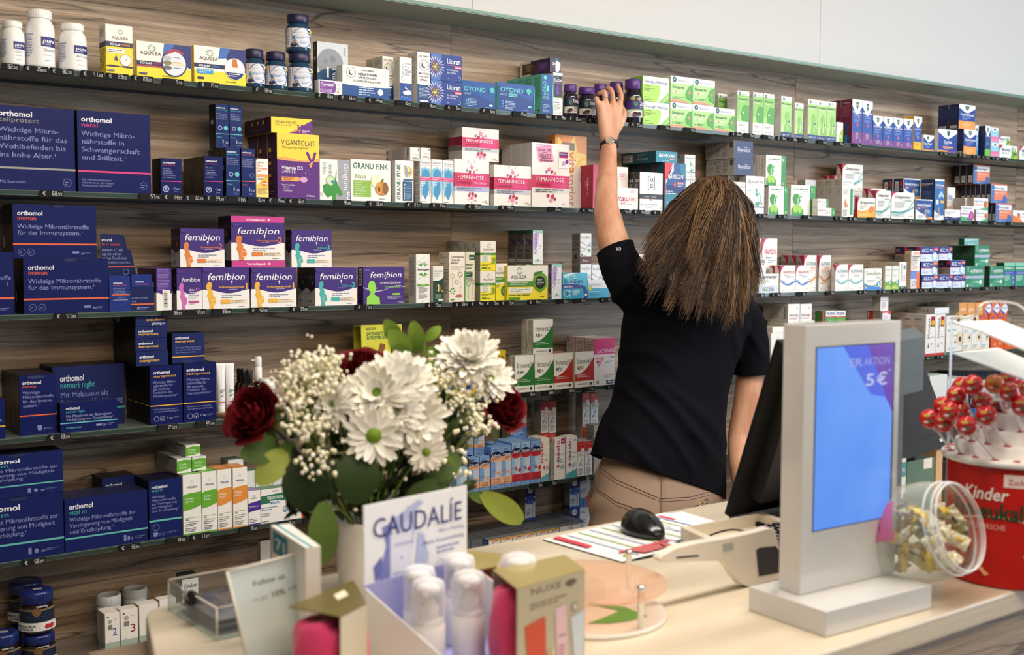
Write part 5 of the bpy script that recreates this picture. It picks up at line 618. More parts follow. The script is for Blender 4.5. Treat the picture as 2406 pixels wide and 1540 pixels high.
dz('nss', 'white nasal spray carton with an orange red top and a blue nose', '#f3f2ee', '#a8a49e', '#b4b0aa', NT.replace('#d0342c', '#dc4c28').replace('TROPFEN', 'SPRAY'), 'G .2 .94 .6 12 #77736e .03\nB .3 .08 .6 .26')
dz('nsb', 'broad white and blue sea water spray carton behind the rose', '#e8ecf0', '#a8a49e', '#b4b0aa', 'P #5c94dc 0 0 1 0 1 .3 0 .1\nK .7 .04 .02 #8a9aa4\nG .2 .2 .6 4 #e4eefa .04\nG .2 .5 .6 4 #9a9ca0 .04')
dz('gry2', 'small grey topped nasal carton standing in the shade', '#b8b4ac', '#8f8b85', '#8c8a86', 'G .1 .8 .8 6 #77736e .09', 'G .1 .8 .8 6 #6a6660 .09')  # white box in dim row, the shade painted as grey carton colours
dz('otv', 'small white and blue nasal drops carton with a red arc', '#f3f2ee', '#235494', '#86888c', 'T .08 .7 .82 .15 #1f3c84|Otriven\nP #d84c44 .3 .88 .5 .94 .8 .93 .82 .95 .5 .965 .28 .9\nG .1 .6 .5 1 #77797c .03\nR 0 .96 1 1 #e8b450', 'G .12 .9 .7 10 #7ca0d0 .06\nR .9 0 1 1 #f0efe8')
dz('otb', 'small white nasal drops carton with a dark blue ring', '#f3f2ee', '#235494', '#7c8088', 'C .5 .6 .42 #24327c\nC .5 .56 .2 #f3f2ee\nC .84 .94 .06 #ec6c44')
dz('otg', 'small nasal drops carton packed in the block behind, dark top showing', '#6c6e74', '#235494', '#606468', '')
dz('ots', 'slim blue and white nasal spray carton with a dark ring', '#e4ecf6', '#9a9894', '#4a6cb4', 'R 0 .7 1 1 #2c4ca8\nC .5 .84 .42 #28306c\nC .5 .9 .26 #f1f2f4\nE .5 .6 .5 .12 #4468c4\nT .28 .88 .44 .05 #3c4468|Otriven\nG .3 .55 .5 2 #c8d4f0 .03\nG .08 .32 .5 4 #6c74a0 .045\nR .72 .1 .8 .5 #b8d0f0\nR 0 0 1 .08 #3460b4', 'G .3 .94 .6 10 #77736e .03\nB .3 .2 .6 .5\nR 0 0 1 .1 #2c4c8c')
dz('oto', 'white and orange nasal spray carton with a blue nose panel', '#eef0f2', '#d8d5cf', '#f1eee8', 'P #e8743c .2 .3 .7 .4 1 .7 1 0 .2 0\nR 0 .02 .64 .34 #5c9cdc\nP #26406c .2 .08 .3 .28 .36 .08 .3 .12\nG .08 .9 .6 2 #55575f .04\nG .08 .66 .6 4 #8a8c90 .04')
dz('sch', 'slim white mineral salt carton with a blue numeral and sage foot', '#f3f0ea', '#c8c2ba', '#efe6da', 'R 0 0 1 .28 #a8bcb0\nC .34 .8 .14 #b4aca4\nR .2 .6 .5 .72 #8c847c\nT .5 .44 .3 .2 #2c3c94 |2\nG .6 .84 .3 1 #4a5a9c .02\nC .38 .3 .07 #d8dcd8\nT .2 .07 .6 .05 #2f5c48 b|PFLÜGER\nC .2 .92 .06 #77797c', 'G .2 .92 .6 20 #8c8880 .035\nR 0 0 1 .28 #8c9c94')
dz('sc3', 'slim white mineral salt carton with a dark red numeral and sage foot', '#f3f0ea', '#c8c2ba', '#efe6da', 'R 0 0 1 .28 #a8bcb0\nC .34 .8 .14 #b4aca4\nR .2 .6 .5 .72 #8c847c\nT .55 .44 .3 .2 #8c1c34 |3\nG .6 .84 .3 1 #a44a5c .02\nC .3 .3 .07 #d8dcd8\nT .2 .07 .6 .05 #2f5c48 b|PFLÜGER\nC .2 .92 .06 #77797c')
dz('sc4', 'slim white mineral salt carton partly behind the counter corner', '#f3f0ea', '#c8c2ba', '#efe6da', 'R 0 0 1 .28 #a8bcb0\nT .2 .07 .6 .05 #2f5c48 b|PFLÜGER')
dz('oro', 'small white and dark green stomach carton behind the acrylic tray', '#eceae6', '#7c8078', '#2c4438', 'R 0 .93 1 1 #2c4438\nT .12 .76 .8 .08 #2c3438 b|Oroben\nG .2 .64 .7 2 #6a6c70 .035\nG .2 .48 .6 3 #8a8c90 .035', 'R 0 .85 1 1 #2c4438')
dz('redb', 'small red and white carton low against the wall', '#ece8e4', '#b8b0a8', '#a43c30', 'R 0 0 1 .2 #b83a2c\nO .55 .6 .3 .06 #b83a2c\nR .3 .3 .5 .4 #33343a\nR .6 .3 .8 .4 #33343a', 'G .1 .8 .8 8 #8a827a .06')
# ---------------- room shell ----------------
SD = .1846; TH = .012
ZS = {1: .4141, 2: .1341, 3: -.1495, 4: -.4319, 5: -.7171, 6: -.983}
FLOOR = -1.46; CEIL = 1.46
SN = {1: 'the top shelf', 2: 'the second shelf', 3: 'the third shelf', 4: 'the fourth shelf', 5: 'the fifth shelf', 6: 'the base board'}
def struct(name, mb, m, parent=None):
    o = mb.build(name, m, parent)
    if not parent: o['kind'] = 'structure'
    return o
white = mat('white_paint', '#c9c8c6', .6, bump=.05, bscale=60)
greyglass = mat('back_painted_glass', '#9db0a6', .16, var=.03, bscale=3)
wb = MB(); wb.box((-3, .012, FLOOR), (9.5, .12, .69), '#4a4440'); wallb = struct('wall_back', wb, MATTE)
for i in range(-2, 6):   # laminate panels 1.61 m wide with recessed joints
    x0 = 1.9888+1.61*(i-1)+.0012; x1 = x0+1.61-.0024
    p = MB(); p.box((x0, 0, -1.0), (x1, .012, .6823), '#9a8878')
    p.build('panel', woodm('wood_%d' % i, '#c2ae98', '#a08a74', '#6e5c4e', seed=i*1.37+.4), wallb)
p = MB(); p.box((-3, -.004, .6823), (9.5, .1, .6943), '#9db0a6')
up = MB(); up.box((-3, -.10, .6945), (9.5, .12, CEIL), '#f2f1ee'); wu = struct('wall_upper', up, white)
for i in range(-2, 6):
    x0 = 1.9888+1.61*(i-1)+.001; q = MB(); q.box((x0, -.112, .6945), (x0+1.608, -.1001, CEIL-.001), '#f2f1ee'); q.build('panel', white, wu)
# canopy of satin glass above the top shelf, in panes
cn = empty('trim_1'); cn['kind'] = 'structure'
for i in range(-2, 6):
    x0 = 1.9888+1.61*(i-1)+.0008; q = MB()
    q.box((x0, -.1905, .6823), (x0+1.6084, .0, .6943), '#a9bbb1'); q.build('pane', mat('satin_glass', '#a3b3a9', .35, Transmission_Weight=.0), cn)
q = MB(); q.box((-3, -.1935, .6843), (9.5, -.1907, .6935), '#9fd0c0'); q.build('glass_edge', mat('green_glass_edge', '#6c8c80', .35), cn)
fl = MB(); fl.box((-3, -8, FLOOR-.1), (9.5, .12, FLOOR), '#8c8478'); struct('floor', fl, mat('floor_vinyl', '#8c8276', .4, var=.06, bscale=8))
cl = MB(); cl.box((-3, -8, CEIL), (9.5, .12, CEIL+.1), '#f4f2ee'); struct('ceiling', cl, white)
wr = MB(); wr.box((9.5, -8, FLOOR), (9.6, .12, CEIL), '#e8e6e0'); struct('wall_right', wr, white)
wl = MB(); wl.box((-3.1, -8, FLOOR), (-3, .12, CEIL), '#c8b8a4'); struct('wall_left', wl, mat('wall_left_paint', '#b8a898', .6))
# ---------------- shelves: dark tinted glass boards ----------------
glz = nodes('shelf_glass')[0]; b_ = glz.node_tree.nodes['Principled BSDF']
setp(b_, Base_Color=lin('#7a877e'), Roughness=.13, Specular_IOR_Level=.5, Transmission_Weight=.25, IOR=1.45)
for k in range(1, 6):
    s = MB(); s.box((-1.2, -SD, ZS[k]-TH), (7.2, -.0005, ZS[k]), '#59655f'); o = s.build('glass_shelf', glz)
    e = MB(); e.box((-1.2, -SD-.0012, ZS[k]-TH+.002), (7.2, -SD-.0001, ZS[k]-.0015), '#7c9488'); e.build('polished_edge', mat('glass_edge', '#36463f', .15), o, 'pale green polished edge')
    e = MB(); e.box((-1.2, -.006, ZS[k]-TH-.004), (7.2, -.0007, ZS[k]-TH-.0002), '#15171a'); e.build('wall_rail', mat('black_rail', '#15171a', .4), o, 'black rail along the wall')
    tag(o, ['long glass shelf board at the top, just below the canopy', 'second long glass shelf board from the top', 'third long glass shelf board, holding the pregnancy cartons', 'fourth long glass shelf board, ending behind the bouquet', 'lowest long glass shelf board, holding the nasal sprays'][k-1], 'shelf', 'glass shelves on the wood wall')
s = MB(); s.box((-1.2, -.34, -1.02), (7.2, .011, ZS[6]), '#6d6258', ch=.0); bb = s.build('base_board', mat('taupe_laminate', '#75695e', .45, var=.05, bscale=30))
tag(bb, 'taupe base board running along the foot of the wood wall', 'shelf')
s = MB(); s.box((-1.2, -.32, FLOOR), (7.2, .011, -1.021), '#5c5148'); o = s.build('base_cabinet', woodm('wood_base', '#a08c78', '#806c5a', '#50443a', seed=9)); tag(o, 'low wooden cabinet under the taupe base board', 'cabinet')
# ---------------- cartons ----------------
def carton_mesh(k, w, d, h):
    desc, fc, sc, tc, fd, sd, m = DS[k]; mb = MB()
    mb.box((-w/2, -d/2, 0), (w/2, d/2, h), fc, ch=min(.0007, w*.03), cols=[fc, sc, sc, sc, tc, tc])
    draw(mb, fd, (-w/2, -d/2, 0), (1, 0, 0), (0, 0, 1), (0, -1, 0), w, h)
    if sd: draw(mb, sd, (-w/2, d/2, 0), (0, -1, 0), (0, 0, 1), (-1, 0, 0), d, h)
    # closing flap on the lid, a hair proud of the top
    mb.box((-w/2+.002, -d/2+.0015, h), (w/2-.002, -d/2+min(.018, d*.45), h+.0004), tc)
    return mb
BX = []   # placed cartons
def place(shelf, k, xL, xR, yT, yB='-', side='-', off=.6, n=1):
    Y = -SD+off/100 if shelf < 6 else -SD+off/100
    A = ay(xL, yT, Y); B = ay(xR, yT, Y); w = B[0]-A[0]; zt = A[2]; X0 = A[0]
    z0 = ZS[shelf]; room = -.003-Y
    if yB != '-':
        zb = ay(xL, float(yB), Y)[2]
    else: zb = z0
    if isinstance(side, str) and side.startswith('d'): dep = float(side[1:])/100*n
    elif side == '-': dep = min(max(.03, w*.55), .07)*n
    else:
        q = ray(float(side), yT); dep = (-D+X0*q[1]/q[0])-Y
        dep = max(.012*n, dep)
    dep = min(dep, room); d = dep/n
    cands = []
    for b in BX:
        if b['s'] == shelf and b['x0'] < X0+w-.004 and b['x1'] > X0+.004 and b['y0'] < Y+d-.003 and b['y1'] > Y+.003: cands.append(b['z1'])
    zsup = z0
    if yB != '-' and cands:
        c = min(cands+[z0], key=lambda t: abs(t-zb)); c = max([t for t in cands+[z0] if t <= c+.012]); zsup = c
    elif yB != '-' and abs(zb-z0) > .012: zsup = zb; BX.append(dict(s=shelf, k=k, x0=X0+.0003, x1=X0+w-.0003, y0=Y+.0006, y1=Y+max(dep, .03)-.0006, z0=z0+.0002, z1=zb-.0006, i=0, n=1, id=len(BX)))
    zz = zsup+(.0006 if yB != '-' and cands else .0002)
    h = zt-zz
    if h < .008 or w < .008: return
    for i in range(n):
        BX.append(dict(s=shelf, k=k, x0=X0+.0003, x1=X0+w-.0003, y0=Y+d*i+(.0004 if i else 0), y1=Y+d*(i+1)-.0003, z0=zz, z1=zz+h, i=i, n=n, id=len(BX)))
def parse(shelf, txt):
    for ln in txt.strip().split('\n'):
        a = ln.split()
        if not a: continue
        k = a[0]; v = a[1:]
        xL, xR, yT = map(float, v[:3]); yB = v[3] if len(v) > 3 else '-'; sd = v[4] if len(v) > 4 else '-'
        off = float(v[5]) if len(v) > 5 else .6; n = int(v[6]) if len(v) > 6 else 1
        place(shelf, k, xL, xR, yT, yB, sd, off, n)
parse(1, '''aqe 247 311 55 - 232
aqf 320 449 94.5 - 317
aqi 455 577 105 - 449
stada 744 818 96 - 735 5.5
calm 748 804 186 - 738 .6
drt 804 915 151 - d3.4 .6
drs 898 924 131 - 859 5 2
mels 938.5 968 133 - 925
drs 980 1011 121 - 956
lior 1012 1086 187 - d4
lior 1012 1086 124 187 d4
oyo 1087 1164 188 - d4
oyi 1168.5 1256 192 - 1165.5
oyt 1273 1300 173 - 1178 .6 4
zzs 1300 1322 169.5 - d3.4
zzl 1296 1318 134 170 1222 .8
vert 1512 1573 237 - d6
vert 1510 1572 177 237 d6
sinu 1575 1627 239 - d4
sinu 1627.5 1677 244 - d4
sinu 1677.5 1727 252 - d4
sinu 1576 1628 177 239 d4
sinu 1628.5 1680 184 244 d4
sint 1688 1709 219 - 1680 8
sint 1733 1761 212 - 1709
sint 1770 1794 216 - 1761
sint 1795 1820 219 - d5
bron 1836 1861 225 - 1820
bron 1868 1888.5 241 - 1860
bron 1899 1921.6 232 - 1889
bron 1922 1943 236 - d5
bron 1943.5 1965 238 - d5
bgr 1966 1981.6 286.5 - d4
medn 2003 2027 232 - 1950 .6 2
medn 2027.3 2051 236 - d5
meds 2051.5 2075 271 - d5
meds 2075.4 2099 273.5 - d5
meds 2099.4 2123 276 - d5
meds 2123.4 2146 278 - d5
hust 2148 2169 273 - 2116 1.2
daym 2168 2195 316 - d4 .3
dayn 2205 2249 302 - 2196
daymk 2265 2295 303 - 2249
daymk 2254 2292 243.7 302 2205 .8 2
wblue 2291.5 2300 294 - d5 3
wgr 2315.5 2328 295 - 2299
pkb 2329 2347 335 - d4
pkb 2329 2347 299 335 d4
mobi 2349 2391 340 - d3
mobi 2348 2374 319 340 d3
mobi 2396 2440 343 - 2391''')
parse(2, '''cell -34 174 243 - d8 .3
nat 179.5 352.5 257.5 - d9 .3
ojun 376 427 371 - 356
opro 478 524 366.5 - 430 .6 2
nsp 529.6 564 346 - 489 .6 3
d3k 566 600 348 - d4.5 .6 2
nsp 505 537 243 347 490 5
nsp 538 568.5 246 349 d4 5
eun 601 630.5 372 - d4
vig 650 749.6 311 - 574 .6 3
vigl 636 734 273.5 313 571 2
ging 750.5 822 373 - d4
gfb 823 918 373 - d5
gfp 928 972 376 - 919
gep 986.5 1013 373 - 973 .6
gep 1013.6 1040 374 - d4
gep 1040.6 1066 377 - d4
gepl 963 986.5 346 373 906 .6
gepl 987.6 1012 347 374 d9 .6
femb 1066.8 1150 372.6 - d4.5 .6 2
femu 1085.5 1172.6 298 378 1053 4.5
femn 1160.5 1248 387 - 1151
femt 1250 1339 334 - 1178 .6 3
vito 1298 1379 315 - 1255 6.5
vitr 1393 1432 387 - 1351
vitw 1434 1476 391 - d5 5.5
vitb 1440 1500 440 - d4 1
kaex 1503 1558 404 - 1477 .6 2
gav 1562 1612 382 - 1482 .6 3
gavl 1541 1592 354 382 1462 1.6
bian 1609 1634 466 - d4 8
bian 1609 1634 414 466 d4 8
bian 1609 1634 363 414 1592 8
bian 1690 1724 425 - d4.5
bian 1725 1752 427 - d4.5
bian 1753.5 1796.5 413 - d5 .6
bian 1710 1753 413 - 1682 6
bianl 1726 1770 372 413 1659 .8
bianl 1725 1770 330 372 1658 .8
gelm 1806 1853 436 - 1797
gelm 1800 1847 363.5 436 1774 .6 2
gelm 1858.6 1917 434 - 1855
gelb 1892 1917 422 - 1873 9
gels 1979.5 2007 419 - 1918 .8 3
gelr 1921 1963 488 - d2.6 -2.6
gelr 1921 1947 467 488 d2.6 -2.4
gri 1960 1990 412 - 1918 12 2
gri 1980 2028 384.5 448 1951 9 2
gry 2015 2057 464 - 2008
gri 2058 2094 447 - d3.4 .6
gri 2095 2149 451 - d3.4
gri 2040 2085 442 - 2027 9 1
boxa 2085 2122 468 - d4 8
boxa 2125 2163 419 466 2048 8 2
boxa 2153 2191 468 - d5
boxt 2197 2219.5 421 - 2165
dolt 2220 2257 492 - d4
dolm 2258.4 2293.5 483.6 - d4
dol 2294 2321.5 493 - d4
dol 2284 2322 464.6 493 2222 1 4
dol 2226 2250 440 - d4 10
neur 2340 2377 477.5 - 2322 .6 2
neur 2329 2367 431.5 477 2258 .8 6
neur 2288 2326 386.5 431 2241 6.5 3
volt 2380 2425 494 - d3''')
parse(3, '''immr -90 33 592 - d9 .6
imm 53 254 608 - 33.5 .6
imm 26 225.5 479 604 2 .9
vcd 255 306.3 649 - d5 .6
fsd 366 402.6 631 - 322 .6
fem0 414 474 631 - 403
fem1 474.6 586 629 - d5.5
fem1 588.5 696 630 - 586 .6
fem3 740 838 630 - 698 .6 2
femm 852.5 951 628 - 839.5
femw 544 670 613 628 512 1.2
fem2 421.7 527 537 627 401 1
femv 542 668 507 613 512 1.2
fem3 684 779 540 627 670 1
ibe 977 1010.3 597 - 959
carv 1017 1042.6 625.6 - 1011
carm 1055 1093 592 - 1031
bitt 1093.4 1116 592 - d5 1
aqs 1128 1164 637 - 1068 .6 4
aqs 1128 1165 566 637 1032 .6 4
aqm 1164.8 1192 619.5 - d4 2.4
aql 1192.5 1287.5 624 - d4.5
pay 1296 1320 621 - 1288 .6
pay 1235 1260 622 - d3 6.6
pay 1251.7 1276 541 622 1195 5.6 3
imo 1322 1381 641.5 - d3.6
lop 1381.5 1432 659 - d3.2
leno 1363 1390 621 - d4.2 5
leno 1391 1416 622 - d4.2 5
leno 1363 1390 548 621 1343.5 5
sup 1480 1527 598 - d4 3
oral 1790 1827 560 - d4 8
oral 1757 1789.6 560 - d4 8
sup 1770 1800.6 600 - d3 4.6
sup 1783 1830 644 - d3.6 .6
oral 1834 1869.6 624 - 1806 .8 2
oral 1870 1903 624 - d3.4 .8
elor 1889 1922 600 - 1834 6 3
elor 1922.6 1953 600 - d3.6 5
elo 1963 1993.6 622 - 1954 .6
elo 1994 2029 622 - d4 .6
sol 2031 2072.5 631 - d4
sols 2080 2096 625 - 2074
sols 2096.8 2112.5 625 - d4
cont 2113.4 2130.5 616 - 2044 1 5
amb 2141.4 2162 589.5 - 2126 .6
acs 2166.6 2204.5 647 - d3.6
acs 2165 2203.4 614.5 647 d3.6
acc 2205 2239 646 - d3.6
acc 2239.6 2268.4 646 - d3.6
acc 2233 2268.4 612 646 2206 .7
acc 2162.8 2206 580 613 2104 1.4 2
acc 2206.6 2238 580 613 d3.6 1.4
asp 2269 2312 626 - d3.4
asp 2326 2359 626 - 2313
asp 2291 2326 577 626 2228 .8 4
aspl 2266 2300 560.5 577 2252 1
aspc 2360 2385.4 617.5 - d4
aspc 2386 2420 617.5 - d4''')
parse(4, '''ory -70 11.5 942 - d6 .4
im7 43 131.8 883 - 0 2.2 4
neml 122 292 863 - 87 7.5
nems 140 275.5 948 - 133 1.2
neu3 351 428 861 - 293 .6 4
neu9 430 508 855 - d6.5 .6
neul 319 396 827 858 268 1
neul 317 393 797 827 266 1
neul 317 393 769 797 266 1
neux 317.5 394 741 769 265 1
neut 403 480.6 784 857 d7 1
inn 1210 1255 837 - 1195 1 2
inn 1256.6 1301.2 834 - d7 .9
innr 1302 1346 831 - d7 .9
innr 1352 1395 828 - 1347 .7 2
inn 1252.6 1299.5 752 834 1225 1 2
lact 1396 1445 796 - 1331 .8 3
brot 1852 1915 757 - d10 2
brol 1852 1880 715 757 1792 2.4
brol 1880.6 1908 715 757 d9 2.4
brel 1815 1850 770 - d5 1
lg 1812 1850 784 - d3 -2.4
pros 1942 1963.6 758 - d8 2
pros 1964 1987 758 - d8 2
pros 1941 1963.6 731.5 758 1915 2
pros 1964 1987 731 758 d8 2
monb 2030 2093 757 - d9 2
aspb 2073.5 2093 732 757 2038 2
aspt 2069 2088 698 732 2049 2.6
mona 2176 2199.2 740 - 2093 .6 3
mona 2199.6 2221.6 740 - d3 .6
wlie 2196 2230 724 740 2135 1
hsw 2224 2262 765 - d5
hsy 2263 2284 765 - d5
hsy 2284.4 2306 765 - d5
hsy 2306.4 2328 765 - d5
orn 2329 2360 772 - d5
orn 2361 2393 776 - d5
hsy 2224 2262 743 765 d8 .8
hsy 2262.5 2300 743 765 d8 .8
geli 2254 2273 712 743 2186 .8
geli 2273.4 2292 712 743 d8 .8
geli 2292.4 2311 712 743 d8 .8
orn 2301 2322 741 772 d8 .8
orn 2322.4 2344 741 772 d8 .8
orn 2344.4 2366 741 772 d8 .8
muco 2312 2330 709 741 d4 .9
muco 2330.4 2349 709 741 d4 .9
muco 2349.4 2368 709 741 d4 .9''')
parse(5, '''vt3 -70 149 1182 - d8 .2
vt3 -70 148 1078 1197 d8 .2
vt7w 150 346.5 1174.7 - d6 .3 2
vtb 238.5 320 1125 - 210 10.5
vt7 348.5 427 1131 - d5 .4 2
com 428.5 472.5 1117 - d3.5 .3 2
com 473 509.3 1110 - d3.5 .3 2
arn 510 544 1105 - d3.5 .3 2
arg 546 581 1101 - d3.5 .3 2
coml 415 450 1079 1112 367 2.5
coml 451 485 1075 1108 d11 2.5
coml 436 471 1047.5 1077 390 2.7
infl 582.5 612 1155 - d5 .3
visi 612.6 678.5 1151.6 - d4 .3
wht 679 720 1146 - d4 .3
wtb 560 600 1110 - d5 7
wtb 600 640 1108 - d5 7
wtb 640 690 1104 - d5 7
wtb 535 572 1082 1110 d5 8
olz 1073 1098 1060 - d4 .3
ols 1101 1126.5 1078 - d3 .3
ols 1127 1151 1074 - d3 .3
olk 1153.5 1178.8 1052 - 1137 .3 3
olk 1179.2 1202 1049 - d3.4 .3 3
oln 1202.5 1224 1042 - d3.4 .3 3
oln 1224.4 1246.4 1040 - d3.4 .3 3
ole 1247 1271.5 1038 - d3.4 .3 3
nsk 1272 1291.5 1031 - d3.4 .3 2
nsn 1303 1328 1031 - 1293 .3 2
nsd 1330.5 1356 1027 - 1329 .3 3
nst 1356.5 1374 1039 - d3.4 .3 3
nst 1374.4 1392 1038 - d3.4 .3 3
ols 1093 1112 1060 - d3 7
ols 1114 1138 1060 - d3 7
ols 1093 1112 1002 1060 d3 7.2
ols 1114 1138 1000 1060 d3 7.2
nsb 1200 1238 925 1033 d5 11.5
nst 1271 1289 944 1018 1253 11.5
nst 1289.5 1307.5 944 1018 d3 11.5
nss 1368.5 1386 925 1005 1352 10.6
nss 1388 1406.5 925 1005 d3 10.6
gry2 1395 1425 1000 - d4 4
moc 2185 2226 884 - d8 1
moc 2227 2275 892 - d8 1''')
for i in range(14): place(5, 'drk', 2235+i*9, 2235+i*9+8.2, 873+i*.1, '-', 'd7', 9)
parse(6, '''sch 245.5 281 1444.6 - 229 .6
sc3 282 324 1436 - d3.5 .6
sc4 326 372 1424 - d3.5 .6
sc4 374 414 1412 - d3.5 .6
oro 427 466 1355 - 413 9
redb 611 636 1272 - 604 9''')
xs = [1148, 1176, 1203.8, 1231, 1260, 1288, 1314, 1342.5, 1371]
for i in range(8): place(6, 'otb' if i > 5 else 'otv', xs[i]+.2, xs[i+1]-.2, 1270-i*4.9, '-', 'd2.9', .4, 1)
W0 = BX[-8:]; zt = max(b['z1'] for b in W0)
for b in W0: b['z1'] = zt
nb = BX[-8]; ww = nb['x1']-nb['x0']
for r in range(1, 6):
    for c in range(-2, 9):
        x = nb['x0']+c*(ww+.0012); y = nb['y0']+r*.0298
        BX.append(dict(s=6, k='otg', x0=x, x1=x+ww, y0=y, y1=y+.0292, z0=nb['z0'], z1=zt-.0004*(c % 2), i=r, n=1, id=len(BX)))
parse(6, '''ots 1233.5 1258 1146 1214 1219.5 13.2
ots 1338.7 1362 1130 1197 1324 13.6
oto 1363 1388 1128 1195 d3 13.6''')
# overlap relief: trim depth of the nearer carton, or width, so no two cartons share space
def relax():
    bad = 0
    for s in range(1, 7):
        L = [b for b in BX if b['s'] == s]
        for i, a in enumerate(L):
            for b in L[i+1:]:
                ox = min(a['x1'], b['x1'])-max(a['x0'], b['x0']); oy = min(a['y1'], b['y1'])-max(a['y0'], b['y0']); oz = min(a['z1'], b['z1'])-max(a['z0'], b['z0'])
                if ox > 0 and oy > 0 and oz > .0009:
                    bad += 1
                    l, r = (a, b) if a['x0']+a['x1'] < b['x0']+b['x1'] else (b, a)
                    f, g = (a, b) if a['y0'] < b['y0'] else (b, a)
                    if oz < .008: up_ = a if a['z0'] > b['z0'] else b; up_['z0'] += oz+.0003
                    elif g['y0']-f['y0'] > .011 and (ox > .006): f['y1'] = g['y0']-.0006
                    else: m = (l['x1']+r['x0'])/2; l['x1'] = m-.0002; r['x0'] = m+.0002
    return bad
for _ in range(6):
    if not relax(): break
print('overlaps left', relax(), 'cartons', len(BX))
BX = [b for b in BX if b['x1']-b['x0'] > .006 and b['y1']-b['y0'] > .004 and b['z1']-b['z0'] > .005]
NUMW = ['', 'first', 'second', 'third', 'fourth', 'fifth', 'sixth', 'seventh', 'eighth', 'ninth', 'tenth', 'eleventh', 'twelfth', 'thirteenth', 'fourteenth', 'fifteenth']
def order_words(i, n):
    if n == 1: return ''
    if i == 0: return 'leftmost' if n > 2 else 'left one'
    if i == n-1: return 'rightmost' if n > 2 else 'right one'
    return NUMW[i+1]+' from left' if i+1 < len(NUMW) else f'number {i+1} from left'
def label_boxes(L):
    from collections import defaultdict
    G = defaultdict(list)
    for b in L: G[b['desc']].append(b)
    for desc, M in G.items():
        # a label names the shelf when the kind stands on several, then the row (height), then how far back, then left to right
        multi = len({b['s'] for b in M}) > 1
        for s in {b['s'] for b in M}:
            A = [b for b in M if b['s'] == s]
            lv = []
            for b in sorted(A, key=lambda b: b['z0']):
                if not lv or b['z0']-lv[-1][-1]['z0'] > .02: lv.append([b])
                else: lv[-1].append(b)
            for li, row in enumerate(lv):
                dp = []
                for b in sorted(row, key=lambda b: b['y0']):
                    if not dp or b['y0']-dp[-1][0]['y0'] > .018: dp.append([b])
                    else: dp[-1].append(b)
                for di, dr in enumerate(dp):
                    dr.sort(key=lambda b: b['x0'])
                    for xi, b in enumerate(dr):
                        w = []
                        if len(lv) > 1: w.append(['lower row', 'upper row'][li] if len(lv) == 2 else NUMW[li+1]+' layer up')
                        if len(dp) > 1: w.append('front' if di == 0 else NUMW[di+1]+' back')
                        o = order_words(xi, len(dr))
                        if o: w.append(o)
                        sh = (' on '+SN[s]) if (multi or not w) else ''
                        t = desc
                        tot = lambda t: len((t+sh+' '+' '.join(w)).replace('-', ' ').split())
                        for cut in (', ', ' and a ', ' and ', ' with ', ' in its', ' cut off', ' standing', ' lying'):
                            if tot(t) > 16 and cut in t[12:]: t = t[:t.rindex(cut)]
                        b['label'] = t+sh+(', '+', '.join(w) if w else '')
for b in BX: b['desc'] = DS[b['k']][0]
label_boxes(BX)
KINDW = set('tablet capsule syrup spray supplement powder drops gel pregnancy electrolyte herbal nasal'.split())
_mc = {}
cnt = {}
for b in BX: cnt[b['desc'], b['s']] = cnt.get((b['desc'], b['s']), 0)+1
for b in BX:
    w, d, h = b['x1']-b['x0'], b['y1']-b['y0'], b['z1']-b['z0']; k = b['k']
    key = (k, round(w, 3), round(d, 3), round(h, 3)); ws = re.findall(r'(\w+) carton', b['desc']); nm = (ws[0] if ws and ws[0] in KINDW else 'medicine')+'_carton'
    if key in _mc: o = bpy.data.objects.new(nm, _mc[key]); COL.objects.link(o)
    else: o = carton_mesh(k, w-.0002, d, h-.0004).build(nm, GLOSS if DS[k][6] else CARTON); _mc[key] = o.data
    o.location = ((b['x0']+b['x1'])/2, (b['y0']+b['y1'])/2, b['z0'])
    c = cnt[b['desc'], b['s']]
    sd_ = ' '.join(b['desc'].split(' with ')[0].split()[:8])
    tag(o, b['label'], 'box', (sd_.replace('carton', 'cartons')+' on '+SN[b['s']]) if c > 1 else None)
# ---------------- bottles, jars, tubs, tubes ----------------
def bend_label(dsl, w, h, R, bg=None, sub=14):
    """a printed label wrapped round a cylinder, facing the room"""
    t = MB(); lines = []
    for ln in dsl.strip().split('\n'):
        a = ln.split('|')[0].split()
        if a and a[0] == 'R':   # cut wide patches into strips so they follow the curve
            u0, v0, u1, v1 = map(float, a[1:5]); n = max(1, int((u1-u0)*w/R/.22)+1)
            for i in range(n): lines.append(f'R {u0+(u1-u0)*i/n} {v0} {u0+(u1-u0)*(i+1)/n} {v1} {a[5]}')
        else: lines.append(ln)
    draw(t, '\n'.join(lines), (-w/2, 0, 0), (1, 0, 0), (0, 0, 1), (0, -1, 0), w, h, 2)
    out = MB(); out.lathe([(R+.0003, 0), (R+.0003, h)], 24, bg or '#eee', 0, True, None, (0, 0), -math.pi/2-w/2/R, -math.pi/2+w/2/R)
    k = out.n
    for V in t.v:
        a = V[:, 0]/R; r = R+.0003+(-V[:, 1])*1.0; out.v.append(np.stack([r*np.sin(a), -r*np.cos(a), V[:, 2]], 1))
    out.l += [i+k for i in t.l]; out.z += t.z; out.c += t.c; out.m += t.m; out.sm += t.sm; out.n += t.n
    return out
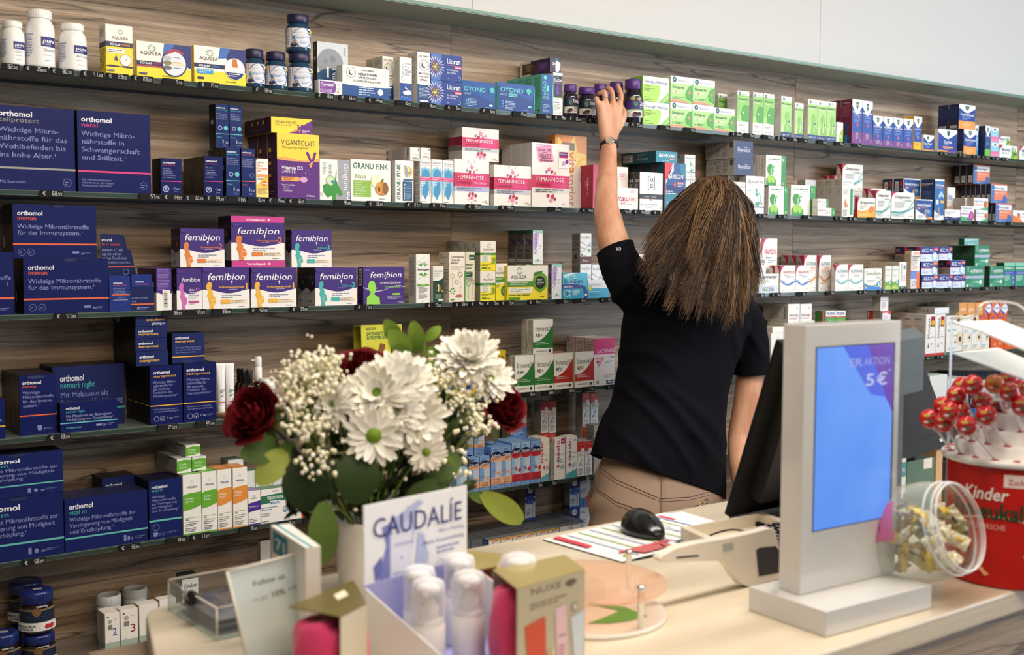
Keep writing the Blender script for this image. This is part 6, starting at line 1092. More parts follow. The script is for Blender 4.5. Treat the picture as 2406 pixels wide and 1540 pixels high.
def vessel(kind, cat, label, group, x, zb, ytop, R, Y, body, lid, lab, bodym, lidm, bodyc, lidc, yaw=0):
    """round container: measured from the left and right pixel of its body"""
    t = empty(kind, (x, Y, zb)); t.rotation_euler.z = yaw; tag(t, label, cat, group)
    b = MB(); b.lathe(body, 28, bodyc); b.build('body', bodym, t)
    if lid:
        l = MB(); l.lathe(lid, 28, lidc)
        if len(lid) > 2 and lid[0][0] > .012:   # grip ribs
            R0 = max(p[0] for p in lid); z0_, z1_ = lid[0][1], lid[-1][1]
            for i in range(28):
                a = 2*math.pi*i/28; M = Matrix.Rotation(a, 4, 'Z'); l.box((R0-.0004, -.0005, z0_+.003), (R0+.0003, .0005, z1_-.003), lidc, M=M)
        l.build('lid', lidm, t)
    if lab: 
        o = lab.build('label', CARTON, t)
        o.location.z = lab.z0
    return t
def px_round(xl, xr, Y):
    A = ay(xl, 600, Y); B = ay(xr, 600, Y); q = ray((xl+xr)/2, 600); return (A[0]+B[0])/2, (B[0]-A[0])/2*q[1]/math.hypot(q[0], q[1])
PUR = 'R .52 .56 .98 .86 #262c78\nT .56 .68 .36 .12 #f2f2fa bi|pure\nG .56 .62 .36 1 #b8bce0 .06\nT .58 {y} {w} .1 #8a8c98|{t}\nG .6 .3 .3 1 #a8aab4 .04\nG .02 .9 .3 9 #8d90b8 .08\nG .62 .14 .24 1 #a8aab4 .04'
for i, (xl, xr, yt, yl, off, txt, lab) in enumerate([(9, 36, 62, 70, 5.2, 'Zink', 'white supplement bottle mostly hidden behind the leftmost one on the top shelf'), (15, 70, 53, 73, .9, 'CoQ10', 'leftmost small white supplement bottle on the top shelf'), (71, 140, 27, 50, .9, 'Vitamin C', 'tallest white supplement bottle on the top shelf'), (148, 214, 59, 80, .9, 'All-in-one', 'white supplement bottle left of the yellow sleep spray carton')]):
    Y0 = -SD+off/100; x, R = px_round(xl, xr, Y0); Y = Y0+R; zb = ZS[1]+.0003
    x = px_round(xl, xr, Y)[0]; R = px_round(xl, xr, Y)[1]
    H = ay((xl+xr)/2, yt, Y)[2]-zb; ch = H*.13
    body = [(R*.9, 0), (R, .004), (R, H*.68), (R*.93, H*.76), (R*.76, H*.83), (R*.72, H*.86)]
    lid = [(R*.8, H*.855), (R*.82, H*.87), (R*.82, H*.985), (R*.76, H)]
    lb = bend_label(PUR.format(y=.42, w=.05*len(txt), t=txt), R*2.6, H*.56, R, '#f2f2f2'); lb.z0 = H*.05
    vessel('supplement_bottle', 'bottle', lab, 'white supplement bottles', x, zb, yt, R, Y, body, lid, lb, mat('white_plastic', '#f0efec', .35, bump=.05), mat('white_plastic', '#f0efec', .35), '#fff', '#fff', -.25)
def gummy(xl, xr, yt, yb, shelf, off, lbl, grp, capc, glassc, dsl, bg, lab_h=(.12, .62), zsup=None, kind='gummy_jar'):
    Y0 = -SD+off/100; x, R = px_round(xl, xr, Y0); Y = Y0+R; x, R = px_round(xl, xr, Y)
    zb = (ZS[shelf]+.0003) if zsup is None else zsup; H = ay((xl+xr)/2, yt, Y)[2]-zb
    body = [(R*.88, 0), (R*.99, .004), (R, H*.06), (R, H*.6), (R*.93, H*.68), (R*.76, H*.74), (R*.74, H*.8)]
    lid = [(R*.84, H*.78), (R*.86, H*.79), (R*.86, H*.985), (R*.8, H)]
    lb = bend_label(dsl, R*2.5, H*(lab_h[1]-lab_h[0]), R, bg); lb.z0 = H*lab_h[0]
    t = vessel(kind, 'jar', lbl, grp, x, zb, yt, R, Y, body, lid, lb, mat('jar_'+glassc, glassc, .08, Coat_Weight=.6), mat('cap_'+capc, capc, .35, bump=.1, bscale=600), glassc, capc, -.3)
    return zb+H
HOG = 'R .0 0 .2 1 #ecebf0\nG .02 .9 .16 9 #8c8ea0 .09\nP #c83a54 .2 1 .55 1 .2 .6\nE .6 .5 .35 .52 #2c66a8\nT .28 .74 .34 .1 #dfe8f4|Hoggar\nR .64 .75 .86 .8 #e8ecf4\nT .27 .56 .62 .14 #f4f6fb b|MELATONIN\nG .28 .5 .5 2 #9cc0e4 .06\nF .34 .28 .09 9 #f0ece4\nC .34 .28 .025 #e8b040\nE .3 .12 .1 .1 #3c2c44\nG .5 .28 .3 2 #b8d0ea .07\nE .9 .85 .08 .08 #e8c83c'
zt_ = 0
for xl, xr, yt, off, l in ((600, 628, 139, 5.5, 'dark jar glimpsed behind the melatonin jars'), (577, 627, 118, .7, 'leftmost blue melatonin jar beside the yellow and white carton'), (626, 678, 124, .7, 'middle blue melatonin jar of the front three'), (678, 737, 127, .7, 'blue melatonin jar carrying another jar on its cap')):
    zt_ = gummy(xl, xr, yt, 0, 1, off, l, 'blue melatonin jars with navy caps', '#26234a', '#1d3c58', HOG, '#d8dae2')
gummy(675, 734, 37, 0, 1, .8, 'blue melatonin jar stacked on top of another jar', 'blue melatonin jars with navy caps', '#26234a', '#1d3c58', HOG, '#d8dae2', zsup=zt_+.0005)
ZZQ = 'R 0 .42 1 1 #2a2140\nR 0 .4 1 .43 #6cae3c\nP #2f7a58 .28 .82 .42 .82 .42 .6 .35 .5 .28 .6\nT .46 .66 .5 .2 #f4f2f8 b|ZzzQuil\nT .5 .5 .36 .1 #b8b0d0|{t}\nE .38 .18 .1 .12 #4a1f34\nE .28 .14 .08 .1 #3c1a2c\nF .18 .26 .08 8 #f0ece4\nC .18 .26 .02 #e8b040\nG .52 .32 .34 4 #77707c .08'
for xl, xr, yt, off, l, t in ((1320, 1354, 199, .7, 'purple capped gummy jar beside the night spray carton', ''), (1353, 1397, 206, .7, 'purple capped kids gummy jar left of the reaching hand', 'KIDS'), (1390, 1424, 198, 8, 'purple capped gummy jar behind the fingers, further left', ''), (1398, 1432, 210, .7, 'purple capped gummy jar right behind the hand', 'KIDS'), (1427, 1462, 193, 9, 'purple capped gummy jar behind the fingertips, further right', ''), (1461, 1507, 187, .7, 'largest purple capped gummy jar, right of the reaching hand', 'GUTE')):
    big = xl == 1461
    gummy(xl, xr, yt, 0, 1, off, l, 'purple capped gummy jars', '#573082', '#191524', (ZZQ.format(t=t) if not big else 'R 0 .38 1 .8 #4a2c82\nR 0 .8 1 1 #3a3a2c\nF .3 .9 .1 9 #f0ece4\nC .3 .9 .04 #e8b040\nF .56 .88 .09 9 #f0ece4\nC .56 .88 .035 #e8b040\nR 0 .36 1 .39 #6cae3c\nP #2f7a58 .34 .74 .5 .74 .5 .56 .42 .48 .34 .56\nT .56 .58 .5 .17 #f4f2f8 b|ZzzQuil\nT .56 .43 .42 .08 #c8c0e0|GUTE NACHT\nE .4 .14 .1 .12 #4a1f34\nE .54 .15 .09 .1 #3c1a2c\nF .16 .2 .08 8 #f0ece4\nC .16 .2 .025 #e8b040\nG .66 .3 .3 4 #77707c .07'), '#f0ecea', (.14, .6))
# manuka honey jars, lower left
HON = 'R 0 .42 1 1 #1c2740\nR 0 .95 1 .98 #b8984c\nC .5 .9 .1 #7a5a3c\nG .3 .66 .4 2 #3c4660 .1\nR 0 .04 1 .4 #eceae6\nT .06 .24 .42 .1 #33405c b|MANUKA\nT .12 .1 .3 .1 #33405c b|HONIG\nR .56 .08 .565 .36 #77797c\nC .72 .22 .06 #c03040\nC .82 .22 .06 #c03040\nR .72 .16 .82 .28 #c03040'
def honey(xl, xr, yt, off, l, base=None):
    Y0 = -SD+off/100; x, R = px_round(xl, xr, Y0); Y = Y0+R; x, R = px_round(xl, xr, Y); R *= 1.12
    Ht = .098; zt = ay((xl+xr)/2, yt, Y)[2]; zb = zt-Ht if base is None else base
    H = zt-zb
    body = [(R*.9, 0), (R*.97, .004), (R*.97, H*.62), (R*.9, H*.68), (R*.8, H*.7)]
    lid = [(R*.86, H*.69), (R*.93, H*.71), (R*.93, H*.94), (R*.88, H*.99), (R*.8, H)]
    lb = bend_label(HON, R*2.5, H*.54, R*.975, '#eceae6'); lb.z0 = H*.06
    t = vessel('honey_jar', 'jar', l, 'dark honey jars with blue lids', x, zb, yt, R, Y, body, lid, lb, mat('honey_glass', '#241407', .06, Coat_Weight=.7), mat('cap_blue', '#182a6e', .3, Coat_Weight=.4), '#241407', '#1c2c6c', -.25)
    s_ = MB(); s_.add([(-.008, -.006, H+.0004), (.012, -.008, H+.0004), (.013, .006, H+.0004), (-.006, .008, H+.0004)], [(0, 1, 2, 3)], '#a8a8ac'); s_.build('price_sticker', CARTON, t, 'grey torn sticker')
    return zt, zb
zt_, zb_ = honey(27, 104, 1388, 1.2, 'dark honey jar with blue lid, top of the front stack')
for l, dz_ in (('dark honey jar with blue lid, directly under the top front jar', 1),): honey(29, 106, 1490, 1.2, l, base=ZS[6]+.0005)
honey(2, 79, 1366, 10.6, 'dark honey jar with blue lid, higher one behind the front stack')
honey(2, 79, 1470, 10.6, 'dark honey jar with blue lid, carrying the rear upper jar', base=ZS[6]+.0005)
honey(-58, 20, 1490, 1.2, 'dark honey jar with blue lid cut by the left picture edge', base=ZS[6]+.0005)
# pale tubs
for xl, xr, yt, off, l in ((209, 268, 1400, 9.5, 'pale speckled powder tub behind the numeral two carton'), (273, 331, 1384, 12.5, 'pale speckled powder tub further right, nearer the wall')):
    Y0 = -SD+off/100; x, R = px_round(xl, xr, Y0); Y = Y0+R; x, R = px_round(xl, xr, Y); zb = ZS[6]+.0005; H = ay((xl+xr)/2, yt, Y)[2]-zb
    lb = bend_label('G .1 .9 .7 6 #6a6c70 .05\nO .8 .85 .04 .01 #6a6c70\nR 0 0 1 .25 #9cb0ac\nG .1 .3 .5 2 #6a6c70 .04', R*2.2, H*.7, R, '#cfd0d0'); lb.z0 = H*.06
    vessel('powder_tub', 'tub', l, 'pale powder tubs', x, zb, yt, R, Y, [(R*.97, 0), (R, .003), (R, H*.83)], [(R*1.02, H*.8), (R*1.04, H*.82), (R*1.04, H*.98), (R*1.0, H), (R*.8, H), (R*.78, H-.002), (0, H-.002)], lb, mat('tub_plastic', '#c4c6c6', .5, var=.08, bscale=500), mat('tub_plastic', '#c4c6c6', .5), '#ccc', '#ccc', -.3)
# cosmetic tubes on a wooden disc, amber bottles
dx = ay(530, 980, -.12)[0]; dY = -.135; dzv = ZS[4]+.0003
m = MB(); m.lathe([(.03, 0), (.033, .003), (.033, .009), (.03, .011)], 32, '#d8b48c'); o = m.build('wooden_disc', woodm('disc_wood', '#e0c09a', '#cfa878', '#b08858', seed=3), None, None, (dx, dY, dzv)); tag(o, 'round pale wooden disc under the two white tubes', 'stand')
for i, px_ in enumerate((519, 540)):
    x = ay(px_, 900, dY)[0]; t = empty('cream_tube', (x, dY, dzv+.0115)); tag(t, ['left white cream tube standing on the wooden disc', 'right white cream tube standing on the wooden disc'][i], 'tube', 'white cream tubes')
    H = ay(px_, 854, dY)[2]-(dzv+.0115); r = .0105
    b = MB(); N_ = 20; V = []; rings = [(r*.95, r*.95, .018), (r, r, .03), (r*1.03, r*.9, H*.5), (r*1.1, r*.5, H*.8), (r*1.18, .0008, H*.96), (r*1.18, .0008, H)]
    for a_, b2, z in rings: V += [(a_*math.cos(2*math.pi*j/N_), b2*math.sin(2*math.pi*j/N_), z) for j in range(N_)]
    b.add(V, [(q*N_+j, q*N_+(j+1) % N_, (q+1)*N_+(j+1) % N_, (q+1)*N_+j) for q in range(5) for j in range(N_)]+[[5*N_+j for j in range(N_)]], '#f0f0f0', 0, True)
    draw(b, 'G .1 .9 .8 3 #55575f .07\nG .2 .6 .6 2 #55575f .09\nR 0 .15 1 .19 #c83a4c', (-r*.8, -r*1.02, .02), (1, 0, 0), (0, 0, 1), (0, -1, 0), r*1.6, H*.33)
    b.build('tube_body', PLASTIC, t); c = MB(); c.lathe([(r*.9, 0), (r*.95, .001), (r*.95, .017), (r*.9, .018)], 20, '#f4f4f2'); c.build('screw_cap', mat('white_plastic', '#f0efec', .35), t)
amber = mat('amber_glass', '#2a1406', .05, Coat_Weight=.7); blk = mat('black_plastic', '#121214', .35)
for i, (px_, Y, yt, spray, l) in enumerate(((565, -.06, 866, 0, 'dark dropper bottle at the back beside the tubes'), (573, -.095, 868, 0, 'dark dropper bottle in the middle of the small group'), (585, -.135, 870, 0, 'dark dropper bottle with white label at the front'), (607, -.10, 838, 1, 'amber spray bottle with a white nozzle'), (628, -.13, 890, 2, 'small white capped jar half hidden behind the left rose'))):
    x = ay(px_, 900, Y)[0]; zb = ZS[4]+.0003; H = ay(px_, yt, Y)[2]-zb; r = .0165 if spray != 2 else .02
    t = empty('amber_bottle' if spray != 2 else 'cream_jar', (x, Y, zb)); t.rotation_euler.z = -.3
    tag(t, l, 'bottle' if spray != 2 else 'jar', 'amber bottles by the tubes' if spray != 2 else None)
    b = MB(); hb = H*(.72 if not spray else .56) if spray != 2 else H*.7
    b.lathe([(r*.9, 0), (r, .004), (r, hb*.8), (r*.8, hb*.93), (r*.45, hb)], 24, '#2a1406'); b.build('body', amber if spray != 2 else mat('white_plastic', '#f0efec', .35), t)
    lb = bend_label('G .1 .8 .8 4 #4a4c54 .1\nT .15 .5 .5 .14 #33343c i|Fenchel', r*1.9, hb*.48, r, '#e4e4e2').build('label', CARTON, t); lb.location.z = hb*.12
    if not spray: c = MB(); c.lathe([(r*.55, hb*.98), (r*.6, hb), (r*.6, H*.97), (r*.5, H)], 20, '#121214'); c.build('dropper_cap', blk, t)
    elif spray == 1:
        c = MB(); c.lathe([(r*.5, hb*.98), (r*.62, hb+.002), (r*.62, H*.8), (r*.5, H*.81), (r*.58, H*.83), (r*.58, H*.97), (r*.45, H)], 20, '#f2f2f2'); c.tube([(0, 0, H*.93), (-r*1.15, -r*.2, H*.93)], r*.16, 8, '#f2f2f2'); c.build('spray_nozzle', mat('white_plastic', '#f0efec', .35), t)
    else: c = MB(); c.lathe([(r*1.05, hb), (r*1.08, hb+.001), (r*1.08, H), (r, H+.001)], 20, '#f2f2f2'); c.build('lid', mat('white_plastic', '#f0efec', .35), t)
# vitamin C display carton with header, and its inner packs
t = empty('display_carton', (0, 0, 0)); tag(t, 'open navy counter display with a tall slanted header and orange line', 'display')
def wedge(name, P, y0, y1, col, parent, dsl=None, uv=None):
    m = MB(); n = len(P); V = [(x, y0, z) for x, z in P]+[(x, y1, z) for x, z in P]
    m.add(V, [list(range(n)), list(range(2*n-1, n-1, -1))]+[(i, n+i, n+(i+1) % n, (i+1) % n) for i in range(n)], col)
    if dsl: x0, z0, w, h = uv; draw(m, dsl, (x0, y0, z0), (1, 0, 0), (0, 0, 1), (0, -1, 0), w, h)
    return m.build(name, GLOSS, parent)
Yh = -SD+.085
pt = lambda x, y, Y=Yh: (float(ay(x, y, Y)[0]), float(ay(x, y, Y)[2]))
zz3 = ZS[3]+.0003
P = [(pt(240, 640)[0], zz3+.03), (pt(319, 640)[0], zz3+.03), pt(319, 640), pt(307, 588), pt(299, 586), pt(293, 556), pt(289, 552), pt(236, 550)]
hw = pt(319, 640)[0]-pt(236, 640)[0]
wedge('header', P, Yh, Yh+.002, '#1d2756', t, 'T .0 .84 .3 .07 #e4e6f0 b|mol\nT .0 .74 .55 .07 #dc4a38|in c depo\nT 0 .6 .62 .07 #9098c8|itamin C als\nT 0 .5 .6 .07 #9098c8|ag zu einer\nT 0 .4 .75 .07 #9098c8|nalen Funktion\nT 0 .3 .85 .07 #9098c8|Immunsystems.\nR 0 .2 .98 .225 #ec6c44\nO .7 .09 .09 .012 #8d96cb', (pt(240, 640)[0], pt(240, 648)[1], hw*.95, pt(240, 552)[1]-pt(240, 648)[1]))
Yf = -SD+.006; f_ = lambda x, y: (float(ay(x, y, Yf)[0]), float(ay(x, y, Yf)[2]))
x0, x1 = f_(307.5, 700)[0], f_(361.5, 700)[0]
wedge('tray_front', [(x0, zz3), (x1, zz3), (x1, f_(361, 674)[1]), (x0, f_(307, 674)[1])], Yf, Yf+.0015, '#1d2756', t, 'T .04 .5 .7 .1 #9098c8|zu einer normalen\nT .04 .36 .2 .1 #9098c8|ms.\nR 0 .25 1 .3 #ec6c44\nT .24 .06 .12 .12 #d0d4ea|10\nG .4 .12 .4 2 #8d96cb .06', (x0, zz3, x1-x0, f_(307, 674)[1]-zz3))
wedge('tray_side', [(x0, zz3), (x0+.0012, zz3), (x0+.0012, zz3+.05), (x0, zz3+.05)], Yf+.0016, Yh-.0005, '#c8c4c0', t)
wedge('tray_side', [(x1-.0012, zz3), (x1, zz3), (x1, zz3+.066), (x1-.0012, zz3+.07)], Yf+.0016, Yh-.0005, '#b8b4b0', t)
for i in range(1):
    w_ = x1-x0-.006; o = carton_mesh('vcd', w_, .03, f_(307, 646)[1]-zz3).build('medicine_carton', GLOSS, None, None, ((x0+x1)/2, Yf+.0195, zz3)); tag(o, 'small navy vitamin C carton inside the open display tray', 'box')
# yellow gummy display behind the bouquet
Yq = -SD+.05
def ptq(x, y, Y=Yq): return (float(ay(x, y, Y)[0]), float(ay(x, y, Y)[2]))
t = empty('tent_display', (0, 0, 0)); tag(t, 'folded yellow card display with two stickers, behind the bouquet', 'display')
zz4 = ZS[4]+.0003
P = [(ptq(852, 830)[0], zz4), (ptq(945, 830)[0], zz4), ptq(944, 762), ptq(848, 764)]
w_, h_ = P[1][0]-P[0][0], P[3][1]-zz4
wedge('front_card', P, Yq, Yq+.0015, '#d8d648', t, 'T .08 .93 .26 .03 #33342c b|RESCURA\nT .1 .86 .6 .045 #1f6a4c b|ENTSPANNTE VIBES,\nT .1 .81 .78 .045 #1f6a4c b|INTENSIVER GESCHMACK\nP #8a5a34 .34 .6 .44 .76 .56 .74 .52 .56 .4 .54\nE .84 .68 .13 .14 #4a3324\nE .84 .62 .09 .12 #c89468\nR .34 .46 .52 .58 #dfe4e8\nR .58 .46 .76 .58 #dfe4e8\nT .36 .5 .14 .025 #8a8c90|€ 19.95\nT .6 .5 .14 .025 #8a8c90|€ 18.95\nO .16 .46 .06 .006 #33342c\nT .13 .45 .05 .04 #33342c b|1', (P[0][0], zz4, w_, h_))
wedge('back_card', [(P[0][0]+.004, zz4), (P[1][0], zz4), (P[2][0], P[2][1]-.004), (P[3][0]+.004, P[3][1]-.004)], Yq+.05, Yq+.0515, '#b8b63a', t)
m = MB(); m.box((P[3][0]+.002, Yq+.0016, P[3][1]-.008), (P[2][0], Yq+.0499, P[3][1]-.006), '#c8c640'); m.build('fold', CARTON, t)
for i, (a_, b2, c_, e_) in enumerate(((1040, 1080, 858, 0), (1000, 1036, 864, 1), (1084, 1120, 870, 0), (1166, 1190, 824, 2))):
    Yy = -SD+.03+.02*i
    o = MB(); A = ay(a_, c_, Yy); B = ay(b2, c_, Yy); w_ = B[0]-A[0]; h_ = A[2]-zz4
    o.box((-w_/2, -.015, 0), (w_/2, .015, h_), '#e0c82c', ch=.003); draw(o, 'T .1 .8 .7 .06 #33342c b|RESCURA\nT .1 .7 .4 .06 #33342c b|AKUT\nG .1 .5 .7 4 #8a7a2c .05\nC .5 .25 .2 #2c3c9c', (-w_/2, -.015, 0), (1, 0, 0), (0, 0, 1), (0, -1, 0), w_, h_)
    o = o.build('pastille_pack', CARTON, None, None, (A[0]+w_/2, Yy+.015, zz4)); tag(o, ['yellow pastille pack behind the right chrysanthemum, middle one', 'leftmost yellow pastille pack behind the bouquet', 'yellow pastille pack behind the baby breath, right one', 'yellow pastille pack showing its top left of the green cartons'][i], 'box', 'yellow pastille packs')
t = MB(); A = ay(1083, 800, -.09); P = [(0, 0), (.028, 0), (.028, .03), (0, .03)]
w_ = ay(1107, 800, -.09)[0]-A[0]; zt4 = ay(1083, 781, -.09)[2]
t.box((A[0], -.09, zz4), (A[0]+w_, -.088, zt4), '#232a38'); draw(t, 'R 0 .9 1 1 #e8d83c\nT .05 .92 .85 .055 #33342c bi|kids\nT 0 .84 .9 .025 #c8d0dc|Unterstützung', (A[0], -.09, zz4), (1, 0, 0), (0, 0, 1), (0, -1, 0), w_, zt4-zz4)
o = t.build('kids_sign', CARTON); tag(o, 'small dark card with yellow kids lettering above the white flowers', 'sign')
# ---------------- electronic price tags clipped to the shelf edges ----------------
SEG = {'0': 'abcdef', '1': 'bc', '2': 'abged', '3': 'abgcd', '4': 'fgbc', '5': 'afgcd', '6': 'afgedc', '7': 'abc', '8': 'abcdefg', '9': 'abcdfg'}
def seg(c, u, v, w, h, t=.16):
    tx, ty = w*t*1.1, h*t*.55; o = ''
    R_ = {'a': (0, h-ty, w, h), 'd': (0, 0, w, ty), 'g': (0, h/2-ty/2, w, h/2+ty/2), 'f': (0, h/2, tx, h), 'b': (w-tx, h/2, w, h), 'e': (0, 0, tx, h/2), 'c': (w-tx, 0, w, h/2)}
    for s_ in SEG[c]: a = R_[s_]; o += f'R {u+a[0]:.4f} {v+a[1]:.4f} {u+a[2]:.4f} {v+a[3]:.4f} #e4e4e4\n'
    return o
TW, TG = .0515, .0145
clip = MB(); clip.box((-.006, -.0005, -.003), (.006, .012, -.0022), '#c8c8c8'); clip.box((-.006, .0, -.0045), (.006, .001, .0), '#b8b8b8'); clip = clip
CLM = None; TG_LIST = []
TAGS = {1: '28:€32.60 95:€35.60 155:€30.70 226:€41.20 284:€23.50 342:€22.20 413:9.95 497:€19.90 622:€12.40 766:€12.99 819:€13.79 882:€24.99 949:10.99 1007:16.99 1065:€9.95 1146:€15.90 1219:17.99 1277:12.95 1313:€13.99 1347:€17.99 1392:€14.99 1491:€24.99 1557:17.36 1616:14.95 1724:€22.05 1755:15.07 1796:12.38 1830:€12.58 1857:20.99 1880:6.81 1925:11.89 1965:14.48 2006:14.95 2209:€9.94 2253:€9.52 2285:€9.34 2307:€9.13 2330:€6.98 2354:€8.94',
 2: '125:€68.99 355:57.45 408:€14.99 458:€32.99 507:€34.99 558:11.95 604:16.99 650:€15.45 697:€12.99 806:36.89 882:€36.05 972:€27.77 1030:€14.80 1113:€20.90 1190:€39.70 1302:22.95 1379:€44.95 1462:4.35 1500:€9.99 1545:€8.95 1789:€16.50 1836:€12.85 1894:36.40 1968:€8.99 2001:€12.40 2046:13.89 2082:€10.68 2132:15.68 2183:15.63 2220:10.78 2247:9.98 2292:11.58 2330:13.52 2370:12.25',
 3: '152:€57.95 404:36.99 458:49.99 519:39.99 607:€92.99 702:€39.99 855:€17.99 1019:€19.95 1083:€28.45 1120:€9.99 1156:€9.90 1192:€13.90 1256:€15.50 1322:12.22 1362:9.45 1425:€2.95 1786:18.95 1824:€5.95 1885:8.57 1952:15.22 2028:€9.84 2074:€12.45 2107:€7.85 2131:€11.48 2150:3.98 2170:€7.50 2196:€8.49 2232:9.70 2276:€15.98 2315:9.68 2350:€8.90 2385:12.47',
 4: '130:€18.99 387:24.99 477:59.99 1243:15.50 1289:28.00 1337:23.50 1384:41.95 1441:€12.49 2180:€9.98 2214:€14.67', 5: '62:€58.95 292:€19.95 403:18.99 461:€11.97 577:10.99 668:15.93 728:9.80 1262:3.95 1296:6.25 1376:3.95'}
used = {}
for k, tx in TAGS.items():
    for it in tx.split():
        px_, s_ = it.split(':'); Yt = -SD-.004; x = ay(float(px_), 600, Yt)[0]
        m = MB(); m.box((-TW/2, -.0035, -TG), (TW/2, .0025, 0), '#101114', ch=.001); m.box((-TW/2-.002, -.004, -TG-.0015), (-TW/2+.014, -.0006, -TG+.007), '#0c0d10')
        eu = s_[0] == '€'; s_ = s_.lstrip('€'); a, c = s_.split('.'); u = .94; dsl = ''
        for ch in reversed(c): u -= .085; dsl += seg(ch, u, .2, .062, .42); u -= .015
        u -= .005; dsl += f'R {u-.012:.3f} .2 {u+.008:.3f} .28 #e4e4e4\n'; u -= .02
        for ch in reversed(a): u -= .1; dsl += seg(ch, u, .2, .082, .64); u -= .02
        if eu: dsl += 'T .07 .2 .13 .6 #d4d4d4 |€\n'
        draw(m, dsl, (-TW/2, -.0035, -TG), (1, 0, 0), (0, 0, 1), (0, -1, 0), TW, TG)
        o = m.build('price_tag', MATTE, None, None, (x, Yt, ZS[k]+.0008)); o.rotation_euler.x = -.12 if k > 3 else .0
        if CLM is None: q = clip.build('clip', PLASTIC, o, 'pale clip'); CLM = q.data
        else: q = bpy.data.objects.new('clip', CLM); COL.objects.link(q); q.parent = o
        key = (s_, k); used.setdefault(key, []).append(o); o['category'] = 'price tag'; o['group'] = 'black price tags along '+SN[k]
        o['px'] = float(px_)
TENS = {20: 'twenty', 30: 'thirty'}
def ordw(n):
    if n < 16: return NUMW[n]
    if n < 20: return {16: 'sixteenth', 17: 'seventeenth', 18: 'eighteenth', 19: 'nineteenth'}[n]
    if n % 10 == 0: return {20: 'twentieth', 30: 'thirtieth', 40: 'fortieth'}[n]
    return TENS[n//10*10]+'-'+NUMW[n % 10]
for k in TAGS:
    L = sorted([(o['px'], s_, o) for (s_, kk), l in used.items() if kk == k for o in l], key=lambda t: t[0])
    for i, (p_, s_, o) in enumerate(L):
        del o['px']; o['label'] = f'black price tag reading {s_}, {ordw(i+1)} from left along {SN[k]}'
# ---------------- counter ----------------
ZC = -.52
stone = nodes('cream_worktop')[0]; nt = stone.node_tree; b_ = nt.nodes['Principled BSDF']
n_ = nt.nodes.new('ShaderNodeTexNoise'); n_.inputs['Scale'].default_value = 9; n_.inputs['Detail'].default_value = 5
r_ = nt.nodes.new('ShaderNodeValToRGB'); r_.color_ramp.elements[0].color = lin('#d2c4ae'); r_.color_ramp.elements[1].color = lin('#e2d6c0'); r_.color_ramp.elements[0].position = .35; r_.color_ramp.elements[1].position = .65
nt.links.new(n_.outputs['Fac'], r_.inputs['Fac']); nt.links.new(r_.outputs['Color'], b_.inputs['Base Color']); setp(b_, Roughness=.32, Coat_Weight=.15, Coat_Roughness=.2)
def prism(mb, P, z0, z1, col='#ccc', mi=0, smooth=False):
    n = len(P); mb.add([(x, y, z0) for x, y in P]+[(x, y, z1) for x, y in P], [list(range(n-1, -1, -1)), list(range(n, 2*n))]+[(i, (i+1) % n, n+(i+1) % n, n+i) for i in range(n)], col, mi, smooth)
def hull(mb, A, B, col='#ccc', mi=0):
    """solid between two matching polygons"""
    n = len(A); mb.add(list(A)+list(B), [list(range(n-1, -1, -1)), list(range(n, 2*n))]+[(i, (i+1) % n, n+(i+1) % n, n+i) for i in range(n)], col, mi)
CP = [(.39, -2.03), (7, -2.03), (7, -1.325), (.605, -1.325), (.58, -1.329), (.562, -1.342), (.552, -1.36), (.41, -1.85)]
m = MB(); prism(m, CP, ZC-.036, ZC, '#e6dac6'); o = m.build('worktop', stone)
bv = o.modifiers.new('b', 'BEVEL'); bv.width = .004; bv.segments = 2
tag(o, 'long cream stone worktop across the lower right of the picture', 'counter')
m = MB(); m.box((.47, -2.0, FLOOR), (7, -1.36, ZC-.0365), '#8c7a68'); cb = m.build('counter_body', woodm('wood_counter', '#b8a690', '#9a8672', '#6a5a4c', seed=5)); tag(cb, 'wood panelled counter front under the cream worktop', 'counter')
for i in range(4): m = MB(); m.box((.47+i*1.62, -2.012, FLOOR+.02), (.47+i*1.62+1.615, -2.0005, ZC-.04), '#9a8672'); m.build('front_panel', woodm('wood_counter2', '#c0b09c', '#a08e7c', '#75665a', seed=6), cb)
V3 = lambda a: np.array(a, float)
def frame(name, loc, rz=0): return empty(name, loc, rz)
# ---------------- advertising screen on a white stand ----------------
wgl = mat('white_gloss', '#d8d8d8', .12, Coat_Weight=.5)
t = frame('advertising_display', (1.377, -1.929, ZC+.0003), -.045); tag(t, 'tall white advertising stand with a glowing blue screen', 'display')
m = MB(); m.box((-.118, -.071, 0), (.112, .071, .0355), '#eee'); o = m.build('base', wgl, t); bv = o.modifiers.new('b', 'BEVEL'); bv.width = .0012; bv.segments = 2
H0, H1 = .0357, .418
m = MB(); m.box((-.092, -.002, H0), (.117, .038, H1), '#eee'); o = m.build('column', wgl, t); bv = o.modifiers.new('b', 'BEVEL'); bv.width = .0012; bv.segments = 2
bl = nodes('screen_blue')[0]; nt = bl.node_tree; b_ = nt.nodes['Principled BSDF']; setp(b_, Base_Color=(.02, .03, .06, 1), Roughness=.25)
gr = nt.nodes.new('ShaderNodeTexNoise'); gr.inputs['Scale'].default_value = 2; rr_ = nt.nodes.new('ShaderNodeValToRGB')
rr_.color_ramp.elements[0].color = lin('#4a86f0'); rr_.color_ramp.elements[1].color = lin('#6ea4fa'); nt.links.new(gr.outputs['Fac'], rr_.inputs['Fac']); nt.links.new(rr_.outputs['Color'], b_.inputs['Emission Color']); b_.inputs['Emission Strength'].default_value = .85
scr = attmat('screen_print', .3, .3); nt = scr.node_tree; b_ = nt.nodes['Principled BSDF']; at = [n for n in nt.nodes if n.type == 'ATTRIBUTE'][0]
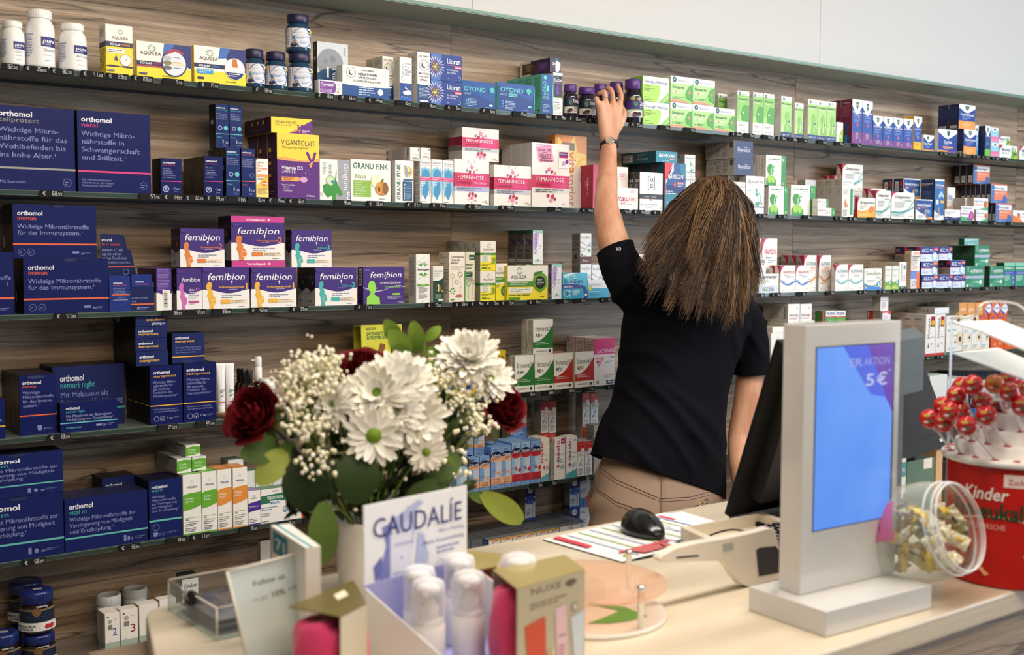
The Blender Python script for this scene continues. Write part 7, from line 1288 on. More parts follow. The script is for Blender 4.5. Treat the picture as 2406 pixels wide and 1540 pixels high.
nt.links.new(at.outputs['Color'], b_.inputs['Emission Color']); b_.inputs['Emission Strength'].default_value = .75
nt.links.remove(b_.inputs['Base Color'].links[0]); b_.inputs['Base Color'].default_value = (.02, .02, .04, 1)
sx0, sx1, sz0, sz1 = -.068, .1, .125, .385
m = MB(); m.box((sx0-.0015, -.0026, sz0-.0015), (sx1+.004, -.0021, sz1+.0015), '#050508'); m.build('screen_surround', mat('black_gloss', '#08080a', .1), t)
m = MB(); m.box((sx0, -.0031, sz0), (sx1, -.0027, sz1), '#4a86f0'); scn = m.build('screen', bl, t, 'blue lit screen')
m = MB(); draw(m, 'P #5a48d8 .33 1 1 1 1 .62 .86 .72\nP #4a62ec .33 1 .66 1 1 .72 .86 .7 .7 .72\nP #6a2fb0 .64 1 1 1 1 .6\nT .4 .885 .18 .045 #9cacf0 b|ER\nT .6 .885 .34 .045 #a8b0f0|AKTION\nT .62 .77 .12 .07 #c4ccf8 b|5\nT .77 .77 .14 .07 #c4ccf8 b|€\nC .94 .85 .008 #c4ccf8', (sx0, -.0031, sz0), (1, 0, 0), (0, 0, 1), (0, -1, 0), sx1-sx0, sz1-sz0); m.build('screen_image', scr, scn, 'purple offer graphic')
m = MB(); m.box((.006, -.0212, .0359), (.04, -.0207, .0362), '#dfe6fa'); m.build('sticker', mat('clear_sticker', '#d4dcf6', .2), t)
# ---------------- monitor seen from behind ----------------
def onX(px, py, X): q = ray(px, py); return CAM+q*X/q[0]
mb0 = az(1700, 1208, ZC+.03); X0 = mb0[0]; mt0 = onX(1822, 797, X0)
ud = V3(mt0)-V3(mb0); ud[0] = 0; L_ = np.linalg.norm(ud); ud /= L_; nn = np.cross((1., 0, 0), ud)   # outward to the back (-Y)
t = empty('monitor', (0, 0, 0)); tag(t, 'black monitor seen from behind, leaning beside the white stand', 'monitor')
def slab(mb, O, U, V, N, w, h, a, b, col, mi=0, inset=0):
    O, U, V, N = map(V3, (O, U, V, N)); P = [(inset, inset), (w-inset, inset), (w-inset, h-inset), (inset, h-inset)]
    hull(mb, [O+U*x+V*y+N*a for x, y in P], [O+U*x+V*y+N*b for x, y in P], col, mi)
if nn[1] > 0: nn = -nn
m = MB(); slab(m, mb0, (1, 0, 0), ud, nn, .30, L_, 0, .014, '#121213'); o = m.build('bezel', mat('dark_plastic', '#141415', .6, bump=.1, bscale=900, Specular_IOR_Level=.2), t); bv = o.modifiers.new('b', 'BEVEL'); bv.width = .003; bv.segments = 2
m = MB(); slab(m, V3(mb0)+ud*.04+V3((.04, 0, 0)), (1, 0, 0), ud, nn, .23, L_-.08, .0141, .042, '#0e0e0f', 0, .0); m.build('back_shell', mat('dark_plastic2', '#141312', .5, bump=.1, bscale=900), t)
m = MB(); slab(m, V3(mb0)+V3((.01, 0, 0))+ud*.012, (1, 0, 0), ud, nn, .28, L_-.024, -.0008, -.0001, '#1a2430'); m.build('screen', mat('screen_off', '#10161c', .15), t)
fx, fy = X0+.15, mb0[1]-.05
m = MB(); m.box((fx-.1, fy-.07, ZC+.0003), (fx+.1, fy+.09, ZC+.014), '#121213', ch=.01); m.box((fx-.035, fy-.03, ZC+.014), (fx+.035, fy+.01, ZC+.16), '#121213', ch=.006); m.build('foot', mat('dark_plastic', '#1a1a1b', .45), t)
# ---------------- second screen and grey printer further along ----------------
BR, BL = az(2243, 1043, -.40), az(2113, 1086, -.40); TR = min((az(2170, 838, -.15-.002*i) for i in range(80)), key=lambda q: abs((q-BR)@(BL-BR)))
U = V3(BL)-V3(BR); U[2] = 0; U /= np.linalg.norm(U); Vv = V3(TR)-V3(BR); Vv -= U*(Vv@U); hh = np.linalg.norm(Vv); Vv /= hh; Nn = np.cross(U, Vv)
if Nn@(CAM-V3(BR)) < 0: Nn = -Nn
t = empty('monitor', (0, 0, 0)); tag(t, 'second black screen with glass front, half hidden behind the white stand', 'monitor')
m = MB(); slab(m, BR, U, Vv, Nn, .30, hh, -.016, 0, '#17181a'); o = m.build('bezel', mat('dark_plastic', '#1a1a1b', .45), t); bv = o.modifiers.new('b', 'BEVEL'); bv.width = .003; bv.segments = 2
m = MB(); slab(m, V3(BR)+U*.016+Vv*.032, U, Vv, Nn, .268, hh-.05, .0002, .001, '#4a4d52'); m.build('screen', mat('screen_glass', '#34373c', .12, Coat_Weight=.4), t, 'grey reflecting screen glass')
m = MB(); slab(m, V3(BR)+U*.05+Vv*.012, U, Vv, Nn, .018, .006, .0002, .0006, '#c8c8c8'); m.build('badge', PLASTIC, t)
c_ = V3(BR)+U*.14-Nn*.05; m = MB(); m.box((c_[0]-.05, c_[1]-.03, ZC+.0003), (c_[0]+.05, c_[1]+.05, ZC+.012), '#17181a', ch=.006); m.box((c_[0]-.02, c_[1]-.01, ZC+.012), (c_[0]+.02, c_[1]+.02, -.36), '#17181a', ch=.004); m.build('foot', mat('dark_plastic', '#1a1a1b', .45), t)
A_, B_, C_ = az(2085, 779, -.15), az(2152, 770, -.15), az(2172, 792, -.15)
t = MB(); q = V3(C_)-V3(B_); Pz = [V3(A_), V3(B_), V3(C_), V3(A_)+q]; hull(t, [p*[1, 1, 0]+V3((0, 0, -.245)) for p in Pz], Pz, '#5c666c')
o = t.build('printer_housing', mat('slate_plastic', '#4c565c', .5, bump=.1, bscale=700)); tag(o, 'slate grey slant topped housing behind the second screen', 'printer')
t = MB(); cc = sum(Pz)/4; t.box((cc[0]-.015, cc[1]+.01, ZC+.0003), (cc[0]+.015, cc[1]+.04, -.246), '#3c4448'); q = t.build('pedestal', mat('slate_plastic', '#4c565c', .5)); q.parent = o
# ---------------- mouse mat, mouse, paper, keyboard, tray, card terminal ----------------
def sheet(name, pts, z, th, m_, label, cat, dsl=None, dm=None, parent=None):
    P = [az(x, y, z) for x, y in pts]; t = MB(); hull(t, [p-V3((0, 0, th)) for p in P], P, '#fff')
    o = t.build(name, m_, parent)
    if label: tag(o, label, cat)
    if dsl:
        d = MB(); O = P[0]; U = P[3]-P[0]; V = P[1]-P[0]; draw(d, dsl, O, U, V, (0, 0, 1), 1, 1); d.build('print', dm or MATTE, o)
    return o
cal = 'R 0 0 1 1 #f0efee\n'+''.join(f'R {.05+.075*i} .12 {.053+.075*i:.3f} .82 #b4c4e2\n' for i in range(12))+''.join(f'R .04 {.15+.09*i} .95 {.164+.09*i:.3f} {"#b4cc88" if i % 2 else "#b4c4e0"}\n' for i in range(8))+'R .1 .86 .3 .9 #d04a5c\nR .05 .84 .95 .86 #a8b8dc\nR .05 .04 .5 .09 #d04a5c\nR .78 .1 .82 .5 #d8566a\nP #c86a6c .8 .15 .96 .2 .95 .42 .84 .44\nC .9 .1 .03 #b4cc4c\nR .86 .5 .9 .8 #2f7a58\nR .74 .9 .92 .93 #7c8cc0'
mp = [(1276, 1268), (1562, 1205), (1706, 1275), (1462, 1321)]
sheet('mouse_mat', mp, ZC+.0025, .0022, mat('black_rubber', '#17181a', .7), 'white mouse mat printed with a coloured calendar grid', 'mouse mat', cal)
m0, m1 = az(1462, 1243, ZC), az(1553, 1284, ZC); dv = V3(m1)-V3(m0); ang = math.atan2(dv[1], dv[0]); mc = (V3(m0)+V3(m1))/2
t = empty('computer_mouse', (mc[0]+.012, mc[1]+.006, ZC+.0027), ang); tag(t, 'glossy black computer mouse on the calendar mat', 'mouse')
bm_ = bmesh.new(); bmesh.ops.create_uvsphere(bm_, u_segments=32, v_segments=20, radius=1)
for v in bm_.verts:
    x, y, z = v.co; v.co = (x*.059, y*.034*(1-.12*x+.06*math.cos(3*x)), (z*.037 if z > 0 else z*.006)*(1-.28*x*(z > 0))+.006)
me = bpy.data.meshes.new('shell'); bm_.to_mesh(me); bm_.free(); [setattr(p, 'use_smooth', True) for p in me.polygons]
me.materials.append(mat('mouse_black', '#141416', .22, Coat_Weight=.3)); o = bpy.data.objects.new('shell', me); COL.objects.link(o); o.parent = t
m = MB(); m.tube([(.002, 0, .0415), (.024, 0, .0375), (.044, 0, .028)], .0009, 6, '#000'); m.build('button_seam', blk, t)
m = MB(); m.lathe([(.003, -.003), (.0058, -.0024), (.0058, .0024), (.003, .003)], 20, '#2a2a2c', M=Matrix.Translation((.024, 0, .0355))@Matrix.Rotation(math.pi/2, 4, 'X')); m.build('scroll_wheel', mat('wheel_rubber', '#3a3a3c', .4), t)
pts = [az(1552, 1281, ZC+.006), az(1580, 1290, ZC+.004), az(1625, 1278, ZC+.004), az(1660, 1262, ZC+.014), az(1712, 1246, ZC+.02), az(1760, 1250, ZC+.02), az(1840, 1262, ZC+.01)]
def smooth_path(P, n=6):
    P = [Vector(p) for p in P]; out = []
    for i in range(len(P)-1):
        a = P[max(i-1, 0)]; b = P[i]; c = P[i+1]; d = P[min(i+2, len(P)-1)]
        for k in range(n): t = k/n; out.append(.5*((2*b)+(c-a)*t+(2*a-5*b+4*c-d)*t*t+(3*b-a-3*c+d)*t**3))
    return out+[P[-1]]
m = MB(); m.tube([Vector(p)-Vector((mc[0]+.012, mc[1]+.006, ZC+.0027)) for p in smooth_path(pts)], .0017, 8, '#111'); o = m.build('cable', blk, t); o.rotation_euler.z = -ang
sheet('paper_sheet', [(1520, 1213), (1604, 1203), (1684, 1226), (1592, 1248)], ZC+.004, .0003, mat('paper', '#f4f4f4', .8), 'loose white paper sheet behind the mouse', 'paper')
# cream open tray
t = empty('desk_tray', (0, 0, 0)); tag(t, 'cream open desk tray between the monitor and the keyboard', 'tray'); zt = ZC+.028
P = [V3(az(x, y, zt)) for x, y in ((1600, 1240), (1792, 1204), (1862, 1228), (1662, 1268))]; ct = sum(P)/4
I = [p+(ct-p)*.16 for p in P]; crm = mat('cream_laminate', '#e8dcc6', .4, var=.03, bscale=20)
for i in range(4):
    j = (i+1) % 4; m = MB(); a, b, c, d = P[i], P[j], I[j], I[i]; dn = V3((0, 0, zt-ZC-.0005)); hull(m, [a-dn, b-dn, c-dn, d-dn], [a, b, c, d], '#e8dcc6'); m.build('rim', crm, t)
m = MB(); hull(m, [p-V3((0, 0, .0275)) for p in I], [p-V3((0, 0, .022)) for p in I], '#d8c8b0'); m.build('tray_floor', crm, t)
# keyboard
t = empty('keyboard', (0, 0, 0)); tag(t, 'black keyboard partly hidden behind the card terminal', 'keyboard')
K = [V3(az(x, y, ZC+.03)) for x, y in ((1708, 1258), (1822, 1226), (1900, 1246), (1790, 1284))]
m = MB(); hull(m, [p-V3((0, 0, .0295)) for p in K], [p-V3((0, 0, .004)) for p in K], '#111'); m.build('case', blk, t)
for i in range(10):
    for j in range(5):
        f = lambda u, v: K[0]+(K[1]-K[0])*u+(K[3]-K[0])*v
        a, b, c, d = f((i+.1)/10, (j+.1)/5), f((i+.9)/10, (j+.1)/5), f((i+.9)/10, (j+.9)/5), f((i+.1)/10, (j+.9)/5); m = MB(); hull(m, [a-V3((0, 0, .0038)), b-V3((0, 0, .0038)), c-V3((0, 0, .0038)), d-V3((0, 0, .0038))], [a, b, c, d], '#1a1a1c')
        e = (b-a)*.3; m.add([a+e+V3((0, 0, .0002)), a+e*2+V3((0, 0, .0002)), d+e*2+(a-d)*.4+V3((0, 0, .0002)), d+e+(a-d)*.4+V3((0, 0, .0002))], [(0, 1, 2, 3)], '#b8b8b8'); m.build('key', PLASTIC, t)
# card terminal holder
t = empty('card_terminal', (0, 0, 0)); tag(t, 'off white wedge shaped card terminal with a dark grey pad', 'card terminal'); Yt = -1.775
prof = [(1556, 1329), (1549, 1322), (1556, 1312), (1590, 1294), (1640, 1282), (1700, 1272), (1760, 1260), (1808, 1247), (1820, 1250), (1828, 1275), (1836, 1330), (1840, 1366), (1760, 1386), (1742, 1380), (1726, 1362), (1714, 1342), (1702, 1328), (1690, 1326)]
Q = [ay(x, y, Yt) for x, y in prof]; zmin = min(q[2] for q in Q); sh = ZC+.0004-zmin
Pf = [(q[0], q[2]+sh) for q in Q]
m = MB(); n = len(Pf); m.add([(x, Yt, z) for x, z in Pf]+[(x, Yt+.016, z) for x, z in Pf], [list(range(n)), list(range(2*n-1, n-1, -1))]+[(i, n+i, n+(i+1) % n, (i+1) % n) for i in range(n)], '#e8e2d8')
o = m.build('shell', mat('offwhite_plastic', '#e6ded2', .35, bump=.04, bscale=400), t); bv = o.modifiers.new('b', 'BEVEL'); bv.width = .002; bv.segments = 2; bv.limit_method = 'ANGLE'
fz = lambda x, y: (float(ay(x, y, Yt)[0]), Yt-.0006, float(ay(x, y, Yt)[2])+sh)
m = MB(); m.add([fz(*p) for p in ((1776, 1300), (1784, 1294), (1822, 1290), (1830, 1300), (1836, 1352), (1782, 1362))], [list(range(6))], '#3a3a3e'); m.build('grip_pad', MATTE, t, 'dark grey pad')
m = MB(); m.add([fz(*p) for p in ((1587, 1316), (1640, 1311), (1643, 1315), (1590, 1320))], [(0, 1, 2, 3)], '#17181a'); m.build('card_slot', MATTE, t, 'black card slot')
m = MB(); m.add([fz(*p) for p in ((1697, 1287), (1721, 1282), (1724, 1299), (1700, 1304))], [(0, 1, 2, 3)], '#b0b4ae'); m.build('badge', MATTE, t, 'small grey sticker')
# ---------------- turning acrylic stand ----------------
clear = glassm('clear_acrylic', '#f4f8f8', .03, .10); pinkac = glassm('rose_acrylic', '#f6e2d2', .05, .15)
sc_ = az(1382, 1445, ZC); t = empty('turning_stand', (sc_[0], sc_[1], ZC+.0004)); tag(t, 'round two tier acrylic stand with chrome posts and a green print', 'stand')
m = MB(); m.lathe([(.109, 0), (.112, .001), (.112, .005), (.111, .006)], 56, '#f2f2f2'); lo = m.build('lower_disc', mat('white_acrylic', '#f0f0ee', .15, Coat_Weight=.5), t, 'white lower disc')
m = MB(); Pg = [V3(az(x, y, ZC+.0068))-V3((sc_[0], sc_[1], ZC)) for x, y in ((1380, 1466), (1420, 1452), (1456, 1436), (1380, 1420), (1386, 1416), (1470, 1428), (1522, 1449), (1480, 1460), (1430, 1466))]
m.add([Pg[0], Pg[1], Pg[2], Pg[5], Pg[6], Pg[7], Pg[8]], [list(range(7))], '#6cae5c'); m.add([Pg[2], Pg[3], Pg[4], Pg[5]], [(0, 1, 2, 3)], '#6cae5c'); m.build('green_print', MATTE, lo, 'green printed shape')
m = MB(); m.lathe([(.112, .046), (.112, .049)], 56, '#fff'); m.build('upper_disc', pinkac, t, 'clear rose tinted upper disc')
chrome = mat('chrome', '#d8dadc', .12, 1)
for x, y in ((1477, 1384), (1505, 1478), (1300, 1480), (1290, 1410)):
    p = V3(az(x, y, ZC+.006))-V3((sc_[0], sc_[1], ZC)); m = MB(); m.lathe([(.0045, .0), (.0045, .052), (.006, .053), (.006, .058), (.003, .0595)], 16, '#ddd', M=Matrix.Translation((p[0], p[1], .0062))); m.build('post', chrome, t)
m = MB(); p = V3(az(1392, 1402, ZC+.01))-V3((sc_[0], sc_[1], ZC)); m.box((p[0]-.014, p[1]-.014, .0065), (p[0]+.014, p[1]+.014, .034), '#fff'); m.build('holder', clear, t)
# ---------------- counter clutter, front left ----------------
def quadpts(P, z): return [V3(az(x, y, z)) for x, y in P]
# acrylic tray with a binder clip
zt = ZC+.045; Lt, FR, Bk = V3(az(396, 1364, zt)), V3(az(509, 1431, zt)), V3(az(575, 1331, zt)); Rt = FR+(Bk-Lt)
t = empty('acrylic_tray', (0, 0, 0)); tag(t, 'clear acrylic tray holding dark pouches at the left counter end', 'tray')
C4 = [Lt, FR, Rt, Bk]; dn = V3((0, 0, .0445))
for i in range(4):
    a, b = C4[i], C4[(i+1) % 4]; d = (b-a)/np.linalg.norm(b-a); nrm = V3((-d[1], d[0], 0))*.0022; m = MB(); hull(m, [a-dn, b-dn, b-dn+nrm, a-dn+nrm], [a, b, b+nrm, a+nrm], '#fff'); m.build('side', clear, t)
    m = MB(); m.tube([a+V3((0, 0, .0004)), b+V3((0, 0, .0004))], .0011, 6, '#f0ece4'); m.tube([a, a-dn], .0011, 6, '#f0ece4'); m.build('polished_rim', mat('acrylic_edge', '#e8e0d4', .15), t, 'bright polished rim')
m = MB(); hull(m, [p-dn*1.0 for p in C4], [p-dn*.95 for p in C4], '#fff'); m.build('tray_floor', clear, t)
ct = sum(C4)/4
for i in range(3):
    m = MB(); ex = (FR-Lt); ey = (Bk-Lt); V = []; fs = []; N1 = 12
    for a in range(N1+1):
        for b in range(N1+1):
            u, v = .1+.8*a/N1, .08+.84*b/N1; p = Lt+ex*u+ey*v; e = min(a, N1-a, b, N1-b); z = ZC+.004+i*.009+.006*min(1, e/3)+.0025*math.sin(u*19+i*2+v*7)*(e > 0); V.append((p[0], p[1], z))
    m.add(V, [(a*(N1+1)+b, (a+1)*(N1+1)+b, (a+1)*(N1+1)+b+1, a*(N1+1)+b+1) for a in range(N1) for b in range(N1)], '#5c5a66', 0, True)
    o = m.build('plastic_pouch', mat('smoke_plastic', '#6a6874', .25, Coat_Weight=.5)); tag(o, ['crumpled smoke grey pouch at the bottom of the acrylic tray', 'middle crumpled smoke grey pouch in the acrylic tray', 'top crumpled smoke grey pouch in the acrylic tray'][i], 'pouch', 'pouches in the acrylic tray')
t = empty('binder_clip', tuple(Lt+(FR-Lt)*.52)); tag(t, 'small black binder clip gripping the acrylic tray rim', 'clip')
dd = (FR-Lt)/np.linalg.norm(FR-Lt); a_ = math.atan2(dd[1], dd[0]); t.rotation_euler.z = a_
m = MB(); hull(m, [(-.011, -.008, -.012), (.011, -.008, -.012), (.011, .010, -.012), (-.011, .010, -.012)], [(-.011, -.0015, .003), (.011, -.0015, .003), (.011, .004, .003), (-.011, .004, .003)], '#16171a'); m.build('jaw', blk, t)
m = MB(); m.tube([(-.006, -.006, -.01), (-.005, -.016, .012), (.005, -.016, .012), (.006, -.006, -.01)], .0009, 6, '#ccc'); m.build('handle', chrome, t)
# QR sign (code itself left out) in an acrylic stand
tl, tr = V3(az(533, 1344.5, -.385)), V3(az(703, 1300, -.385)); bl_ = V3(az(592, 1592, ZC+.004)); br = bl_+(tr-tl)
t = empty('acrylic_sign', (0, 0, 0)); tag(t, 'tilted acrylic sign with grey lettering in front of the tray', 'sign')
U = tr-tl; w_ = np.linalg.norm(U); U /= w_; V = tl-bl_; h_ = np.linalg.norm(V); V /= h_; N = np.cross(U, V); N /= np.linalg.norm(N)
if N@(CAM-tl) < 0: N = -N
m = MB(); slab(m, bl_, U, V, N, w_, h_, -.003, -.0022, '#ececec'); draw(m, 'T .3 .8 .44 .05 #4a4c50 b|Follow us\nT .26 .66 .2 .045 #9a9ca0|to get\nT .5 .655 .2 .055 #4a4c50 b|10%\nT .74 .67 .14 .045 #8a8c90|off\nR .3 .06 .72 .1 #c4c8d0', V3(bl_)-N*.0021, U, V, N, w_, h_); m.build('printed_card', MATTE, t)
m = MB(); slab(m, bl_, U, V, N, w_, h_, -.0018, 0, '#fff'); slab(m, bl_, U, V, N, w_, h_, -.0055, -.0035, '#fff'); m.build('acrylic_sheet', clear, t)
m = MB(); m.tube([tl, tr], .0014, 6, '#e8eef4'); m.tube([tl, bl_], .0014, 6, '#e8eef4'); m.build('polished_rim', mat('acrylic_edge', '#e8e0d4', .15), t)
m = MB(); hull(m, [bl_-V3((0, 0, .0035)), br-V3((0, 0, .0035)), br-V3((0, 0, .0035))-N*.05*V3((1, 1, 0)), bl_-V3((0, 0, .0035))-N*.05*V3((1, 1, 0))], [bl_, br, br-N*.05*V3((1, 1, 0)), bl_-N*.05*V3((1, 1, 0))], '#fff'); m.build('foot', clear, t)
# white and teal carton
zt = -.368; A_, B_, C_ = V3(az(636, 1235, zt)), V3(az(718, 1288, zt)), V3(az(680, 1231, zt)); e = C_-A_
P = [A_, B_, B_+e*.75, C_]; d_ = V3((0, 0, ZC+.0006-zt))
m = MB(); hull(m, [p+d_ for p in P], P, '#f1eee8'); U = (B_-A_); w_ = np.linalg.norm(U); U /= w_; N = V3((U[1], -U[0], 0))
if N@(CAM-A_) < 0: N = -N
draw(m, 'R .06 .78 .5 .97 #2f8ca0\nT .14 .82 .28 .1 #e8f4f6 b|71\nG .1 .7 .7 2 #b8bcc0 .03', A_+d_, U, (0, 0, 1), N, w_, -d_[2])
U2 = (B_-A_); draw(m, 'R 0 .28 1 .5 #3f9cb0\nG .2 .75 .6 1 #8ab 0.08', A_, U2/np.linalg.norm(U2), e/np.linalg.norm(e), (0, 0, 1), w_, np.linalg.norm(e)*.8)
o = m.build('medicine_carton', CARTON); tag(o, 'white carton with teal square and teal stripe beside the vase', 'box')
# gift sets: gold lidded sleeves with pink pouches
gold = mat('gold_card', '#c8b878', .3, .55, bump=.05, bscale=300); gold2 = mat('olive_gold_card', '#85794a', .35, .5); pinkf = mat('pink_fabric', '#d22c68', .7, bump=.6, bscale=260, Sheen_Weight=.4); cream = mat('beige_card', '#c9bfa8', .45, bump=.05)
def pouch(name, c, sx, sy, sz, rz, label):
    t = empty(name, c, rz); tag(t, label, 'pouch', 'pink pouches in the gift sleeves')
    N1, N2 = 40, 24; V = []
    for i in range(N2+1):
        th = math.pi*i/N2
        for j in range(N1):
            ph = 2*math.pi*j/N1; x, y, z = math.sin(th)*math.cos(ph), math.sin(th)*math.sin(ph), math.cos(th)
            s = lambda v: math.copysign(abs(v)**.72, v); k = 1-.13*math.exp(-(s(x)*.9/.14)**2)+.06*math.sin(6*z+4*x)+.05*math.sin(9*y+5*z+2*x)
            V.append((s(x)*sx, s(y)*sy*k, s(z)*sz*k))
    m = MB(); m.add(V, [(i*N1+j, i*N1+(j+1) % N1, (i+1)*N1+(j+1) % N1, (i+1)*N1+j) for i in range(N2) for j in range(N1)], '#d22c68', 0, True); m.build('fabric', pinkf, t)
    m = MB(); m.tube([(0.0, sy*.95*math.cos(a), sz*.95*math.sin(a)) for a in np.linspace(0, 2*math.pi, 33)], .0022, 8, '#c8b070', cap=False); m.build('elastic_cord', mat('gold_cord', '#c4aa64', .5, .3), t, 'gold elastic cord')
def sleeve(label, zt, L4, leg, mt, front=None, lab2=None):
    t = empty('gift_sleeve', (0, 0, 0)); tag(t, label, 'box', 'gift sleeves with pouches'); P = quadpts(L4, zt); m = MB(); hull(m, [p-V3((0, 0, .0012)) for p in P], P, '#c8b878'); m.build('lid', mt, t, lab2)
    for i, j in leg:
        a, b = P[i]-V3((0, 0, .0013)), P[j]-V3((0, 0, .0013)); d = (b-a)/np.linalg.norm(b-a); nr = V3((-d[1], d[0], 0))*.0008; m = MB(); dz_ = V3((0, 0, zt-.0013-ZC-.0006)); hull(m, [a-dz_, b-dz_, b-dz_+nr, a-dz_+nr], [a, b, b+nr, a+nr], '#c9bfa8'); m.build('side_panel', cream, t)
        if front and (i, j) == front[0]:
            m = MB(); N = -V3((-d[1], d[0], 0)); w_ = np.linalg.norm(b-a); hh = zt-.0013-ZC-.0006
            if N@(CAM-a) < 0: N = -N
            draw(m, front[1], a-dz_+N*.0003, d, (0, 0, 1), N, w_, hh); m.build('print', MATTE, t)
    return P
P = sleeve('olive gold lidded gift sleeve in front of the sign', -.41, ((678, 1426), (800, 1450), (862, 1418), (830, 1364)), ((1, 2), (2, 3)), gold2, None, 'olive gold lid')
c_ = (P[0]+P[1]+P[2]+P[3])/4; dd = P[1]-P[0]; m_ = MB()
m = MB(); draw(m, 'P #e4dcc4 .1 .2 .9 .1 .95 .8 .2 .9', P[3]+(P[2]-P[3])*.2+(P[0]-P[3])*.15+V3((0, 0, .0004)), (P[2]-P[3])/np.linalg.norm(P[2]-P[3]), (P[0]-P[3])/np.linalg.norm(P[0]-P[3]), (0, 0, 1), .03, .03)
o = m.build('price_sticker', MATTE); tag(o, 'small pale sticker on the olive gold lid', 'sticker')
pouch('cosmetic_pouch', (c_[0]-.012, c_[1]-.004, ZC+.0525), .05, .036, .0495, math.atan2((P[2]-P[1])[1], (P[2]-P[1])[0])+.0, 'crimson pink pouch under the olive gold lid')
P = sleeve('beige gift sleeve with printed tubes on its front, gold top', -.395, ((1215, 1384), (1374, 1338), (1328, 1304), (1158, 1338)), ((0, 1), (2, 3)), gold, ((0, 1), 'R 0 0 1 1 #b9ae94\nT .18 .9 .46 .07 #4a4434|NUXE\nE .78 .92 .09 .035 #6a624c\nR .77 .87 .79 .92 #6a624c\nG .18 .8 .66 2 #77705c .035\nP #c8543a .1 .62 .4 .66 .42 .1 .16 .1\nP #dcb8c0 .54 .7 .7 .72 .74 .1 .58 .1\nP #c8d0d8 .78 .56 .98 .6 .97 .1 .84 .1\nC .84 .66 .05 #8a8068\nC .84 .66 .035 #c9bfa8\nT .6 .4 .1 .03 #77606c|NUXE\nG .6 .3 .1 4 #b87c8c .04\nR .44 .1 .47 .3 #d8bc6c\nR .5 .1 .52 .32 #e8e0c8'), 'gold top flap')
c_ = (P[0]+P[1]+P[2]+P[3])/4; pouch('cosmetic_pouch', (c_[0]-.026, c_[1]+.002, ZC+.0595), .047, .028, .0585, math.atan2((P[1]-P[0])[1], (P[1]-P[0])[0]), 'crimson pink pouch inside the beige gift sleeve')
P = sleeve('gold lidded gift sleeve behind the lilac advertising card', -.425, ((1060, 1352), (1168, 1330), (1180, 1302), (1085, 1292)), ((1, 2),), gold, None, 'gold lid')
c_ = (P[0]+P[1]+P[2]+P[3])/4; pouch('cosmetic_pouch', (c_[0]+.006, c_[1]+.002, ZC+.0455), .045, .03, .0445, .3, 'crimson pink pouch behind the advertising card')
# lilac and white cleansing foam display
tl, tr = V3(az(855, 1190, -.318)), V3(az(1097, 1141, -.318)); U = tr-tl; w_ = np.linalg.norm(U); U /= w_; N = V3((U[1], -U[0], 0))
t = empty('foam_display', (0, 0, 0)); tag(t, 'white and lilac cardboard display with a tall printed header', 'display')
zb_ = ZC+.0006; hh = -.318-zb_
m = MB(); slab(m, V3((tl[0], tl[1], zb_)), U, (0, 0, 1), N, w_, hh, -.0025, 0, '#eef0f6')
draw(m, '''P #c8cdec .1 .5 .4 .95 .3 1 .5 .9 .42 .5
P #b4bce4 .22 .86 .5 .97 .56 .95 .3 .8
P #7c84c4 .1 .44 .2 .72 .16 .84 .24 .86 .28 .7 .22 .44
P #6a72b8 .08 .6 .16 .66 .16 .56 .1 .5
R .24 .42 .44 .78 #dfe2f2
R .22 .42 .24 .8 #9aa2d4
P #b8c0e8 .46 .44 .5 .76 .56 .74 .6 .6 .54 .44
P #eef0fa .56 .44 .62 .62 .8 .6 .9 .44
T .07 .78 .87 .13 #343880|CAUDALÍE
T .27 .7 .18 .02 #8a90c0|CAUDALIE
C .34 .62 .008 #6a72b8
G .26 .52 .16 3 #9aa0d0 .025
T .7 .725 .26 .024 #5a60a0|Micro Peeling
T .54 .665 .42 .026 #4a5098|3fach Ausstrahlung
G .68 .62 .28 2 #8a90c0 .03
O .72 .5 .05 .004 #8a90c0
O .86 .5 .05 .004 #8a90c0
G .69 .5 .06 2 #a4a8d4 .015
G .83 .5 .06 2 #a4a8d4 .015''', V3((tl[0], tl[1], zb_)), U, (0, 0, 1), N, w_, hh)
m.build('header_card', MATTE, t)
lil = mat('lilac_card', '#a9aae0', .5); wc = mat('white_card', '#eceef2', .5); dpt = .17; O = V3((tl[0], tl[1], zb_))
m = MB(); slab(m, O+N*.0005, U, N, V3((0, 0, 1)), w_, dpt, 0, .0012, '#a9aae0'); m.build('tray_floor', lil, t)
for s_, nm in ((0, 'left'), (w_-.0015, 'right')):
    m = MB(); a = O+U*s_+N*.0006; hull(m, [a+V3((0, 0, .0013)), a+N*dpt+V3((0, 0, .0013)), a+N*dpt+V3((0, 0, .035)), a+V3((0, 0, .098))], [a+U*.0014+V3((0, 0, .0013)), a+U*.0014+N*dpt+V3((0, 0, .0013)), a+U*.0014+N*dpt+V3((0, 0, .035)), a+U*.0014+V3((0, 0, .098))], '#eceef2'); m.build('tray_side', wc, t)
m = MB(); slab(m, O+N*.0004+V3((0, 0, .0015)), U, (0, 0, 1), N, w_, .1, 0, .001, '#a9aae0'); m.build('inner_back', lil, t, 'lilac inner wall')
m = MB(); slab(m, O+N*dpt+V3((0, 0, .0013)), U, (0, 0, 1), N, w_, .033, 0, .0014, '#eceef2'); m.build('tray_front', wc, t)
cap = glassm('frosted_cap', '#f6f6fa', .35, .42); wp = mat('foam_white', '#f4f2f0', .3)
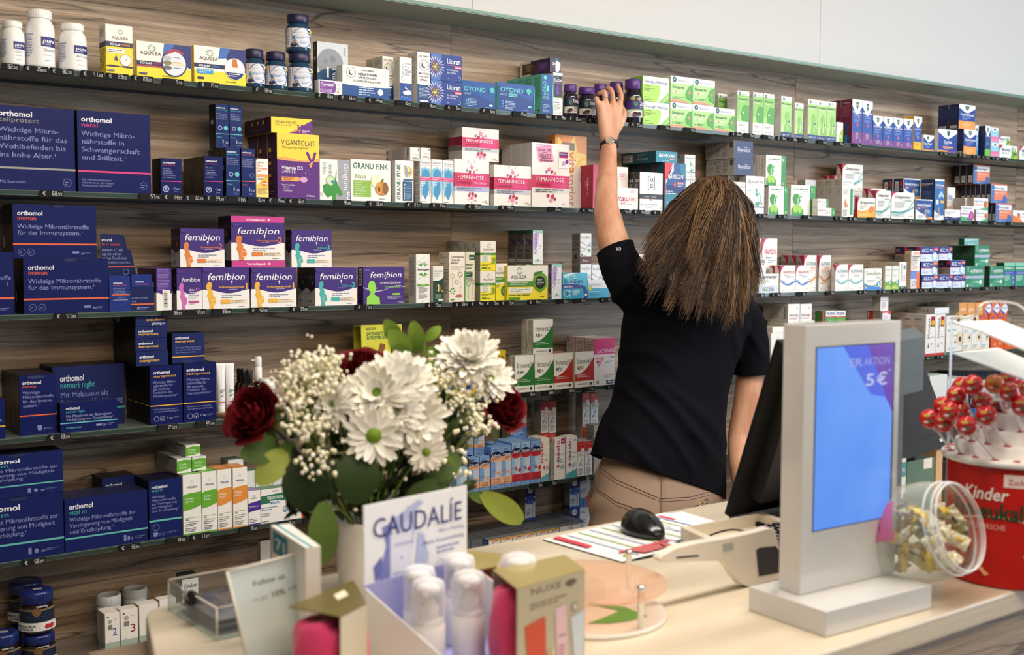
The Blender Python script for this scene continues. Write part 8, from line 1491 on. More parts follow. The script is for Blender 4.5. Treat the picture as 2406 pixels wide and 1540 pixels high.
def foam(c, label, tester=0, s=1.):
    t = empty('foam_bottle', c); tag(t, label, 'bottle', 'white foam bottles in the lilac display')
    m = MB(); m.lathe([(.019*s, 0), (.021*s, .003), (.021*s, .062*s), (.018*s, .068*s), (.016*s, .07*s)], 28, '#f4f2f0'); m.build('body', wp, t)
    m = MB(); m.lathe([(.013*s, .07*s), (.013*s, .085*s), (.009*s, .088*s), (.009*s, .098*s), (.015*s, .1*s), (.0155*s, .108*s), (.012*s, .111*s)], 24, '#fafafa'); m.tube([(0, 0, .104*s), (-.012*s, -.012*s, .101*s)], .004*s, 8, '#fafafa'); m.build('pump', wp, t)
    m = MB(); m.lathe([(.0205*s, .067*s), (.0205*s, .108*s), (.0185*s, .115*s), (.012*s, .118*s), (0, .1185*s)], 28, '#fff'); m.build('overcap', cap, t, 'frosted clear overcap')
    if tester:
        l = bend_label('R 0 .1 1 .9 #a8acb4\nT .2 .3 .7 .4 #33343c b|TESTER', .05*s, .016, .0212*s, '#b4b8c0').build('label', GLOSS, t); l.location.z = .048*s; l.rotation_euler.z = -.45
g = lambda u, v: tuple(O+U*u*w_+N*v+V3((0, 0, .0016)))
for u, v, l in ((.17, .085, 'front left foam bottle with frosted cap'), (.5, .095, 'foam bottle with frosted cap in the middle of the front row'), (.34, .035, 'foam bottle at the back, left of the gap'), (.76, .03, 'foam bottle at the back right against the lilac wall'), (.3, .142, 'nearest foam bottle at the cardboard front')):
    foam(g(u, v), l) if v < .14 else None
foam(g(.86, .12), 'tester foam bottle with a grey tester label at the right', 1, 1.12)
# ---------------- lollipop tub ----------------
tc_ = az(2372, 1350, ZC); RZ = -1.42; t = empty('lollipop_tub', (tc_[0], tc_[1], ZC+.0004), RZ); tag(t, 'large red tub with a white stepped lid for lollipops', 'tub')
R0 = .1; m = MB(); m.lathe([(R0*.97, 0), (R0, .004), (R0, .186), (R0*.99, .188)], 56, '#c4221e'); m.build('tub_wall', mat('red_tub', '#c2201c', .25, Coat_Weight=.4, var=.05, bscale=30), t)
TB = 'P #8c1a14 .0 0 .0 .35 .2 .42 .5 .5 .75 .64 1 .84 1 0\nP #c2201c 0 .0 0 .3 .2 .37 .5 .45 .78 .6 1 .8 1 .0\nK .56 .04 .02 #e8c8a8 4.2\nR .62 .86 .92 .97 #f4e4e0\nT .65 .885 .24 .05 #b83a44|Zuckerfrei\nT .3 .74 .36 .11 #f6f0e8 bi|Kinder\nT .2 .58 .56 .14 #174a34 b|Em-eukal\nT .34 .49 .3 .045 #f0b8a8|WILDKIRSCHE\nC .34 .2 .1 #8c120e\nC .32 .22 .06 #b02a22\nC .31 .25 .02 #e08070\nP #e8a878 .45 .14 .8 .3 .82 .24 .5 .08'
l = bend_label(TB, R0*2.0, .182, R0, '#c4241f').build('label', GLOSS, t); l.location.z = .003
m = MB(); m.lathe([(.1, .1884), (.108, .19), (.1095, .197), (.106, .2), (.09, .2005), (.0885, .202), (.0885, .217), (.086, .2195), (.07, .22), (.0685, .2215), (.0685, .238), (.066, .2405), (.05, .241), (.048, .2425), (.048, .262), (.045, .265), (0, .266)], 56, '#f6f4f2'); m.build('stepped_lid', mat('white_lid', '#f4f2f0', .3), t, 'white stepped lid')
holes = []
for rr_, zz, n, o_ in ((.099, .2003, 20, .1), (.079, .2203, 16, .25), (.059, .2413, 12, 0), (.03, .2659, 6, .3)):
    for i in range(n):
        a = 2*math.pi*i/n+o_; holes.append((rr_*math.cos(a), rr_*math.sin(a), zz)); m = MB(); m.lathe([(.0026, .0002), (.0028, .0011), (.0052, .0013), (.006, .0002)], 12, '#c8242a', M=Matrix.Translation((rr_*math.cos(a), rr_*math.sin(a), zz)), cap=(0, 0))
        if not i and rr_ == .099: RM = m.build('hole_ring', mat('red_ring', '#c4262c', .3), t).data; RB = holes[-1]
        else: q = bpy.data.objects.new('hole_ring', RM); COL.objects.link(q); q.parent = t; q.location = V3(holes[-1])-V3(RB)
Mt = Matrix.Translation((tc_[0], tc_[1], ZC+.0004))@Matrix.Rotation(RZ, 4, 'Z'); HW = [Mt@Vector(h) for h in holes]; Hpx = [pj(h) for h in HW]
heads = [(2286, 905, 2297, 1016), (2248, 930, 2267, 1042), (2217, 954, 2267, 1042), (2184, 984, 2242, 1068), (2218, 994, 2262, 1075), (2256, 967, 2297, 1016), (2273, 1001, 2297, 1082), (2318, 977, 2329, 1055), (2308, 943, 2329, 1030), (2337, 903, 2340, 1000), (2372, 922, 2355, 997), (2369, 894, 2375, 990), (2401, 954, 2370, 1027), (2341, 952, 2345, 1010), (2399, 914, 2400, 990), (2259, 909, 2290, 1010), (2232, 968, 2280, 1060)]
wrap = nodes('candy_wrap')[0]; b_ = wrap.node_tree.nodes['Principled BSDF']; setp(b_, Roughness=.2, Coat_Weight=.25)
a_ = wrap.node_tree.nodes.new('ShaderNodeAttribute'); a_.attribute_name = 'Col'; wrap.node_tree.links.new(a_.outputs['Color'], b_.inputs['Base Color'])
lolp = None; order = sorted(range(len(heads)), key=lambda i: heads[i][0]); taken = set()
for k, i in enumerate(order):
    hx, hy, px_, py_ = heads[i]; j = min((q for q in range(len(HW)) if q not in taken), key=lambda q: (Hpx[q][0]-px_)**2+(Hpx[q][1]-py_)**2+(0 if Hpx[q][2] < pj(Mt@Vector((0, 0, .2)))[2]+.03 else 4000)); taken.add(j)
    base = HW[j]; kk = Hpx[j][2]-.012-.004*(k % 3); q = ray(hx, hy); head = Vector(CAM+q*kk)
    t = empty('lollipop', tuple(base)); orange = (hx == 2337)
    tag(t, ('orange wrapped lollipop near the top, among red ones' if orange else f'red wrapped lollipop, {order_words(k, len(order))} of the bunch'), 'lollipop', 'lollipops stuck in the stepped lid')
    hv = head-base; m = MB(); m.tube([Vector((0, 0, .001)), hv*.5, hv], .0019, 8, '#f4f4f4'); m.build('stick', mat('white_stick', '#f0f0f0', .4), t)
    mr = rng.normal(size=(4, 3)); m = MB(); V = []; N1, N2 = 16, 12; r = .0152; cr = '#d8742c' if orange else '#c81e20'
    for a in range(N2+1):
        for b in range(N1):
            th, ph = math.pi*a/N2, 2*math.pi*b/N1; d = V3((math.sin(th)*math.cos(ph), math.sin(th)*math.sin(ph), math.cos(th))); V.append(V3(hv)+d*r*(1+.05*math.sin(7*d@mr[0])+.04*math.sin(11*d@mr[1])))
    m.add(V, [(a*N1+b, (a+1)*N1+b, (a+1)*N1+(b+1) % N1, a*N1+(b+1) % N1) for a in range(N2) for b in range(N1)], cr, 0, True)
    cv = V3(CAM)-V3(head); cv /= np.linalg.norm(cv); ux = np.cross((0, 0, 1.), cv); ux /= np.linalg.norm(ux); uy = np.cross(cv, ux)
    for (u_, v_, c_, s_) in ((-.25, .3, '#c8a040', .28), (.3, .35, '#20242c', .18), (.1, -.2, '#77705c', .26), (-.3, -.35, '#f0e8e8', .2)):
        q0 = ux*u_+uy*v_; q0 = q0+cv*math.sqrt(max(0, 1-q0@q0)); q0 /= np.linalg.norm(q0); e1 = np.cross(q0, uy); e1 /= np.linalg.norm(e1); e2 = np.cross(q0, e1)
        m.add([V3(hv)+q0*r*1.085+(e1*math.cos(x)*s_*1.3+e2*math.sin(x)*s_*.7)*r for x in np.linspace(0, 2*math.pi, 9)[:-1]], [list(range(8))], c_)
    hd = m.build('candy', wrap, t, 'orange candy' if orange else None)
    m = MB(); dn = -V3(hv)/np.linalg.norm(V3(hv)); fr = []
    for x in range(10):
        an = 2*math.pi*x/10; fr.append(V3(hv)+dn*(r*1.0)+(ux*math.cos(an)+uy*math.sin(an))*.002)
    f2 = [V3(hv)+dn*(r*1.5)+(ux*math.cos(2*math.pi*x/10)+uy*math.sin(2*math.pi*x/10))*.005*(1+.4*(x % 2)) for x in range(10)]
    m.add(fr+f2, [(x, (x+1) % 10, 10+(x+1) % 10, 10+x) for x in range(10)], '#f0e0e0', 0, True); m.build('wrapper_frill', cap, hd)
# ---------------- candy jar lying on its side ----------------
axis = V3(_r)*.62+V3(_u)*.26-V3(_f)*.72; axis /= np.linalg.norm(axis); RJ = .074; LJ = .15
q_ = ray(2258, 1214); cj = CAM+q_*1.69-axis*LJ/2; zl = cj[2]-RJ*math.sqrt(1-axis[2]**2)
zq = Vector(axis).to_track_quat('Z', 'Y'); Mj = Matrix.Translation(Vector(cj))@zq.to_matrix().to_4x4()
low = min((Mj@Vector((RJ*math.cos(a), RJ*math.sin(a), z)))[2] for a in np.linspace(0, 6.3, 40) for z in (-LJ/2, LJ/2-.03)); Mj = Matrix.Translation((0, 0, ZC+.001-low))@Mj
t = empty('candy_jar', (0, 0, 0)); t.matrix_world = Mj; tag(t, 'clear plastic candy jar lying on its side with the mouth open', 'jar')
petm = glassm('clear_pet', '#f4f8f6', .04, .2)
m = MB(); m.lathe([(.0, -LJ/2), (RJ*.8, -LJ/2), (RJ, -LJ/2+.02), (RJ, LJ/2-.045), (RJ*.96, LJ/2-.03), (RJ*.86, LJ/2-.02), (RJ*.85, LJ/2)], 48, '#fff', cap=(0, 0)); m.build('jar_wall', petm, t)
for k, (rr_, z) in enumerate(((.87, LJ/2), (.9, LJ/2-.006), (.93, LJ/2-.018))):
    m = MB(); m.tube([(RJ*rr_*math.cos(a), RJ*rr_*math.sin(a), z) for a in np.linspace(0, 2*math.pi, 49)], .0016, 8, '#fff', cap=False); m.build('thread_ring', glassm('clear_ring', '#ffffff', .05, .5), t)
m = MB(); Mi = Mj.inverted(); cdir = (Mi.to_3x3()@Vector(CAM-cj)).normalized(); an = math.atan2(cdir.y, cdir.x)
l = bend_label('C .5 .5 .5 #c8709c\nG .2 .6 .6 5 #8c4470 .08', .06, .06, RJ+.0004, '#c8709c')
l.build('round_sticker', MATTE, t, 'round pink sticker').matrix_local = Matrix.Rotation(an+math.pi/2-.35, 4, 'Z')@Matrix.Translation((0, 0, -.05))
rs = random.Random(5); placed = []; nc = 0
dn_l = (Mi.to_3x3()@Vector((0, 0, -1))).normalized()
tries = 0
while len(placed) < 44 and tries < 9000:
    tries += 1
    z = rs.uniform(-LJ/2+.022, LJ/2-.02); a = rs.uniform(0, 2*math.pi); r = (RJ-.021)*math.sqrt(rs.random()); p = Vector((r*math.cos(a), r*math.sin(a), z))
    if p.dot(dn_l) < -.045: continue
    if any((p-q).length < .022 for q in placed): continue
    placed.append(p)
placed.sort(key=lambda p: (Mj@p).x)
CDL = {}; CL = ['#e8c41c', '#d8d0b4', '#dcb818', '#c8c0a4', '#e8c41c', '#8c8658']
for k, p in enumerate(placed):
    t = MB(); R3 = Matrix.Rotation(rs.uniform(0, 6.3), 3, 'Z')@Matrix.Rotation(rs.uniform(-1, 1), 3, 'X')@Matrix.Rotation(rs.uniform(0, 6.3), 3, 'Y'); N1, N2 = 12, 8; V = []; c = CL[k % 6]
    f = lambda x, y: .006*math.cos(x*1.5)*math.cos(y*1.5)+.0015*math.sin(9*x+4*y)
    def surf(s):
        V = []
        for a in range(N1+1):
            for b in range(N2+1):
                x, y = a/N1*2-1, b/N2*2-1; z = s*max(0., f(x, y)) if 0 < a < N1 and 0 < b < N2 else 0
                V.append(R3@Vector((x*.0165, y*.0115, z+.001*math.sin(8*x+k))))
        return V
    fs = [(a*(N2+1)+b, (a+1)*(N2+1)+b, (a+1)*(N2+1)+b+1, a*(N2+1)+b+1) for a in range(N1) for b in range(N2)]
    t.add(surf(1), fs, c, 0, True); t.add(surf(-1), [q[::-1] for q in fs], c, 0, True)
    for s in (1, -1): t.add([R3@Vector((x*.006+.002, y*.003, s*.0076)) for x, y in ((-1, 0), (-.3, .8), (.6, .6), (1, 0), (1.4, .7), (1.4, -.7), (.6, -.6), (-.3, -.8))], [list(range(8))], '#33485c' if k % 3 else '#c8a418')
    o = t.build('wrapped_candy', wrap); o.location = Mj@p; o.rotation_euler = (0, 0, 0)
    CDL.setdefault('yellow' if c in ('#e8c41c', '#dcb818') else 'pale', []).append(o)
for cn_, L in CDL.items():
    for i, o in enumerate(L): tag(o, f'{cn_} wrapped candy in the lying jar, {ordw(i+1)} {cn_} one from left', 'candy', 'wrapped candies in the jar')
# ---------------- things behind the jar and the acrylic rack ----------------
def block(name, xl, xr, yt, yb, Y, dep, col, label, cat, dsl='', m_=None, z=None):
    A, B = ay(xl, yt, Y), ay(xr, yt, Y); z0 = ZC+.0005 if z is None else z; w = B[0]-A[0]; h = A[2]-z0; m = MB(); m.box((A[0], Y, z0), (B[0], Y+dep, A[2]), col, ch=.0008)
    if dsl: draw(m, dsl, (A[0], Y, z0), (1, 0, 0), (0, 0, 1), (0, -1, 0), w, h)
    o = m.build(name, m_ or CARTON); tag(o, label, cat); return o
block('leaflet_box', 2131, 2196, 1086, 1140, -1.62, .05, '#2f5c3c', 'dark green carton standing under the second screen', 'box', 'R .6 .8 .9 1 #e4e0d8')
block('leaflet_box', 2096, 2130, 1084, 1140, -1.66, .03, '#e8ecea', 'small white carton with a teal band under the second screen', 'box', 'R 0 .72 1 .95 #2f8c8c\nT .1 .8 .8 .08 #e8f4f4|1 A Pharma')
block('leaflet_box', 2200, 2216, 1060, 1120, -1.60, .03, '#c8a070', 'narrow tan board leaning near the pen cup', 'board')
t = empty('pen_cup', (*az(2196, 1140, ZC+.03)[:2], ZC+.0005)); tag(t, 'black pen cup behind the candy jar', 'cup')
m = MB(); m.lathe([(.026, 0), (.03, .002), (.033, .085), (.031, .087), (.028, .06), (.024, .004)], 28, '#1a1a1c', cap=(1, 0)); m.build('cup', blk, t)
for i, (c, a) in enumerate((('#e87030', .3), ('#2c5c9c', -.2), ('#333', .1))): m = MB(); m.tube([(-.01+.01*i, 0, .006), (-.01+.012*i+a*.04, .01*i-.01, .11)], .003, 8, c); m.build('pen', PLASTIC, t)
t = empty('leaflet_rack', (0, 0, 0)); tag(t, 'clear acrylic leaflet rack with white sheets at the right edge', 'rack')
fro = glassm('frosted_sheet', '#eef2f4', .3, .55)
shz = ((-.118, ((2237, 757), (2350, 751), (2470, 800), (2470, 848), (2300, 776))), (-.172, ((2237, 829), (2345, 817), (2470, 868), (2470, 915), (2330, 862))), (-.228, ((2232, 906), (2320, 892), (2470, 915), (2470, 958), (2300, 935))))
for z, pp in shz:
    P = quadpts(pp, z); m = MB(); hull(m, [p-V3((0, 0, .002)) for p in P], P, '#f4f6f8'); m.build('shelf_sheet', fro, t)
e0, e1 = V3(az(2232, 906, -.228)), V3(az(2237, 757, -.118))
m = MB(); m.tube([V3((e0[0], e0[1], ZC+.002)), V3((e0[0], e0[1], -.112))], .0022, 8, '#cfe0f4'); q_ = V3(az(2300, 760, -.1)); m.build('upright_edge', mat('bright_edge', '#cfdcf0', .1), t)
top = smooth_path([V3((e0[0], e0[1], -.112)), az(2246, 748, -.1), az(2290, 742, -.095), az(2302, 720, -.08), az(2325, 710, -.075), az(2390, 716, -.075), az(2440, 760, -.09)], 5)
m = MB(); m.tube(top, .0016, 8, '#dfe4e4'); m.build('rack_rim', mat('acrylic_edge', '#e8e0d4', .15), t)
# ---------------- bouquet in a white vase ----------------
VX, VY = .862, -1.452
t = empty('vase', (VX, VY, ZC+.0004)); tag(t, 'white ceramic vase holding the bouquet', 'vase')
m = MB(); m.lathe([(.036, 0), (.042, .003), (.047, .04), (.05, .09), (.051, .108), (.053, .114), (.051, .117), (.047, .112), (.044, .06), (.03, .01), (0, .01)], 48, '#eceae6', cap=(1, 0)); m.build('vase_body', mat('vase_glaze', '#e9e8e6', .25, Coat_Weight=.4), t)
SOIL = V3((VX, VY, ZC+.06)); leafm = attmat('leaf_surface', .55, .25, bump=.2, Subsurface_Weight=.0); petm_ = attmat('petal_surface', .6, .25, bump=.1, Subsurface_Weight=.12, Subsurface_Radius=(.01, .008, .006))
def blade(mb, base, tip, w, nrm, col, curve=.15, n=6, cup=.25, pw=.75):
    """one leaf or petal: a cupped strip from base to tip"""
    base, tip, nrm = V3(base), V3(tip), V3(nrm); ax = tip-base; L = np.linalg.norm(ax); ax /= L; s = np.cross(ax, nrm); s /= np.linalg.norm(s)+1e-9; nn_ = np.cross(s, ax); V = []
    for i in range(n+1):
        u = i/n; ww = w*(math.sin(math.pi*min(1, (u*.93+.035)))**pw)*.5; c = base+ax*L*u+nn_*curve*L*math.sin(math.pi*u); V += [c-s*ww+nn_*cup*ww, c, c+s*ww+nn_*cup*ww]
    mb.add(V, [q for i in range(n) for q in ((3*i, 3*i+1, 3*i+4, 3*i+3), (3*i+1, 3*i+2, 3*i+5, 3*i+4))], col, 0, True)
def stem(parent, a, b, r=.0016, col='#5a7a30'):
    a, b = V3(a), V3(b); mid = (a+b)/2+V3((0, 0, .02)); m = MB(); m.tube(smooth_path([a, mid, b], 5), r, 6, col); return m.build('stem', leafm, parent)
def face(px_, py_, Y, tilt):   # flower plane: centre plus axis pointing roughly to the viewer
    c = V3(ay(px_, py_, Y)); v = CAM-c; v /= np.linalg.norm(v); a = v+_r*tilt[0]+_u*tilt[1]; return c, a/np.linalg.norm(a)
def daisy(px_, py_, Y, r, tilt, layers, label, green=.3, tint='#f4f2ea'):
    c, a = face(px_, py_, Y, tilt); e1 = np.cross(a, (0, 0, 1.)); e1 /= np.linalg.norm(e1); e2 = np.cross(a, e1); t = empty('chrysanthemum', tuple(SOIL)); tag(t, label, 'flower', 'white chrysanthemums'); o = c-SOIL
    stem(t, (0, 0, 0), o-a*.008); m = MB()
    for n, L, el in layers:
        ph = rng.uniform(0, 6)
        for i in range(n):
            th = ph+2*math.pi*i/n+rng.normal()*.08; l = r*L*rng.uniform(.88, 1.08); e = el+rng.normal()*.08; d = e1*math.cos(th)+e2*math.sin(th)
            blade(m, o+d*r*.08+a*.003, o+d*l*math.cos(e)+a*l*math.sin(e), r*.27, a, tint if rng.random() > .2 else '#eeebdc', -.06, 5, .35, .5)
    m.build('petals', petm_, t); m = MB(); Mx = Matrix.Translation(Vector(o+a*.003))@Vector(a).to_track_quat('Z', 'Y').to_matrix().to_4x4(); k = r*green
    m.lathe([(k, -.002), (k*.95, .002), (k*.6, .005), (0, .006)], 20, '#6c8c22', M=Mx, cap=(0, 0))
    for i in range(40):
        q = k*.9*math.sqrt(i/40); z = i*2.4; m.ball((o+e1*q*math.cos(z)+e2*q*math.sin(z)+a*(.008-.004*q/k)), k*.11, 3, '#7c9a2c' if i % 3 else '#a8a83c')
    m.build('flower_centre', leafm, t, 'green centre')
FULL = [(22, 1, .05), (20, .95, .25), (18, .85, .5), (16, .72, .75), (12, .55, 1.0), (8, .4, 1.25)]; OPEN = [(15, 1, .0), (14, .92, .14), (9, .8, .28)]; MID = [(18, 1, .05), (16, .9, .3), (12, .75, .6), (8, .5, .9)]
for a in ((938, 905, -1.47, .058, (.1, .55), FULL, 'full white chrysanthemum at the top middle of the bouquet', .12), (888, 925, -1.50, .056, (-.35, .35), MID, 'white chrysanthemum left of middle with petals reaching up', .16), (975, 985, -1.50, .056, (.35, -.1), MID, 'white chrysanthemum right of middle with a small green eye', .16),
          (1100, 842, -1.45, .056, (-.1, .8), FULL, 'full white chrysanthemum raised highest at the right', .12), (1150, 890, -1.43, .046, (.7, .3), MID, 'white chrysanthemum leaning out to the right', .14), (878, 1024, -1.53, .046, (0, -.05), OPEN, 'open white daisy with a large green centre in front', .26),
          (1000, 1062, -1.52, .034, (.25, -.2), OPEN, 'small open white daisy low on the right', .2), (785, 950, -1.49, .038, (-.6, .1), MID, 'pale half turned white chrysanthemum at the left', .12), (935, 965, -1.52, .040, (.1, .1), FULL, 'white chrysanthemum in the very middle above the open daisy', .1)): daisy(*a)
def rose(px_, py_, Y, r, ry, tilt, label, c0='#6a0a14', c1='#560a14'):
    c, a = face(px_, py_, Y, tilt); t = empty('rose', tuple(SOIL)); tag(t, label, 'flower', 'dark red roses'); o = c-SOIL; stem(t, (0, 0, 0), o-a*r*.8, .002, '#5a4a28')
    up = V3(tilt+(0,)); M3 = Vector(a).to_track_quat('Z', 'Y').to_matrix(); N1, N2 = 9, 7; m = MB()
    for k in range(26):
        f = k/26; R = r*(.12+.88*f**.8); hgt = ry*(1.25-.45*f); an = k*2.4; wd = 1.5-.5*f; V = []
        for i in range(N1+1):
            for j in range(N2+1):
                u, v = (i/N1-.5)*wd, j/N2; rr_ = R*(.35+.75*math.sin(v*1.5))*(1+.28*f*v**3)+.0018*math.sin(7*u+k); z = (v-.55)*hgt-(.3*f*hgt*v**4)-abs(u)**3*hgt*.35*v; V.append(Vector(o)+M3@Vector((rr_*math.cos(an+u*1.1), rr_*math.sin(an+u*1.1), z)))
        m.add(V, [(i*(N2+1)+j, (i+1)*(N2+1)+j, (i+1)*(N2+1)+j+1, i*(N2+1)+j+1) for i in range(N1) for j in range(N2)], c0 if k % 3 else c1, 0, True)
    m.build('petals', mat('rose_petal', '#640810', .7, bump=.2, bscale=120, Specular_IOR_Level=.2), t); m = MB()
    for i in range(5): th = i*1.257; d = V3(M3@Vector((math.cos(th), math.sin(th), -.3))); blade(m, o-a*ry*.6, o-a*ry*.7+d*r*1.1, r*.5, a, '#4c5a24')
    m.build('sepals', leafm, t)
rose(598, 978, -1.47, .036, .062, (-.75, .35), 'drooping dark red rose at the far left of the bouquet'); rose(1182, 965, -1.44, .034, .072, (.75, .55), 'wilting dark red rose at the far right of the bouquet'); rose(845, 868, -1.40, .036, .05, (-.1, 1.3), 'dark red rose half hidden behind the top flowers')
def gyps(label, cs, n, root):
    t = empty('baby_breath', tuple(SOIL)); tag(t, label, 'flower', 'sprigs of baby breath'); b = MB(); s = MB()
    for (x, y, Y, sx, sy), k in zip(cs, n):
        c = V3(ay(x, y, Y))-SOIL; hub = c*.72
        s.tube(smooth_path([V3((0, 0, 0)), hub*.5, hub], 4), .0012, 5, '#6c7a3c')
        for i in range(k):
            p = V3(ay(x+rng.normal()*sx*.55, y+rng.normal()*sy*.55, Y+rng.normal()*.014))-SOIL; r = rng.uniform(.0022, .0044); b.ball(p, r, 4, ['#f0ead2', '#f6f2e2', '#e2dcb8'][i % 3])
            if i % 2: b.ball(p+rng.normal(size=3)*.003, r*.8, 4, '#f4eeda')
            if i % 3 == 0: s.tube([hub+(p-hub)*.1, hub+(p-hub)*.6+rng.normal(size=3)*.003, p], .0005, 4, '#7c8a48')
    s.build('stems', leafm, t); o = b.build('blossoms', petm_, t); o['kind'] = 'stuff'
gyps('dense cloud of baby breath at the upper left', [(715, 872, -1.44, 55, 38), (760, 860, -1.45, 50, 40), (690, 925, -1.46, 50, 40), (770, 915, -1.47, 45, 38)], (170, 130, 120, 90), 0)
gyps('loose baby breath hanging low on the left', [(700, 985, -1.48, 40, 40), (735, 1010, -1.5, 45, 30), (745, 1085, -1.51, 40, 40)], (60, 60, 36), 0)
gyps('baby breath between the right chrysanthemums and the right rose', [(1050, 905, -1.45, 48, 50), (1090, 950, -1.47, 50, 50), (1120, 1000, -1.48, 40, 30), (1060, 1090, -1.49, 45, 35)], (90, 100, 40, 50), 0)
gyps('thin baby breath behind the dark leaves', [(860, 1120, -1.48, 70, 90), (930, 1090, -1.45, 50, 60)], (26, 16), 0)
def spray(label, leaves, col, w=.03, name='leaf_sprig', grp='green leaf sprigs'):
    t = empty(name, tuple(SOIL)); tag(t, label, 'leaves', grp)
    for i, (x0, y0, x1, y1, Y) in enumerate(leaves):
        a, b = V3(ay(x0, y0, Y))-SOIL, V3(ay(x1, y1, Y-.012))-SOIL; L = np.linalg.norm(b-a); m = MB(); blade(m, a, b, w*L, V3(CAM)-V3(ay(x0, y0, Y)), col[i % len(col)], .08, 8, .18, .6)
        m.tube([a, a+(b-a)*.5+(-_f)*L*.055, a+(b-a)*.95], .0005, 4, '#8a9a4c'); m.build('leaf', leafm, t)
        if i == 0: stem(t, (0, 0, 0), a, .0014, '#5a6a30')
        else: m = MB(); p = V3(ay(leaves[0][0], leaves[0][1], leaves[0][4]))-SOIL; m.tube([p, (p+a)/2, a], .0007, 5, '#6a7a34'); m.build('twig', leafm, t)
spray('bright green leaf sprig rising above the flowers', [(985, 905, 960, 850, -1.42), (965, 850, 925, 815, -1.42), (960, 835, 915, 775, -1.42), (935, 800, 905, 752, -1.42), (975, 830, 985, 770, -1.41), (985, 815, 970, 755, -1.41), (1000, 800, 1035, 768, -1.41), (995, 830, 1038, 820, -1.41), (985, 850, 1030, 862, -1.41), (960, 870, 915, 870, -1.42), (1000, 870, 1025, 905, -1.41)], ['#7a9c3a', '#6a8c34', '#86a63e'], .55)
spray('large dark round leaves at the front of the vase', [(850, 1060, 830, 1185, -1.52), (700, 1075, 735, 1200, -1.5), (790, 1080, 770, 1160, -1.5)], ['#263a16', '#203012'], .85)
spray('long pointed leaf hanging down in front of the vase', [(760, 1180, 760, 1325, -1.53)], ['#4c6426'], .5)
spray('broad leaves at the lower left below the rose', [(655, 1045, 565, 1072, -1.47), (670, 1060, 605, 1140, -1.48), (690, 1040, 650, 1095, -1.47)], ['#46602a', '#8a9440', '#55702e'], .62)
spray('dark leaves at the lower right above the advertising card', [(1000, 1130, 1082, 1072, -1.5), (1040, 1140, 1060, 1075, -1.5), (960, 1160, 1050, 1150, -1.5)], ['#3c5426', '#6c8238'], .6)
spray('long yellowing leaf pointing down right behind the advertising card', [(1100, 1160, 1150, 1180, -1.45), (1130, 1160, 1228, 1226, -1.46)], ['#5c7a30', '#8a9a40'], .42)
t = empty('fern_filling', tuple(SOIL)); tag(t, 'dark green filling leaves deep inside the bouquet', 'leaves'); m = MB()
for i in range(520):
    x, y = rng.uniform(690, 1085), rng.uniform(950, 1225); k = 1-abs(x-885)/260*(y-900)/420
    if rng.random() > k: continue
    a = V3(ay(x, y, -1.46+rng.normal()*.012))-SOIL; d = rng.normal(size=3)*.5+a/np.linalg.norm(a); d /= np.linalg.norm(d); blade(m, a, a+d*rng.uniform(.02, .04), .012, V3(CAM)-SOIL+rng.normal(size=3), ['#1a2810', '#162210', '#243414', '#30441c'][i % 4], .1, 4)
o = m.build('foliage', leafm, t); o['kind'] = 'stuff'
from mathutils.bvhtree import BVHTree
# ---------------- person seen from behind, reaching up ----------------
G = lambda x, y, Y: Vector([float(q) for q in ay(x, y, Y)])
def remesh(mb, name, vox, mt, parent, smooth=6, fn=None):
    o = mb.build('tmp', mt); r = o.modifiers.new('r', 'REMESH'); r.mode = 'VOXEL'; r.voxel_size = vox; s = o.modifiers.new('s', 'SMOOTH'); s.iterations = smooth; s.factor = .6
    dg = bpy.context.evaluated_depsgraph_get(); me = bpy.data.meshes.new_from_object(o.evaluated_get(dg)); bpy.data.objects.remove(o)
    if fn: fn(me)
    me.polygons.foreach_set('use_smooth', np.ones(len(me.polygons), bool)); me.name = name
    me.materials.clear(); me.materials.append(mt); o = bpy.data.objects.new(name, me); COL.objects.link(o); o.parent = parent; return o
def limb(mb, P, R, n=18):
    pts = smooth_path(P, 5); k = np.interp(np.linspace(0, len(P)-1, len(pts)), range(len(P)), R); mb.tube(pts, list(k), n)
    mb.ball(pts[0], k[0]*.98, 10); mb.ball(pts[-1], k[-1]*.98, 10)
def loft(mb, rings, n=40):
    """rings: centre, half width, half depth; closed body"""
    V = []
    for c, a, b in rings:
        for j in range(n): th = 2*math.pi*j/n; V.append((c[0]+a*math.copysign(abs(math.cos(th))**.85, math.cos(th)), c[1]+b*math.copysign(abs(math.sin(th))**.9, math.sin(th)), c[2]))
    k = len(rings); mb.add(V, [(i*n+j, i*n+(j+1) % n, (i+1)*n+(j+1) % n, (i+1)*n+j) for i in range(k-1) for j in range(n)]+[list(range(n-1, -1, -1)), [(k-1)*n+j for j in range(n)]])
def ring_px(y, xl, xr, Y, b, slope=0):
    A, B = G(xl, y, Y), G(xr, y, Y); c = (A+B)/2; return c, (B.x-A.x)/2*.80, b
person = empty('person', (0, 0, 0)); tag(person, 'person in dark navy shirt and beige trousers reaching up to the top shelf', 'person')
skin = nodes('skin')[0]; b_ = skin.node_tree.nodes['Principled BSDF']; setp(b_, Base_Color=lin('#cf9a7c'), Roughness=.5, Subsurface_Weight=.15, Subsurface_Radius=(.02, .008, .004), Specular_IOR_Level=.35)
nz = skin.node_tree.nodes.new('ShaderNodeTexNoise'); nz.inputs['Scale'].default_value = 14; rp = skin.node_tree.nodes.new('ShaderNodeValToRGB'); rp.color_ramp.elements[0].color = lin('#c68e70'); rp.color_ramp.elements[1].color = lin('#dcaa8c'); rp.color_ramp.elements[0].position = .35; rp.color_ramp.elements[1].position = .65
skin.node_tree.links.new(nz.outputs['Fac'], rp.inputs['Fac']); skin.node_tree.links.new(rp.outputs[0], b_.inputs['Base Color'])
HC = G(1668, 512, -.555); m = MB()
